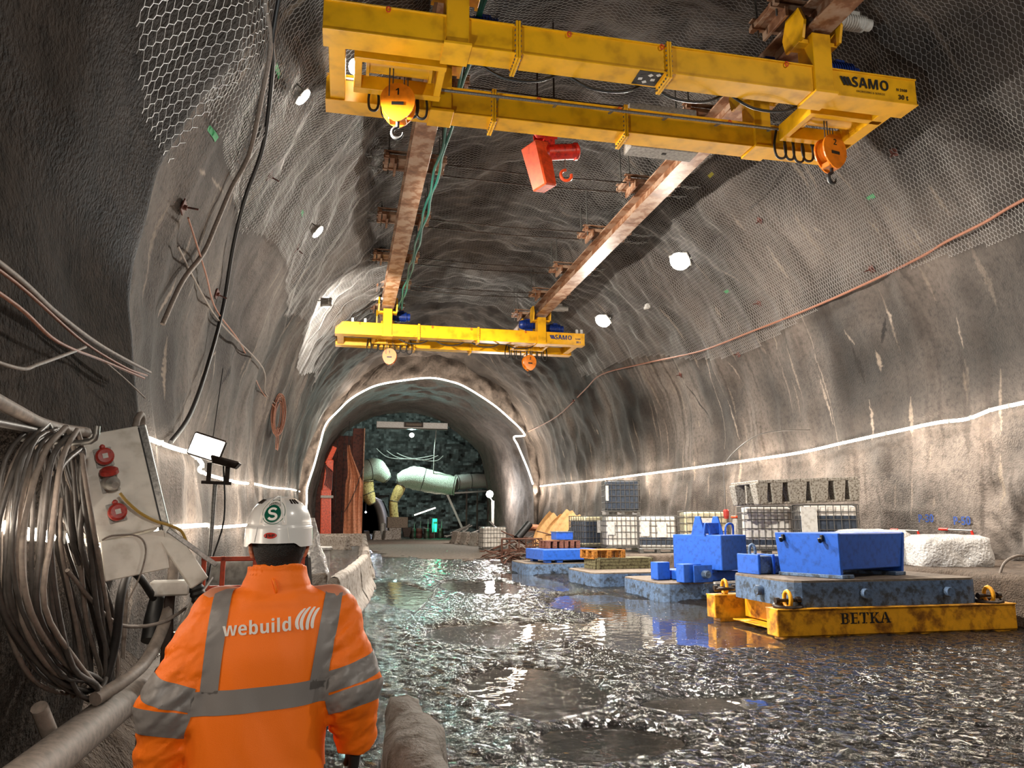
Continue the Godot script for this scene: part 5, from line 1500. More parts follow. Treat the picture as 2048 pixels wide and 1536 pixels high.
	# hoses and wires on the near left wall
	var lines := [
		[[[2.5, -2.2], [2.49, -2.73], [2.48, -3.18], [2.49, -3.81], [2.51, -4.55]], 0.011, "dusty_hose", "uppermost of the pale wires drawn across the near left wall"],
		[[[2.47, -2.2], [2.47, -2.73], [2.455, -3.54], [2.46, -4.16], [2.485, -4.5]], 0.006, "orange_cable", "thin wire just below the uppermost pale wire of the near left wall"],
		[[[2.41, -2.2], [2.4, -2.76], [2.38, -3.21], [2.43, -3.83], [2.46, -4.45]], 0.007, "orange_cable", "reddish wire sagging across the near left wall"],
		[[[2.18, -2.3], [2.2, -2.81], [2.26, -3.04], [2.44, -3.58]], 0.007, "dusty_hose", "wire rising to the right to meet the other wires of the near left wall"],
		[[[2.43, -3.87], [2.4, -4.18], [2.36, -4.5]], 0.004, "dusty_hose", "thin wire that drops from the wires towards the panel"],
		[[[2.12, -2.2], [2.06, -2.85], [2.05, -3.11], [2.06, -3.41], [2.08, -3.7]], 0.024, "dusty_hose", "thick pale hose that sags into the shade left of the panel"],
		[[[2.0, -2.6], [2.02, -3.11], [2.01, -3.32], [2.05, -3.73], [2.09, -4.0]], 0.013, "grey_cable", "grey cable below the thick pale hose, above the hanging loops"],
		[[[1.88, -3.3], [1.79, -3.71], [1.74, -4.05]], 0.011, "dusty_hose", "short pale cable reaching the panel's left edge"],
		[[[1.75, -3.4], [1.72, -3.47], [1.59, -3.91], [1.42, -4.4], [1.0, -4.5]], 0.012, "dusty_hose", "cable falling to the right below the panel's left edge"],
		[[[1.62, -3.6], [1.57, -3.7], [1.39, -4.12], [1.05, -4.4], [0.7, -4.45]], 0.012, "grey_cable", "cable falling steeply under the panel, behind the short light strip"],
	]
	for l in lines:
		var pts := []
		for q in l[0]: pts.append(Vector3(-1.1 - 0.02 * sin(q[1] * 3), q[0], q[1]))
		whole("thin_wire" if l[1] < 0.01 else "pale_hose", Shape.new().tube(curve(pts, 6), l[1], 8), M[l[2]], l[3], "cable")
	# arched hose with connector under the panel, U-bend hose and the big pipe
	o = thing("arched_hose", "black hose arching up and over to a dark connector below the panel", "hose", Vector3(-0.95, 0, 0))
	part(o, "hose", Shape.new().tube(curve([Vector3(-0.08, 0.85, -3.9), Vector3(-0.02, 1.15, -3.87), Vector3(0, 1.37, -3.82), Vector3(0.0, 1.46, -3.95), Vector3(0, 1.42, -4.15), Vector3(0, 1.3, -4.45)], 6), 0.019, 10), M.rubber)
	part(o, "connector", Shape.new().lathe([Vector2(0.001, -0.16), Vector2(0.05, -0.16), Vector2(0.055, -0.05), Vector2(0.048, 0.06), Vector2(0.03, 0.1), Vector2(0.001, 0.1)], Transform3D(Basis(Vector3.RIGHT, -0.5), Vector3(0.0, 1.22, -4.55)), 16), M.black)
	whole("bent_hose", Shape.new().tube(curve([Vector3(-1.0, 0.95, -3.75), Vector3(-0.93, 0.99, -3.95), Vector3(-0.9, 1.04, -4.2), Vector3(-0.88, 1.2, -4.45), Vector3(-0.88, 1.42, -4.55), Vector3(-0.9, 1.6, -4.6)], 6), 0.03, 10), M.dusty_hose, "thick pale hose bending up from the pipe to the panel", "hose")
	whole("sagging_cable", Shape.new().tube(curve([Vector3(-1.08, 1.5, -3.5), Vector3(-1.0, 1.27, -3.85), Vector3(-0.94, 1.2, -4.1), Vector3(-0.85, 1.2, -4.35), Vector3(-0.78, 1.27, -4.7), Vector3(-0.75, 1.36, -5.0)], 6), 0.009, 7), M.dusty_hose, "thin cable sagging from the loops to the orange guard frame", "cable")
	whole("stub_hose", Shape.new().tube([Vector3(-1.1, 1.0, -3.4), Vector3(-1.06, 0.72, -3.62), Vector3(-1.03, 0.5, -3.75)], 0.03, 10), M.dusty_hose, "short thick pale hose end under the cable loops, left of the big pipe", "hose")
	o = thing("big_pipe", "thick dusty pipe running along the foot of the near left wall", "pipe", Vector3(-1.02, 0.84, 0))
	part(o, "tube", Shape.new().tube([Vector3(0, 0, 1.0), Vector3(0, 0, -2.0), Vector3(0.02, 0, -4.5), Vector3(0.06, -0.02, -7.5)], 0.078, 22), M.dusty_hose)
	part(o, "support", Shape.new().box(Vector3(0.0, -0.46, -5.0), Vector3(0.14, 0.78, 0.14)), M.concrete)
	part(o, "support", Shape.new().box(Vector3(0.0, -0.46, -1.0), Vector3(0.14, 0.78, 0.14)), M.concrete)
	o = thing("junction_box", "small white junction box with a ribbed hose end below the panel's leg", "electrical box", Vector3(-0.87, 1.35, -4.45), 0.1)
	part(o, "box", Shape.new().box(Vector3.ZERO, Vector3(0.19, 0.075, 0.12), Basis.IDENTITY, 0.008), M.white_paint)
	var rib := []
	for k in 13: rib.append(Vector2(0.034 if k % 2 else 0.04, -0.1 + k * 0.014))
	part(o, "ribbed_sleeve", Shape.new().lathe(rib, Transform3D(Basis(Vector3.BACK, 0.3), Vector3(0.13, -0.02, 0.0)), 16), M.rubber)
	part(o, "bracket", Shape.new().bar(Vector3(0, -0.04, -0.03), Vector3(0, -1.3, -0.03), 0.05, 0.05), M.steel_dark)
	o = thing("spout", "grey tin spout standing under the junction box by the worker's sleeve", "pipe fitting", Vector3(-0.8, 0.0, -4.5), 0.2)
	part(o, "tube", Shape.new().lathe([Vector2(0.001, 0), Vector2(0.06, 0), Vector2(0.06, 1.1), Vector2(0.05, 1.12), Vector2(0.001, 1.12)], Transform3D.IDENTITY, 18), M.galvanised)
	part(o, "mouth", Shape.new().hexa(Vector3(0.01, 1.2, 0), Vector3(0.1, 0.16, 0.1), Vector3(0.05, 0.16, 0.1), Basis.IDENTITY, 0.006, Vector3(0.04, 0, 0)), M.white_paint)
	# floodlight stand
	o = thing("floodlight_stand", "double floodlight on a thin pole stand left of the helmet, one lamp glaring", "floodlight stand", Vector3(-1.15, 0, -7.5))
	part(o, "pole", Shape.new().tube([Vector3(0, 0, 0), Vector3(-0.01, 1.0, 0), Vector3(0, 2.02, 0)], 0.02, 10), M.galvanised)
	var legs := Shape.new()
	for k in 3: legs.bar(Vector3(0, 0.55, 0), Vector3(cos(k * 2.1) * 0.22, 0.01, sin(k * 2.1) * 0.28), 0.025, 0.025)
	part(o, "tripod", legs, M.steel_dark)
	part(o, "cross_bar", Shape.new().bar(Vector3(-0.12, 2.04, 0), Vector3(0.14, 2.03, 0), 0.03, 0.03), M.steel_dark)
	for s in [-1, 1]: part(o, "yoke", Shape.new().bar(Vector3(s * 0.08 + 0.02, 2.04, 0), Vector3(s * 0.08 + 0.02, 2.22, 0), 0.025, 0.04), M.steel_dark)
	var hb := Basis.looking_at(Vector3(0.15, 0.1, 1.0).normalized()) * Basis(Vector3.BACK, 0.3)
	part(o, "lamp_housing", Shape.new().box(Vector3(-0.1, 2.36, -0.06), Vector3(0.3, 0.22, 0.08), hb, 0.015), M.steel_dark)
	part(o, "lamp_glass", Shape.new().box(Vector3(-0.1, 2.36, -0.02), Vector3(0.27, 0.19, 0.02), hb, 0.006), M.lamp_glow)
	part(o, "lamp_housing", Shape.new().hexa(Vector3(0.08, 2.22, 0.02), Vector3(0.22, 0.07, 0.16), Vector3(0.26, 0.07, 0.2), Basis(Vector3.BACK, -0.25), 0.012), M.steel_dark)
	part(o, "cable", Shape.new().tube(curve([Vector3(0.06, 2.2, 0), Vector3(0.1, 1.7, 0.03), Vector3(0.0, 1.2, 0.05), Vector3(0.04, 0.6, 0.02), Vector3(0.08, 0.02, 0)], 5), 0.008, 6), M.black)
	add_spot(Vector3(-1.22, 2.38, -7.3), Vector3(3.5, 7.5, -5.0), 75.0, Color(0.97, 1.0, 1.0), 75.0, 0.12)
	# cables, conduit and coil on the cavern's left wall
	var runs := [
		[[[-9.3, 0.33], [-10.16, 0.3096], [-10.78, 0.3051], [-12.02, 0.2886], [-13.1, 0.2718], [-13.91, 0.2535], [-14.44, 0.2247], [-13.93, 0.1883], [-12.46, 0.1543], [-11.2, 0.13]], 0.035, "black", "thick black cable hanging down the left cavern wall in one long sweep", 0.12],
		[[[-9.2, 0.33], [-9.71, 0.3141], [-10.28, 0.3074], [-10.9, 0.2952], [-11.65, 0.2778], [-11.79, 0.2624], [-11.72, 0.2445], [-11.54, 0.2285], [-11.14, 0.2108], [-10.9, 0.19]], 0.036, "dusty_hose", "pale grey hose coming down beside the thick black cable from the crown", 0.1],
		[[[-10.57, 0.2202], [-12.74, 0.2183], [-14.81, 0.2189], [-19.33, 0.2229], [-23.76, 0.224], [-25.4, 0.222]], 0.014, "dusty_hose", "thin pale cable slanting down the left wall to the orange coil", 0.08],
		[[[-10.4, 0.231], [-12.01, 0.2238], [-14.06, 0.2216], [-16.77, 0.2207], [-23.1, 0.223], [-25.6, 0.219]], 0.014, "orange_cable", "thin cable slanting beside the pale one to the orange coil", 0.1],
		[[[-15.7, 0.2], [-15.9, 0.17], [-16.0, 0.135]], 0.012, "black", "short straight dark cable hanging above the floodlight stand", 0.1],
	]
	for l in runs:
		var pts := []
		for q in l[0]: pts.append(wall_at(q[1], q[0], l[4]))
		whole("hanging_cable", Shape.new().tube(curve(pts, 6), l[1], 8), M[l[2]], l[3], "cable")
	var cc := wall_at(0.213, -26.0, 0.14)
	o = thing("hose_coil", "coil of thin orange hose hung on the left wall above the helmet", "hose coil", cc)
	var ax := Vector3(0.35, 0, -0.94)
	for k in 11:
		var pts := ring_pts(Vector3(rng.randf_range(-0.02, 0.1), rng.randf_range(-0.1, 0.1), rng.randf_range(-0.08, 0.08)), rng.randf_range(0.26, 0.48), rng.randf_range(0.5, 0.72), 22, ax, Vector3(0.05, 1, 0.1 * (k % 3 - 1)).normalized())
		part(o, "turn", Shape.new().tube(pts, 0.016, 5, false, true), M.orange_cable)
	for k in 3: part(o, "loose_end", Shape.new().tube(curve([Vector3(0.05, -0.4, (k - 1) * 0.2), Vector3(0.06, -0.8, (k - 1) * 0.5), Vector3(0.05, -1.1, (k - 1) * 0.35), Vector3(0.06, -0.9 - 0.1 * k, (k - 1) * 0.1)], 5), 0.014, 5), M.orange_cable)

func make_far() -> void:
	# left side of the lower arch: drilling machine arm, tarpaulin, rusty form panel
	var o := thing("boom_machine", "bright orange upright machine arm left of the brown tarpaulin", "machine", Vector3(-1.1, 0, -56.0))
	part(o, "lower_column", Shape.new().hexa(Vector3(-0.05, 1.9, 0), Vector3(0.75, 3.8, 0.7), Vector3(0.7, 3.8, 0.6), Basis(Vector3.BACK, 0.03), 0.05), M.orange_red)
	part(o, "upper_column", Shape.new().hexa(Vector3(0.02, 4.8, 0), Vector3(0.7, 2.2, 0.55), Vector3(0.5, 2.2, 0.5), Basis(Vector3.BACK, -0.05), 0.05), M.orange_red)
	part(o, "boom_head", Shape.new().bar(Vector3(-0.12, 5.6, 0.1), Vector3(0.35, 6.8, 0), 0.3, 0.32), M.orange_red)
	part(o, "band", Shape.new().box(Vector3(-0.02, 3.3, 0.05), Vector3(0.85, 0.18, 0.8)), M.panel_grey)
	for k in 6: part(o, "hose", Shape.new().tube(curve([Vector3(-0.25 + 0.1 * k, 5.6 - 0.1 * k, 0.36), Vector3(-0.1 + 0.08 * k, 4.9, 0.46), Vector3(-0.2 + 0.1 * k, 4.1 - 0.08 * k, 0.4)], 5), 0.03, 6), M.black)
	o = thing("tarpaulin", "brown tarpaulin hanging in folds tied up to a point, beside the rusty column", "tarpaulin", Vector3(0.75, 0, -58.5))
	var rows := []
	for i in 30:
		var t := i / 29.0
		var row := []
		for k in 41:
			var u := k / 40.0 - 0.5
			var w := lerpf(1.35, 1.2, t) if t < 0.62 else lerpf(1.2, 0.15, pow((t - 0.62) / 0.38, 0.7))
			row.append(Vector3(u * w + (-0.5 * smoothstep(0.6, 1.0, t)), 0.2 + t * 7.0, 0.12 * sin(u * 22.0 + 1.5 * sin(t * 4.0)) * (0.4 + 0.6 * absf(sin(t * 3.0))) + 0.1 * sin(u * 9 + t * 6)))
		rows.append(row)
	var sh := Shape.new().sheet(rows, true)
	var back := rows.map(func(r): return r.map(func(p): return p + Vector3(0, 0, -0.02)))
	sh.sheet(back, false)
	part(o, "cloth", sh, M.tarp)
	part(o, "rope", Shape.new().tube(curve([Vector3(-0.62, 2.3, 0.2), Vector3(0.0, 3.6, 0.22), Vector3(0.5, 5.2, 0.2), Vector3(0.62, 5.6, 0.15)], 5), 0.03, 6), M.black)
	part(o, "rope", Shape.new().tube([Vector3(-0.5, 7.1, 0.0), Vector3(-0.5, 9.0, 0.0)], 0.03, 6), M.black)
	o = thing("form_panel", "tall rusty red steel column at the left edge of the far opening", "steel column", Vector3(1.0, 0, -61.5))
	part(o, "face_plate", Shape.new().box(Vector3(0, 4.4, 0), Vector3(0.9, 8.8, 0.25), Basis.IDENTITY, 0.02), M.rust_panel)
	part(o, "edge_flange", Shape.new().box(Vector3(0.44, 4.4, 0.1), Vector3(0.09, 8.8, 0.4), Basis.IDENTITY, 0.01), M.steel_rust)
	for k in 5: part(o, "stiffener", Shape.new().box(Vector3(-0.05, 1.0 + k * 1.8, 0.15), Vector3(0.8, 0.1, 0.12)), M.rust_panel)
	o = thing("gantry_wall", "dark rusty screen wall behind the brown tarpaulin", "screen wall", Vector3(-0.6, 0, -62.5))
	for k in 6: part(o, "panel", Shape.new().box(Vector3(-1.25 + k * 0.5, 4.2, 0), Vector3(0.48, 8.2, 0.08), Basis.IDENTITY, 0.01), M.rust_panel)
	# pale beam with a framed sign above the far opening
	o = thing("header_beam", "pale beam across the top of the far opening with a framed sign on it", "beam", Vector3(5.5, 9.5, -65.3))
	part(o, "beam", Shape.new().box(Vector3(0, 0.1, 0), Vector3(6.0, 0.55, 0.4), Basis.IDENTITY, 0.02), M.white_paint)
	part(o, "lower_flange", Shape.new().box(Vector3(0, -0.2, 0), Vector3(6.0, 0.06, 0.6), Basis.IDENTITY, 0.01), M.steel_dark)
	part(o, "sign_frame", Shape.new().box(Vector3(0.1, 0.15, 0.28), Vector3(1.6, 0.42, 0.08), Basis.IDENTITY, 0.02), M.steel_dark)
	part(o, "sign_panel", Shape.new().box(Vector3(0.1, 0.15, 0.33), Vector3(1.3, 0.2, 0.04), Basis.IDENTITY, 0.01), M.dusty_top)
	# ventilation ducts
	var duct := func(called: String, label: String, pts: Array, rad: Array, m: Material) -> void:
		var line := curve(pts, 8)
		var rr := []
		for i in line.size():
			var u := i / float(line.size() - 1) * (rad.size() - 1)
			var k := mini(int(u), rad.size() - 2)
			rr.append(lerpf(rad[k], rad[k + 1], u - k) * (1.0 + 0.025 * sin(i * 1.9)))
		var d := thing(called, label, "air duct", Vector3.ZERO)
		part(d, "sleeve", Shape.new().tube(line, rr, 28), m)
		for i in [1, line.size() / 2, line.size() - 2]:
			var t: Vector3 = (line[i + 1] - line[i - 1]).normalized()
			var side := t.cross(Vector3.UP).normalized()
			part(d, "hoop", Shape.new().tube(ring_pts(line[i], rr[i] * 1.01, rr[i] * 1.01, 28, side, side.cross(t)), 0.035, 6, false, true), M.grey_cable)
	duct.call("air_duct", "largest pale green air duct sagging across the far opening", [Vector3(4.9, 5.3, -72.6), Vector3(6.3, 5.55, -72.2), Vector3(8.2, 5.15, -72), Vector3(10.2, 4.8, -71.6)], [0.55, 1.1, 1.05, 0.85], M.duct)
	duct.call("air_duct", "pale green air duct bending down behind the rusty column", [Vector3(0.4, 5.9, -71.5), Vector3(1.6, 6.1, -72), Vector3(2.8, 6.3, -72.4), Vector3(3.9, 5.5, -73)], [0.75, 0.9, 1.05, 0.5], M.duct)
	duct.call("air_duct", "grey steel air duct joining the largest duct at its right end", [Vector3(10.25, 5.15, -71.8), Vector3(11.6, 5.3, -72), Vector3(13.5, 5.35, -72.2)], [0.72, 0.68, 0.68], M.panel_grey)
	duct.call("air_duct", "yellowish canvas tube hanging down under the largest duct", [Vector3(5.2, 4.8, -72.3), Vector3(4.9, 4.2, -72.2), Vector3(4.55, 3.4, -72.2), Vector3(4.55, 2.6, -72.2), Vector3(4.65, 1.8, -72.2)], [0.45, 0.5, 0.38, 0.4, 0.42], M.duct_yellow)
	duct.call("air_duct", "yellow brown canvas bag hanging below the duct behind the rusty column", [Vector3(1.9, 5.2, -72), Vector3(2.0, 4.4, -72), Vector3(2.3, 3.7, -72), Vector3(2.6, 3.1, -72)], [0.75, 0.72, 0.6, 0.3], M.duct_yellow)
	o = thing("duct_trestle", "slanting prop and posts under the right end of the largest duct", "trestle", Vector3(10.0, 0, -71.5))
	part(o, "prop", Shape.new().bar(Vector3(-0.6, 4.0, 0), Vector3(1.1, 0.3, 0.2), 0.2, 0.2), M.steel)
	for x in [1.2, 2.2, 3.2]: part(o, "post", Shape.new().bar(Vector3(x, 0, 0), Vector3(x, 4.5, 0), 0.14, 0.14), M.steel_dark)
	part(o, "beam", Shape.new().bar(Vector3(-0.8, 4.1, 0), Vector3(3.6, 4.4, 0), 0.16, 0.16), M.steel)
	for k in 3: whole("slack_line", Shape.new().tube(curve([Vector3(3.0 + k, 8.6 - k * 0.2, -76.5), Vector3(4.2 + k, 7.7, -76), Vector3(6.6 + k, 7.6 - 0.1 * k, -75.5), Vector3(8.4 + k * 0.5, 7.9, -75)], 6), 0.045, 6), M.panel_grey, "slack pale line swagged under the lit far vault", "cable", "lines under the far vault")
	whole("drop_line", Shape.new().tube([Vector3(8.2, 10.5, -70.5), Vector3(8.0, 8.0, -70.5), Vector3(8.05, 5.9, -71.3)], 0.05, 6), M.panel_grey, "pale line dropping from the vault to the top of the largest duct", "cable")
	# machines and clutter on the far floor
	o = thing("concrete_mixer", "pale boxy machine below the hanging canvas tube", "machine", Vector3(4.4, 0, -66.5))
	part(o, "upper_body", Shape.new().box(Vector3(0.1, 1.5, 0), Vector3(1.7, 0.9, 1.6), Basis.IDENTITY, 0.04), M.dusty_top)
	part(o, "lower_body", Shape.new().box(Vector3(-0.1, 0.55, 0.3), Vector3(1.0, 1.0, 1.4), Basis.IDENTITY, 0.04), M.concrete)
	part(o, "side_tank", Shape.new().lathe([Vector2(0.001, 0.0), Vector2(0.2, 0), Vector2(0.22, 1.3), Vector2(0.001, 1.4)], Transform3D(Basis.IDENTITY, Vector3(-1.05, 0.1, 0)), 16), M.white_paint)
	part(o, "hopper", Shape.new().hexa(Vector3(0.9, 0.7, 0.2), Vector3(0.5, 0.8, 0.8), Vector3(0.8, 0.8, 1.0), Basis.IDENTITY, 0.03), M.steel_dark)
	for k in 5:
		o = thing("equipment_drum", "brownish drum with pipework beyond the arch, %s from the boxy machine" % NTH[k], "drum", Vector3(6.2 + k * 0.62, 0.0, -70.5 - (k % 2) * 0.6), 0.0, "drums beyond the arch")
		part(o, "drum", Shape.new().lathe([Vector2(0.001, 0), Vector2(0.27, 0), Vector2(0.29, 0.25), Vector2(0.27, 0.5), Vector2(0.29, 0.75), Vector2(0.27, 0.95), Vector2(0.001, 0.97)], Transform3D.IDENTITY, 18), M.rust_panel if k % 2 else M.steel_dark)
		part(o, "pipe", Shape.new().tube([Vector3(0.1, 0.9, 0), Vector3(0.12, 1.4 + 0.2 * (k % 3), 0)], 0.04, 6), M.steel)
	for k in 3:
		o = thing("site_block", ["low dark block left of the far tube mouth", "low concrete block before the far tube mouth", "low grey block right of the far tube mouth"][k], "block", Vector3(1.9 + k * 0.85, 0, -63.5 - 0.8 * k), 0.2 * k)
		part(o, "block", Shape.new().hexa(Vector3(0, 0.42, 0), Vector3(0.75, 0.85, 0.7), Vector3(0.45, 0.85, 0.6), Basis.IDENTITY, 0.04), M.concrete if k else M.steel_dark)
	o = thing("signal_board", "tall green glowing signal board on the dark wall beyond the arch", "signal", Vector3(8.1, 0, -70.0))
	part(o, "case", Shape.new().box(Vector3(0, 1.2, -0.08), Vector3(0.56, 1.3, 0.1)), M.black)
	var gl := Shape.new()
	gl.box(Vector3(0.0, 1.68, 0), Vector3(0.4, 0.26, 0.03))
	gl.box(Vector3(0.08, 1.0, 0), Vector3(0.2, 0.7, 0.03))
	gl.box(Vector3(-0.16, 1.1, 0), Vector3(0.05, 0.9, 0.03))
	part(o, "display", gl, M.teal_glow)
	part(o, "post", Shape.new().bar(Vector3(0, 0, -0.1), Vector3(0, 0.6, -0.1), 0.1, 0.1), M.steel_dark)
	add_omni(Vector3(8.1, 1.2, -69.7), 5.0, Color(0.15, 1.0, 0.7), 0.3)
	o = thing("signal_light", "thin upright green light at the mouth of the far tube", "signal", Vector3(3.9, 0, -80.0))
	part(o, "tube", Shape.new().bar(Vector3(0, 0.4, 0), Vector3(0, 1.35, 0), 0.12, 0.08), M.teal_glow)
	part(o, "foot", Shape.new().box(Vector3(0, 0.2, 0), Vector3(0.3, 0.4, 0.3)), M.steel_dark)
	o = thing("tube_lamp", "small white lamp inside the far tube", "lamp", Vector3(2.6, 2.6, -92.0))
	part(o, "bulb", Shape.new().lathe([Vector2(0.001, -0.12), Vector2(0.12, 0), Vector2(0.001, 0.12)], Transform3D.IDENTITY, 12), M.lamp_glow)
	part(o, "cord", Shape.new().tube([Vector3(0, 0.1, 0), Vector3(0, 1.6, 0)], 0.02, 5), M.black)
	add_omni(Vector3(2.8, 2.4, -91.0), 25.0, Color(0.9, 0.93, 1.0), 0.2)
	strip("led_strip", "tiny light strip inside the far tube mouth", [Vector3(1.75, 0.9, -85.5), Vector3(1.9, 1.0, -94.0), Vector3(2.4, 1.1, -104.0)], 1.5, 5.0, 0.05, Vector3(0.3, 0, 0))
	# scaffold tubes and trestles on the right before the opening
	for k in 9:
		var a := Vector3(8.2 + rng.randf_range(0, 1.6), rng.randf_range(0.1, 0.9), -60.0 - rng.randf_range(0, 5))
		var bb := a + Vector3(rng.randf_range(0.8, 2.0), rng.randf_range(-0.1, 0.8), rng.randf_range(-1, 1))
		whole("loose_tube", Shape.new().tube([a, bb], 0.06, 6), M.panel_grey, "pale loose tube lying behind the short barriers", "tube", "loose tubes behind the short barriers")

func cap(p: Vector3, a: Vector3, b: Vector3, ra: float, rb: float) -> float:
	var ba := b - a
	var t := clampf((p - a).dot(ba) / ba.length_squared(), 0.0, 1.0)
	return p.distance_to(a + ba * t) - lerpf(ra, rb, t)

func smin(a: float, b: float, k: float) -> float:
	var h := maxf(k - absf(a - b), 0.0) / k
	return minf(a, b) - h * h * k * 0.25

func nets(f: Callable, lo: Vector3, hi: Vector3, cell: float, sh: Shape = null) -> Shape:   # surface nets over a distance field
	if sh == null: sh = Shape.new()
	var n := Vector3i(((hi - lo) / cell).ceil()) + Vector3i.ONE
	var sx := 1
	var sy := n.x
	var sz := n.x * n.y
	var d := PackedFloat32Array()
	d.resize(n.x * n.y * n.z)
	const B := 4
	for bz in range(0, n.z, B):
		for by in range(0, n.y, B):
			for bx in range(0, n.x, B):
				var c: float = f.call(lo + Vector3(bx + 1.5, by + 1.5, bz + 1.5) * cell)
				var near := absf(c) < cell * 5.0
				for z in range(bz, mini(bz + B, n.z)):
					for y in range(by, mini(by + B, n.y)):
						for x in range(bx, mini(bx + B, n.x)):
							d[x + y * sy + z * sz] = f.call(lo + Vector3(x, y, z) * cell) if near else c
	var ids := {}
	var off := [0, sx, sy, sx + sy, sz, sx + sz, sy + sz, sx + sy + sz]
	var pos := [Vector3(0, 0, 0), Vector3(1, 0, 0), Vector3(0, 1, 0), Vector3(1, 1, 0), Vector3(0, 0, 1), Vector3(1, 0, 1), Vector3(0, 1, 1), Vector3(1, 1, 1)]
	var edges := [[0, 1], [2, 3], [4, 5], [6, 7], [0, 2], [1, 3], [4, 6], [5, 7], [0, 4], [1, 5], [2, 6], [3, 7]]
	for z in n.z - 1:
		for y in n.y - 1:
			for x in n.x - 1:
				var i := x + y * sy + z * sz
				var neg := 0
				for k in 8:
					if d[i + off[k]] < 0: neg += 1
				if neg == 0 or neg == 8: continue
				var s := Vector3.ZERO
				var m := 0
				for e in edges:
					var a := d[i + off[e[0]]]
					var b := d[i + off[e[1]]]
					if (a < 0) != (b < 0):
						s += pos[e[0]].lerp(pos[e[1]], a / (a - b))
						m += 1
				var g := Vector3(d[i + 1] + d[i + 3 * 0 + sx + sy] + d[i + sx + sz] + d[i + sx + sy + sz] - d[i] - d[i + sy] - d[i + sz] - d[i + sy + sz],
					d[i + sy] + d[i + sx + sy] + d[i + sy + sz] + d[i + sx + sy + sz] - d[i] - d[i + sx] - d[i + sz] - d[i + sx + sz],
					d[i + sz] + d[i + sx + sz] + d[i + sy + sz] + d[i + sx + sy + sz] - d[i] - d[i + sx] - d[i + sy] - d[i + sx + sy])
				ids[i] = sh.vert(lo + (Vector3(x, y, z) + s / m) * cell, g.normalized())
	for z in range(1, n.z - 1):
		for y in range(1, n.y - 1):
			for x in range(1, n.x - 1):
				var i := x + y * sy + z * sz
				var a := d[i] < 0
				for q in [[sx, sy, sz], [sy, sx, sz], [sz, sx, sy]]:
					if a != (d[i + q[0]] < 0):
						var c0: int = ids[i]
						var c1: int = ids[i - q[1]]
						var c2: int = ids[i - q[1] - q[2]]
						var c3: int = ids[i - q[2]]
						sh.face(c0, c1, c2); sh.face(c0, c2, c3)
	return sh

func clip(src: Shape, g: Callable, lift := 0.0) -> Shape:   # the part of a surface where g > 0, cut cleanly
	var out := Shape.new()
	for t in range(0, src.ix.size(), 3):
		var poly := []
		for k in 3:
			var a := src.ix[t + k]
			var b := src.ix[t + (k + 1) % 3]
			var ga: float = g.call(src.v[a])
			var gb: float = g.call(src.v[b])
			if ga > 0: poly.append([src.v[a], src.n[a]])
			if (ga > 0) != (gb > 0):
				var u := ga / (ga - gb)
				poly.append([src.v[a].lerp(src.v[b], u), src.n[a].lerp(src.n[b], u).normalized()])
		if poly.size() < 3: continue
		var f := out.v.size()
		for p in poly: out.vert(p[0] + p[1] * lift, p[1])
		for k in range(1, poly.size() - 1): out.face(f, f + k, f + k + 1)
	return out

func table(x: float, xs: Array, ys: Array) -> float:
	if x <= xs[0]: return ys[0]
	for i in range(1, xs.size()):
		if x < xs[i]: return lerpf(ys[i - 1], ys[i], smoothstep(0, 1, (x - xs[i - 1]) / (xs[i] - xs[i - 1])))
	return ys[-1]

const LS := Vector3(-0.165, 1.43, 0.0)
const LE := Vector3(-0.285, 1.2, 0.03)
const LW := Vector3(-0.325, 0.95, -0.05)
const RS := Vector3(0.172, 1.43, 0.0)
const RE := Vector3(0.24, 1.23, 0.03)
const RW := Vector3(0.262, 1.06, -0.05)

func torso_d(p: Vector3) -> float:
	var w := table(p.y, [0.78, 0.9, 1.05, 1.2, 1.32, 1.4, 1.46, 1.5, 1.53, 1.57], [0.212, 0.205, 0.195, 0.195, 0.205, 0.205, 0.185, 0.145, 0.10, 0.08])
	var dd := table(p.y, [0.78, 0.9, 1.05, 1.2, 1.32, 1.42, 1.48, 1.53, 1.57], [0.15, 0.145, 0.135, 0.135, 0.14, 0.13, 0.11, 0.092, 0.085])
	var e := pow(pow(absf(p.x + lerpf(0.03, 0.0, smoothstep(1.15, 1.42, p.y))) / w, 2.5) + pow(absf(p.z) / dd, 2.5), 0.4)
	return maxf((e - 1.0) * minf(w, dd) * 0.85, maxf(0.78 - p.y, p.y - 1.56))

func arm_d(p: Vector3, left: bool) -> float:
	var s := LS if left else RS
	var e := LE if left else RE
	var w := LW if left else RW
	var d := smin(cap(p, s, e, 0.088, 0.084), cap(p, e, w, 0.08, 0.064), 0.03)
	var ax := (w - e).normalized()
	return maxf(d, (p - w).dot(ax) - 0.03)

func folds(p: Vector3, arm: float, torso: float) -> float:
	var k := smoothstep(0.03, -0.02, arm - torso)
	var a := mid.get_noise_3d(p.x * 11.0 + p.y * 9.0, p.y * 26.0 - p.x * 22.0, p.z * 11.0 + 5.0) * 0.013 * k
	a += mid.get_noise_3d(p.x * 9.0, p.y * 4.0 + p.x * 6.0, p.z * 9.0) * 0.007 * (1.0 - k)
	return a

func jacket_d(p: Vector3) -> float:
	var t := torso_d(p)
	var a := minf(arm_d(p, true), arm_d(p, false))
	var d := smin(t, a, 0.045)
	# collar
	var r := Vector2(p.x / 0.092, (p.z - 0.005) / 0.088).length()
	var col := maxf((r - 1.0) * 0.088, maxf(1.47 - p.y, p.y - 1.588 - p.z * 0.1))
	col = maxf(col, -maxf((r - 0.80) * 0.088, 1.53 - p.y))
	col -= 0.006 * sin(p.y * 95.0) * 0.4
	d = smin(d, col, 0.018)
	return d - folds(p, a, t)

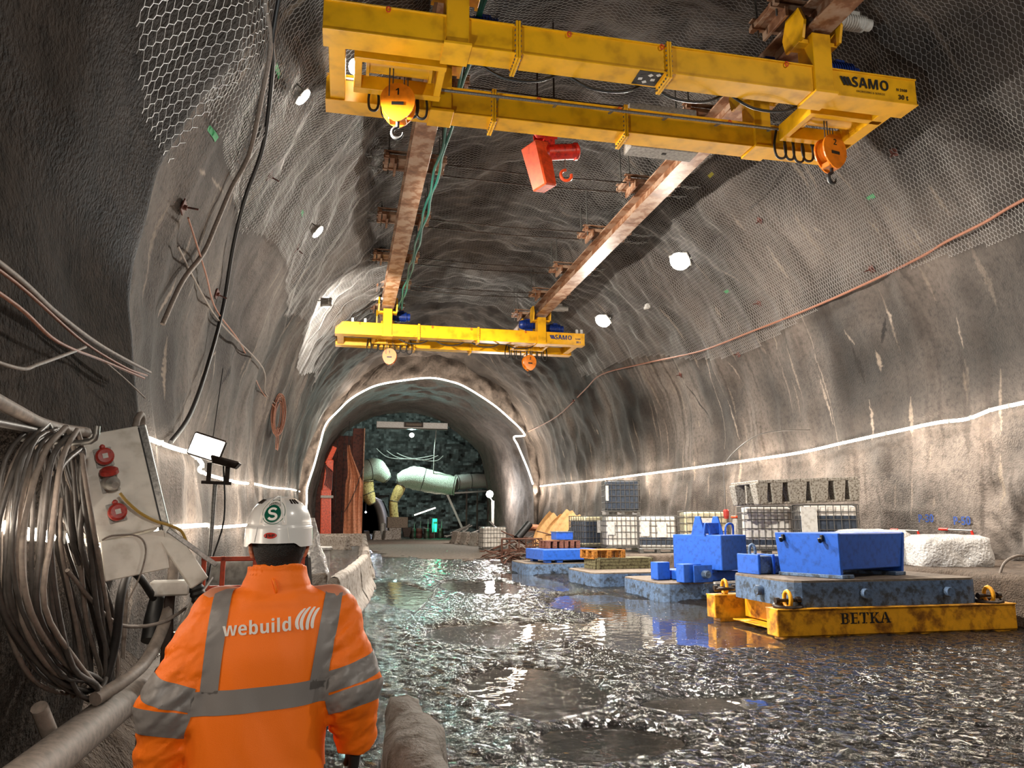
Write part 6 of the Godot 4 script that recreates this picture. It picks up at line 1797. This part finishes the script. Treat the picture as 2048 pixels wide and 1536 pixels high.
func hand(at: Vector3, side: float, lean: Basis) -> Array:   # finger and palm capsules, fingers curled towards the body
	var out := []
	var P := func(x: float, y: float, z: float) -> Vector3: return at + lean * Vector3(-side * x, y, z)
	for i in 4:
		var z: float = [-0.033, -0.011, 0.011, 0.031][i]
		var L: float = [0.9, 1.0, 0.94, 0.76][i]
		out.append([P.call(0, 0.0, z * 0.6), P.call(0.004, -0.085, z), 0.018, 0.013])
		var q: Vector3 = P.call(0.004, -0.085, z)
		var an := 0.25
		for k in 3:
			var l: float = [0.042, 0.027, 0.022][k] * L
			var nx: Vector3 = q + lean * (Vector3(-side * sin(an), -cos(an), 0.02 * (i - 1)) * l)
			out.append([q, nx, 0.0108 - k * 0.0008, 0.0102 - k * 0.001])
			q = nx
			an += 0.55
	out.append([P.call(0.0, -0.02, -0.028), P.call(0.014, -0.055, -0.056), 0.016, 0.0125])
	out.append([P.call(0.014, -0.055, -0.056), P.call(0.024, -0.088, -0.058), 0.0125, 0.0105])
	return out

func caps_shape(caps: Array, k: float, cell: float, sh: Shape = null) -> Shape:
	var lo := Vector3.ONE * 100
	var hi := -lo
	for c in caps:
		var r := maxf(c[2], c[3]) + cell * 3
		lo = lo.min(c[0] - Vector3.ONE * r).min(c[1] - Vector3.ONE * r)
		hi = hi.max(c[0] + Vector3.ONE * r).max(c[1] + Vector3.ONE * r)
	return nets(func(p: Vector3) -> float:
		var d := 10.0
		for c in caps: d = smin(d, cap(p, c[0], c[1], c[2], c[3]), k)
		return d, lo, hi, cell, sh)

func make_person() -> void:
	var o := thing("person", "worker in orange reflective jacket and white hard hat walking away from the camera", "person", Vector3(-0.193, 0.0, -2.58))
	# body: one surface; the head on a finer grid
	var turn := Basis(Vector3.UP, 0.14)
	var body_caps := [[Vector3(0, 1.5, 0.01), Vector3(0, 1.3, 0.0), 0.06, 0.11], [Vector3(0, 1.3, 0), Vector3(-0.02, 0.95, 0), 0.1, 0.1], [Vector3(-0.08, 0.93, 0), Vector3(-0.09, 0.5, -0.1), 0.085, 0.055], [Vector3(-0.09, 0.5, -0.1), Vector3(-0.09, 0.09, -0.04), 0.052, 0.035], [Vector3(0.08, 0.93, 0), Vector3(0.09, 0.49, 0.02), 0.085, 0.055], [Vector3(0.09, 0.49, 0.02), Vector3(0.09, 0.1, 0.16), 0.052, 0.035],
		[Vector3(0, 1.42, 0), LS, 0.08, 0.06], [LS, LE, 0.055, 0.045], [LE, LW - Vector3(0, 0.03, 0), 0.042, 0.03], [Vector3(0, 1.42, 0), RS, 0.08, 0.06], [RS, RE, 0.055, 0.045], [RE, RW - Vector3(0, 0.03, 0), 0.042, 0.03]]
	var bs := caps_shape(body_caps, 0.05, 0.014)
	nets(func(q: Vector3) -> float:
		var p := turn.inverse() * (q - Vector3(0, 1.6, 0))
		var d := (Vector3(p.x / 0.078, (p.y - 0.055) / 0.1, (p.z - 0.005) / 0.098).length() - 1.0) * 0.08
		d = smin(d, cap(p, Vector3(0, -0.02, -0.045), Vector3(0, -0.055, -0.06), 0.056, 0.034), 0.04)
		d = smin(d, cap(p, Vector3(0, -0.14, 0.015), Vector3(0, 0.0, 0.01), 0.06, 0.056), 0.03)
		d = smin(d, cap(p, Vector3(0, 0.03, -0.09), Vector3(0, 0.0, -0.115), 0.009, 0.014), 0.012)
		d = smin(d, cap(p, Vector3(-0.022, -0.035, -0.088), Vector3(0.022, -0.035, -0.088), 0.008, 0.008), 0.01)
		for s in [-1, 1]:
			d = maxf(d, -(p.distance_to(Vector3(s * 0.032, 0.035, -0.102)) - 0.014))
			d = smin(d, p.distance_to(Vector3(s * 0.032, 0.033, -0.084)) - 0.013, 0.004)
			d = smin(d, cap(p, Vector3(s * 0.078, 0.035, 0.012), Vector3(s * 0.078, -0.01, 0.004), 0.014, 0.009), 0.008)
			d = smin(d, cap(p, Vector3(s * 0.088, 0.036, 0.022), Vector3(s * 0.084, 0.0, 0.016), 0.007, 0.006), 0.006)
		return d, Vector3(-0.14, 1.46, -0.16), Vector3(0.14, 1.8, 0.15), 0.006, bs)
	part(o, "body", bs, M.skin)
	var hair := nets(func(q: Vector3) -> float:
		var p := turn.inverse() * (q - Vector3(0, 1.6, 0))
		var d := (Vector3(p.x / 0.083, (p.y - 0.052) / 0.106, (p.z - 0.008) / 0.102).length() - 1.0) * 0.083
		d = smin(d, cap(p, Vector3(0, -0.035, 0.03), Vector3(0, 0.02, 0.04), 0.062, 0.07), 0.03)
		d = maxf(d, -(p.z + 0.03 - maxf(0.0, 0.04 - p.y) * 0.9))
		d = maxf(d, -0.085 - p.y)
		return d + mid.get_noise_3d(q.x * 60, q.y * 60, q.z * 60) * 0.002, Vector3(-0.13, 1.49, -0.13), Vector3(0.13, 1.78, 0.14), 0.006)
	part(o, "hair", hair, M.hair)
	# jacket
	var js := nets(jacket_d, Vector3(-0.40, 0.75, -0.22), Vector3(0.38, 1.63, 0.2), 0.0095)
	var jm := part(o, "jacket", js, M.jacket)
	jm.position.y = -0.03
	var side := func(p: Vector3, left: bool) -> float: return torso_d(p) - arm_d(p, left)
	var on_torso := func(p: Vector3) -> float: return minf(arm_d(p, true), arm_d(p, false)) - torso_d(p) + 0.012
	part(jm, "reflective_tape", clip(js, func(p: Vector3) -> float: return minf(0.034 - absf(p.y - 1.222 - p.x * 0.07), on_torso.call(p)), 0.003), M.tape)
	for left in [true, false]:
		part(jm, "reflective_tape", clip(js, func(p: Vector3) -> float:
			var c := lerpf(-0.170, -0.152, (p.y - 1.15) / 0.3) if left else lerpf(0.125, 0.168, (p.y - 1.15) / 0.3)
			return minf(minf(0.026 - absf(p.x - c), p.y - 1.235), 0.06 + on_torso.call(p)), 0.003), M.tape)
		for q in ([[Vector3(-0.285, 1.248, 0.03), Vector3(0.29, 0.957, 0.1), 0.034], [Vector3(-0.30, 1.145, 0), Vector3(0.16, 0.98, -0.15), 0.034]] if left else [[Vector3(0.235, 1.278, 0.02), Vector3(-0.28, 0.955, 0.05), 0.03], [Vector3(0.25, 1.193, 0), Vector3(-0.26, 0.95, -0.15), 0.028]]):
			part(jm, "reflective_tape", clip(js, func(p: Vector3) -> float: return minf(q[2] - absf((p - q[0]).dot(q[1].normalized())), side.call(p, left)), 0.003), M.tape)
	# the print on the back: letters and the striped globe laid on the cloth
	var back_z := func(x: float, y: float) -> float:
		var a := 0.0
		var b := 0.22
		for k in 14:
			var m := (a + b) * 0.5
			if jacket_d(Vector3(x, y, m)) < 0: a = m
			else: b = m
		return b
	var lay := func(tm: Mesh, c: Vector2, rot: float) -> ArrayMesh:
		var arr := tm.surface_get_arrays(0)
		var v: PackedVector3Array = arr[Mesh.ARRAY_VERTEX]
		for i in v.size():
			var q := Vector2(v[i].x, v[i].y).rotated(rot) + c
			v[i] = Vector3(q.x, q.y, back_z.call(q.x, q.y) + 0.0035 + v[i].z * 0.3)
		arr[Mesh.ARRAY_VERTEX] = v
		var m := ArrayMesh.new()
		m.add_surface_from_arrays(Mesh.PRIMITIVE_TRIANGLES, arr)
		return m
	part(jm, "lettering", lay.call(lettering("webuild", 0.037, true, "Droid Sans", 0.004), Vector2(-0.039, 1.42), 0.07), M.print)
	for k in 4:
		var rows := []
		for i in 9:
			var t: float = i / 8.0 - 0.5
			var row := []
			for e in [-1, 1]:
				var L: float = 0.038 - 0.0035 * absf(k - 1.5)
				var x: float = (k - 1.5) * 0.0135 + t * L * 0.5 + e * (0.0048 if absf(t) < 0.45 else 0.003) - 0.012 * (1 - 4 * t * t) * (1.0 if k < 2 else 0.6)
				var y: float = t * L * 1.75
				row.append(Vector3(x + 0.105, y + 1.44, back_z.call(x + 0.105, y + 1.44) + 0.004))
			rows.append(row)
		part(jm, "globe_stripe", Shape.new().sheet(rows, false), M.print)
	part(jm, "hanger_loop", Shape.new().tube(curve([Vector3(-0.006, 1.555, 0.092), Vector3(0.0, 1.545, 0.104), Vector3(0.006, 1.525, 0.104), Vector3(0.006, 1.515, 0.098)], 4), 0.005, 6), M.jacket)
	# gloves, trousers, boots
	part(o, "glove", caps_shape(hand(LW + Vector3(0, -0.075, -0.012), -1.0, Basis(Vector3.RIGHT, 0.2)), 0.008, 0.0038), M.glove)
	part(o, "glove", caps_shape(hand(RW + Vector3(-0.004, -0.075, -0.015), 1.0, Basis(Vector3.RIGHT, 0.35)), 0.008, 0.0038), M.glove)
	var legs := nets(func(p: Vector3) -> float:
		var d := cap(p, Vector3(-0.015, 0.95, 0), Vector3(-0.015, 0.86, 0), 0.11, 0.115)
		for c in [[Vector3(-0.085, 0.9, 0), Vector3(-0.095, 0.5, -0.1), 0.105, 0.082], [Vector3(-0.095, 0.5, -0.1), Vector3(-0.095, 0.12, -0.04), 0.08, 0.072], [Vector3(0.085, 0.9, 0), Vector3(0.095, 0.49, 0.02), 0.105, 0.082], [Vector3(0.095, 0.49, 0.02), Vector3(0.095, 0.14, 0.16), 0.08, 0.072]]:
			d = smin(d, cap(p, c[0], c[1], c[2], c[3]), 0.04)
		return maxf(d, 0.1 - p.y) - mid.get_noise_3d(p.x * 8, p.y * 14, p.z * 8) * 0.006, Vector3(-0.25, 0.06, -0.26), Vector3(0.25, 1.1, 0.3), 0.014)
	part(o, "trousers", legs, M.trousers)
	for q in [[Vector3(-0.095, 0.0, -0.04), 0.0], [Vector3(0.095, 0.02, 0.17), -0.3]]:
		var bt := Basis(Vector3.RIGHT, q[1])
		part(o, "boot", caps_shape([[q[0] + bt * Vector3(0, 0.2, 0.01), q[0] + bt * Vector3(0, 0.07, 0.03), 0.06, 0.055], [q[0] + bt * Vector3(0, 0.055, 0.04), q[0] + bt * Vector3(0, 0.05, -0.15), 0.05, 0.045]], 0.03, 0.009), M.boot)
	# hard hat: shell with a deep nape band, peak, ridges, vents and stickers
	var hx := Transform3D(Basis(Vector3.UP, -0.1) * Basis(Vector3.RIGHT, 0.03), Vector3(0.0, 1.622, 0.012))
	var shell := func(an: float, t: float, up := 0.0) -> Vector3:   # an 0 = right ear, PI/2 = nape; t 0 = rim, 1 = crown
		var nape := smoothstep(0.1, 0.5, sin(an))
		var s: float
		var y: float
		if t < 0.36:
			s = 1.0 + 0.03 * (1.0 - t / 0.36)
			y = t / 0.36 * 0.066
		elif t < 0.4:
			s = lerpf(1.0, 0.955, (t - 0.36) / 0.04)
			y = 0.066 + (t - 0.36) / 0.04 * 0.005
		else:
			var u := (t - 0.4) / 0.6 * PI / 2
			s = 0.955 * pow(cos(u), 0.88)
			y = 0.071 + 0.098 * sin(u)
		var notch := 0.014 * smoothstep(0.62, 0.8, sin(an)) if t < 0.3 else 0.0
		y += notch * (1.0 - t / 0.3) if t < 0.3 else 0.0
		var a := 0.1 + up
		var b := 0.128 + up
		var ridge := 1.0
		if t > 0.42: ridge += 0.022 * smoothstep(0.34, 0.26, absf(cos(an))) * smoothstep(1.0, 0.8, t)
		y *= 0.9
		return Vector3(cos(an) * a * s * ridge, y + up * sin((t - 0.4) / 0.6 * PI / 2 if t > 0.4 else 0.0) - 0.012 * (1.0 - nape) * 0.0, sin(an) * b * s * ridge)
	var rows := []
	for i in 41:
		var row := []
		for k in 97: row.append(hx * shell.call(TAU * k / 96.0, i / 40.0 * 0.999))
		rows.append(row)
	var hm := part(o, "hard_hat", Shape.new().sheet(rows, false), M.helmet)
	rows = []
	for i in 7:
		var row := []
		for k in 33:
			var an := lerpf(PI * 1.1, PI * 1.9, k / 32.0)
			var u := i / 6.0
			row.append(hx * (shell.call(an, 0.1) * Vector3(1 + 0.05 * u, 1, 1) + Vector3(0, -0.012 * u, -0.06 * u * sin(PI * k / 32.0))))
		rows.append(row)
	part(hm, "peak", Shape.new().sheet(rows, false), M.helmet)
	for s in [-1, 1]:
		var rd := []
		for i in 17: rd.append(hx * shell.call(PI / 2 - s * lerpf(0.36, 0.16, i / 16.0), lerpf(0.44, 0.93, i / 16.0), 0.001))
		part(hm, "ridge", Shape.new().tube(rd, 0.0028, 6), M.helmet)
		var bd := []
		for i in 9: bd.append(hx * shell.call(PI / 2 - s * lerpf(0.52, 0.46, i / 8.0), lerpf(0.03, 0.36, i / 8.0), 0.0008))
		part(hm, "band_seam", Shape.new().tube(bd, 0.0016, 5), M.helmet)
		var vents := Shape.new()
		for j in 3: vents.tube([hx * shell.call(PI / 2 - s * (0.75 + j * 0.16), 0.72, 0.0005), hx * shell.call(PI / 2 - s * (0.78 + j * 0.16), 0.8, 0.0005)], 0.0035, 6)
		part(hm, "vent", vents, M.steel_dark)
	# stickers follow the shell: u to the right, w up, from a middle
	var patch := func(u: float, w: float, up: float) -> Vector3: return hx * shell.call(PI / 2 - u / 0.108, w, up)
	var disc := func(cu: float, cw: float, ru: float, rw: float, r0: float, up: float, from := 0.0, to := TAU) -> Shape:
		var rr := []
		for i in 5:
			var row := []
			for k in 41:
				var an := lerpf(from, to, k / 40.0)
				var f := lerpf(r0, 1.0, i / 4.0)
				row.append(patch.call(cu + cos(an) * ru * f, cw + sin(an) * rw * f, up))
			rr.append(row)
		return Shape.new().sheet(rr, true)
	rows = []
	for i in 9:
		var row := []
		for k in 9: row.append(patch.call(lerpf(-0.047, 0.047, k / 8.0), lerpf(0.415, 0.84, i / 8.0), 0.0012))
		rows.append(row)
	var st := part(hm, "sticker", Shape.new().sheet(rows, true), M.print)
	part(st, "ring", disc.call(0.0, 0.61, 0.043, 0.19, 0.955, 0.0018), M.sticker_green)
	part(st, "green_disc", disc.call(-0.002, 0.57, 0.029, 0.125, 0.0, 0.0018), M.sticker_green)
	var es := []
	for k in 25:
		var t := k / 24.0
		var an := lerpf(0.5, PI * 1.5, t * 2.0) if t < 0.5 else lerpf(PI * 0.5, -PI * 0.85, (t - 0.5) * 2.0)
		var cy := 0.037 if t < 0.5 else -0.037
		es.append([cos(an) * 0.0135, cy + sin(an) * 0.037])
	rows = []
	for k in es.size():
		var a: Array = es[maxi(k - 1, 0)]
		var b: Array = es[mini(k + 1, es.size() - 1)]
		var tg := Vector2(b[0] - a[0], (b[1] - a[1]) * 0.26).normalized()
		rows.append([patch.call(es[k][0] - tg.y * 0.0042 - 0.002, 0.56 + es[k][1] + tg.x * 0.0042 / 0.26, 0.0024), patch.call(es[k][0] + tg.y * 0.0042 - 0.002, 0.56 + es[k][1] - tg.x * 0.0042 / 0.26, 0.0024)])
	part(st, "letter", Shape.new().sheet(rows, true), M.print)
	var ticks := Shape.new()
	for k in 26:
		var an := lerpf(PI * 1.02, -0.02, k / 25.0)
		ticks.tube([patch.call(cos(an) * 0.034, 0.595 + sin(an) * 0.148, 0.0016), patch.call(cos(an + 0.03 * (k % 2)) * 0.0305, 0.595 + sin(an) * 0.13, 0.0016)], 0.0009, 4)
	for k in 9:
		var an := lerpf(PI * 0.75, PI * 0.25, k / 8.0)
		ticks.tube([patch.call(cos(an) * 0.030, 0.585 + sin(an) * 0.13, 0.0016), patch.call(cos(an) * 0.0265, 0.585 + sin(an) * 0.115, 0.0016)], 0.0009, 4)
	for s in [-0.018, 0.018]: ticks.tube([patch.call(s - 0.006, 0.785, 0.0016), patch.call(s + 0.006, 0.785, 0.0016)], 0.001, 4)
	part(st, "ring_text", ticks, M.steel_dark)
	var badge := part(hm, "badge", disc.call(-0.003, 0.19, 0.0235, 0.088, 0.0, 0.0012), M.helmet)
	part(badge, "oval", disc.call(-0.003, 0.19, 0.0205, 0.073, 0.0, 0.0018), M.red_paint)
	var tm := lettering("JSP", 0.0125, true, "Droid Sans", 0.001)
	var arr := tm.surface_get_arrays(0)
	var v: PackedVector3Array = arr[Mesh.ARRAY_VERTEX]
	for i in v.size(): v[i] = patch.call(v[i].x * 1.15 - 0.003, 0.19 + v[i].y / 0.183, 0.0026 + v[i].z)
	arr[Mesh.ARRAY_VERTEX] = v
	var lm := ArrayMesh.new()
	lm.add_surface_from_arrays(Mesh.PRIMITIVE_TRIANGLES, arr)
	part(badge, "lettering", lm, M.black_print)

# hexagonal wire netting pinned under the crown, and hanging loose on the near left rock: thousands of short wires
func net(called: String, label: String, at: Callable, u0: float, u1: float, v0: float, v1: float, cell_u: float, cell_v: float, wire: float, keep: Callable) -> void:
	var seg := Shape.new()
	seg.tube([Vector3(0, 0, 0), Vector3(0, 0, 1)], 1.0, 4, false)
	var list: Array[Transform3D] = []
	var nu := int((u1 - u0) / cell_u)
	var nv := int((v1 - v0) / cell_v)
	for i in nu:
		for j in nv:
			var u := u0 + i * cell_u + (cell_u * 0.5 if j % 2 else 0.0)
			var v := v0 + j * cell_v
			if not keep.call(u, v): continue
			# each knot: a twisted wire along v, then two that fork to the next row
			var a: Vector3 = at.call(u, v)
			var b: Vector3 = at.call(u, v + cell_v * 0.45)
			var c: Vector3 = at.call(u - cell_u * 0.5, v + cell_v)
			var d: Vector3 = at.call(u + cell_u * 0.5, v + cell_v)
			for e in [[a, b, 1.5], [b, c, 1.0], [b, d, 1.0]]:
				var t: Vector3 = e[1] - e[0]
				var L := t.length()
				if L < 0.001: continue
				t /= L
				var sx := t.cross(Vector3(0.3, 0.9, 0.1)).normalized()
				list.append(Transform3D(sx * wire * e[2], t.cross(sx) * wire * e[2], t * L, e[0]))
	var mm := MultiMesh.new()
	mm.transform_format = MultiMesh.TRANSFORM_3D
	mm.mesh = seg.mesh()
	mm.instance_count = list.size()
	for i in list.size(): mm.set_instance_transform(i, list[i])
	var o := MultiMeshInstance3D.new()
	o.name = called
	o.multimesh = mm
	o.material_override = M.wire
	add_child(o, true)
	o.set_meta("kind", "stuff")
	tag(o, label, "netting")

func make_netting() -> void:
	net("wire_netting", "hexagonal wire netting pinned to the rock all over the crown of the cavern", func(v: float, u: float) -> Vector3: return wall_at(u, v, 0.07), -36.0, -6.0, 0.265, 0.738, 0.085, 0.0027, 0.0036, func(v: float, u: float) -> bool:
		return u > 0.283 + 0.012 * sin(v * 0.7) - 0.03 * smoothstep(-20, -12, v) and u < 0.728 + 0.006 * sin(v * 0.5) - 0.05 * smoothstep(-20, -36, v))
	var hang := func(z: float, t: float) -> Vector3:
		var p := near_at(t, z, 0.05)
		p.x += 0.1 * sin(PI * clampf((t - 0.48) / 0.25, 0, 1)) * (0.6 + 0.4 * sin(z * 2.0))
		return p
	net("wire_netting", "loose hexagonal wire netting hanging on the dark rock at the upper left", hang, -5.0, -0.8, 0.4, 0.86, 0.1, 0.0095, 0.0024, func(z: float, t: float) -> bool:
		return t > 0.46 + 0.1 * smoothstep(-4.6, -2.2, z) and z > -4.9)
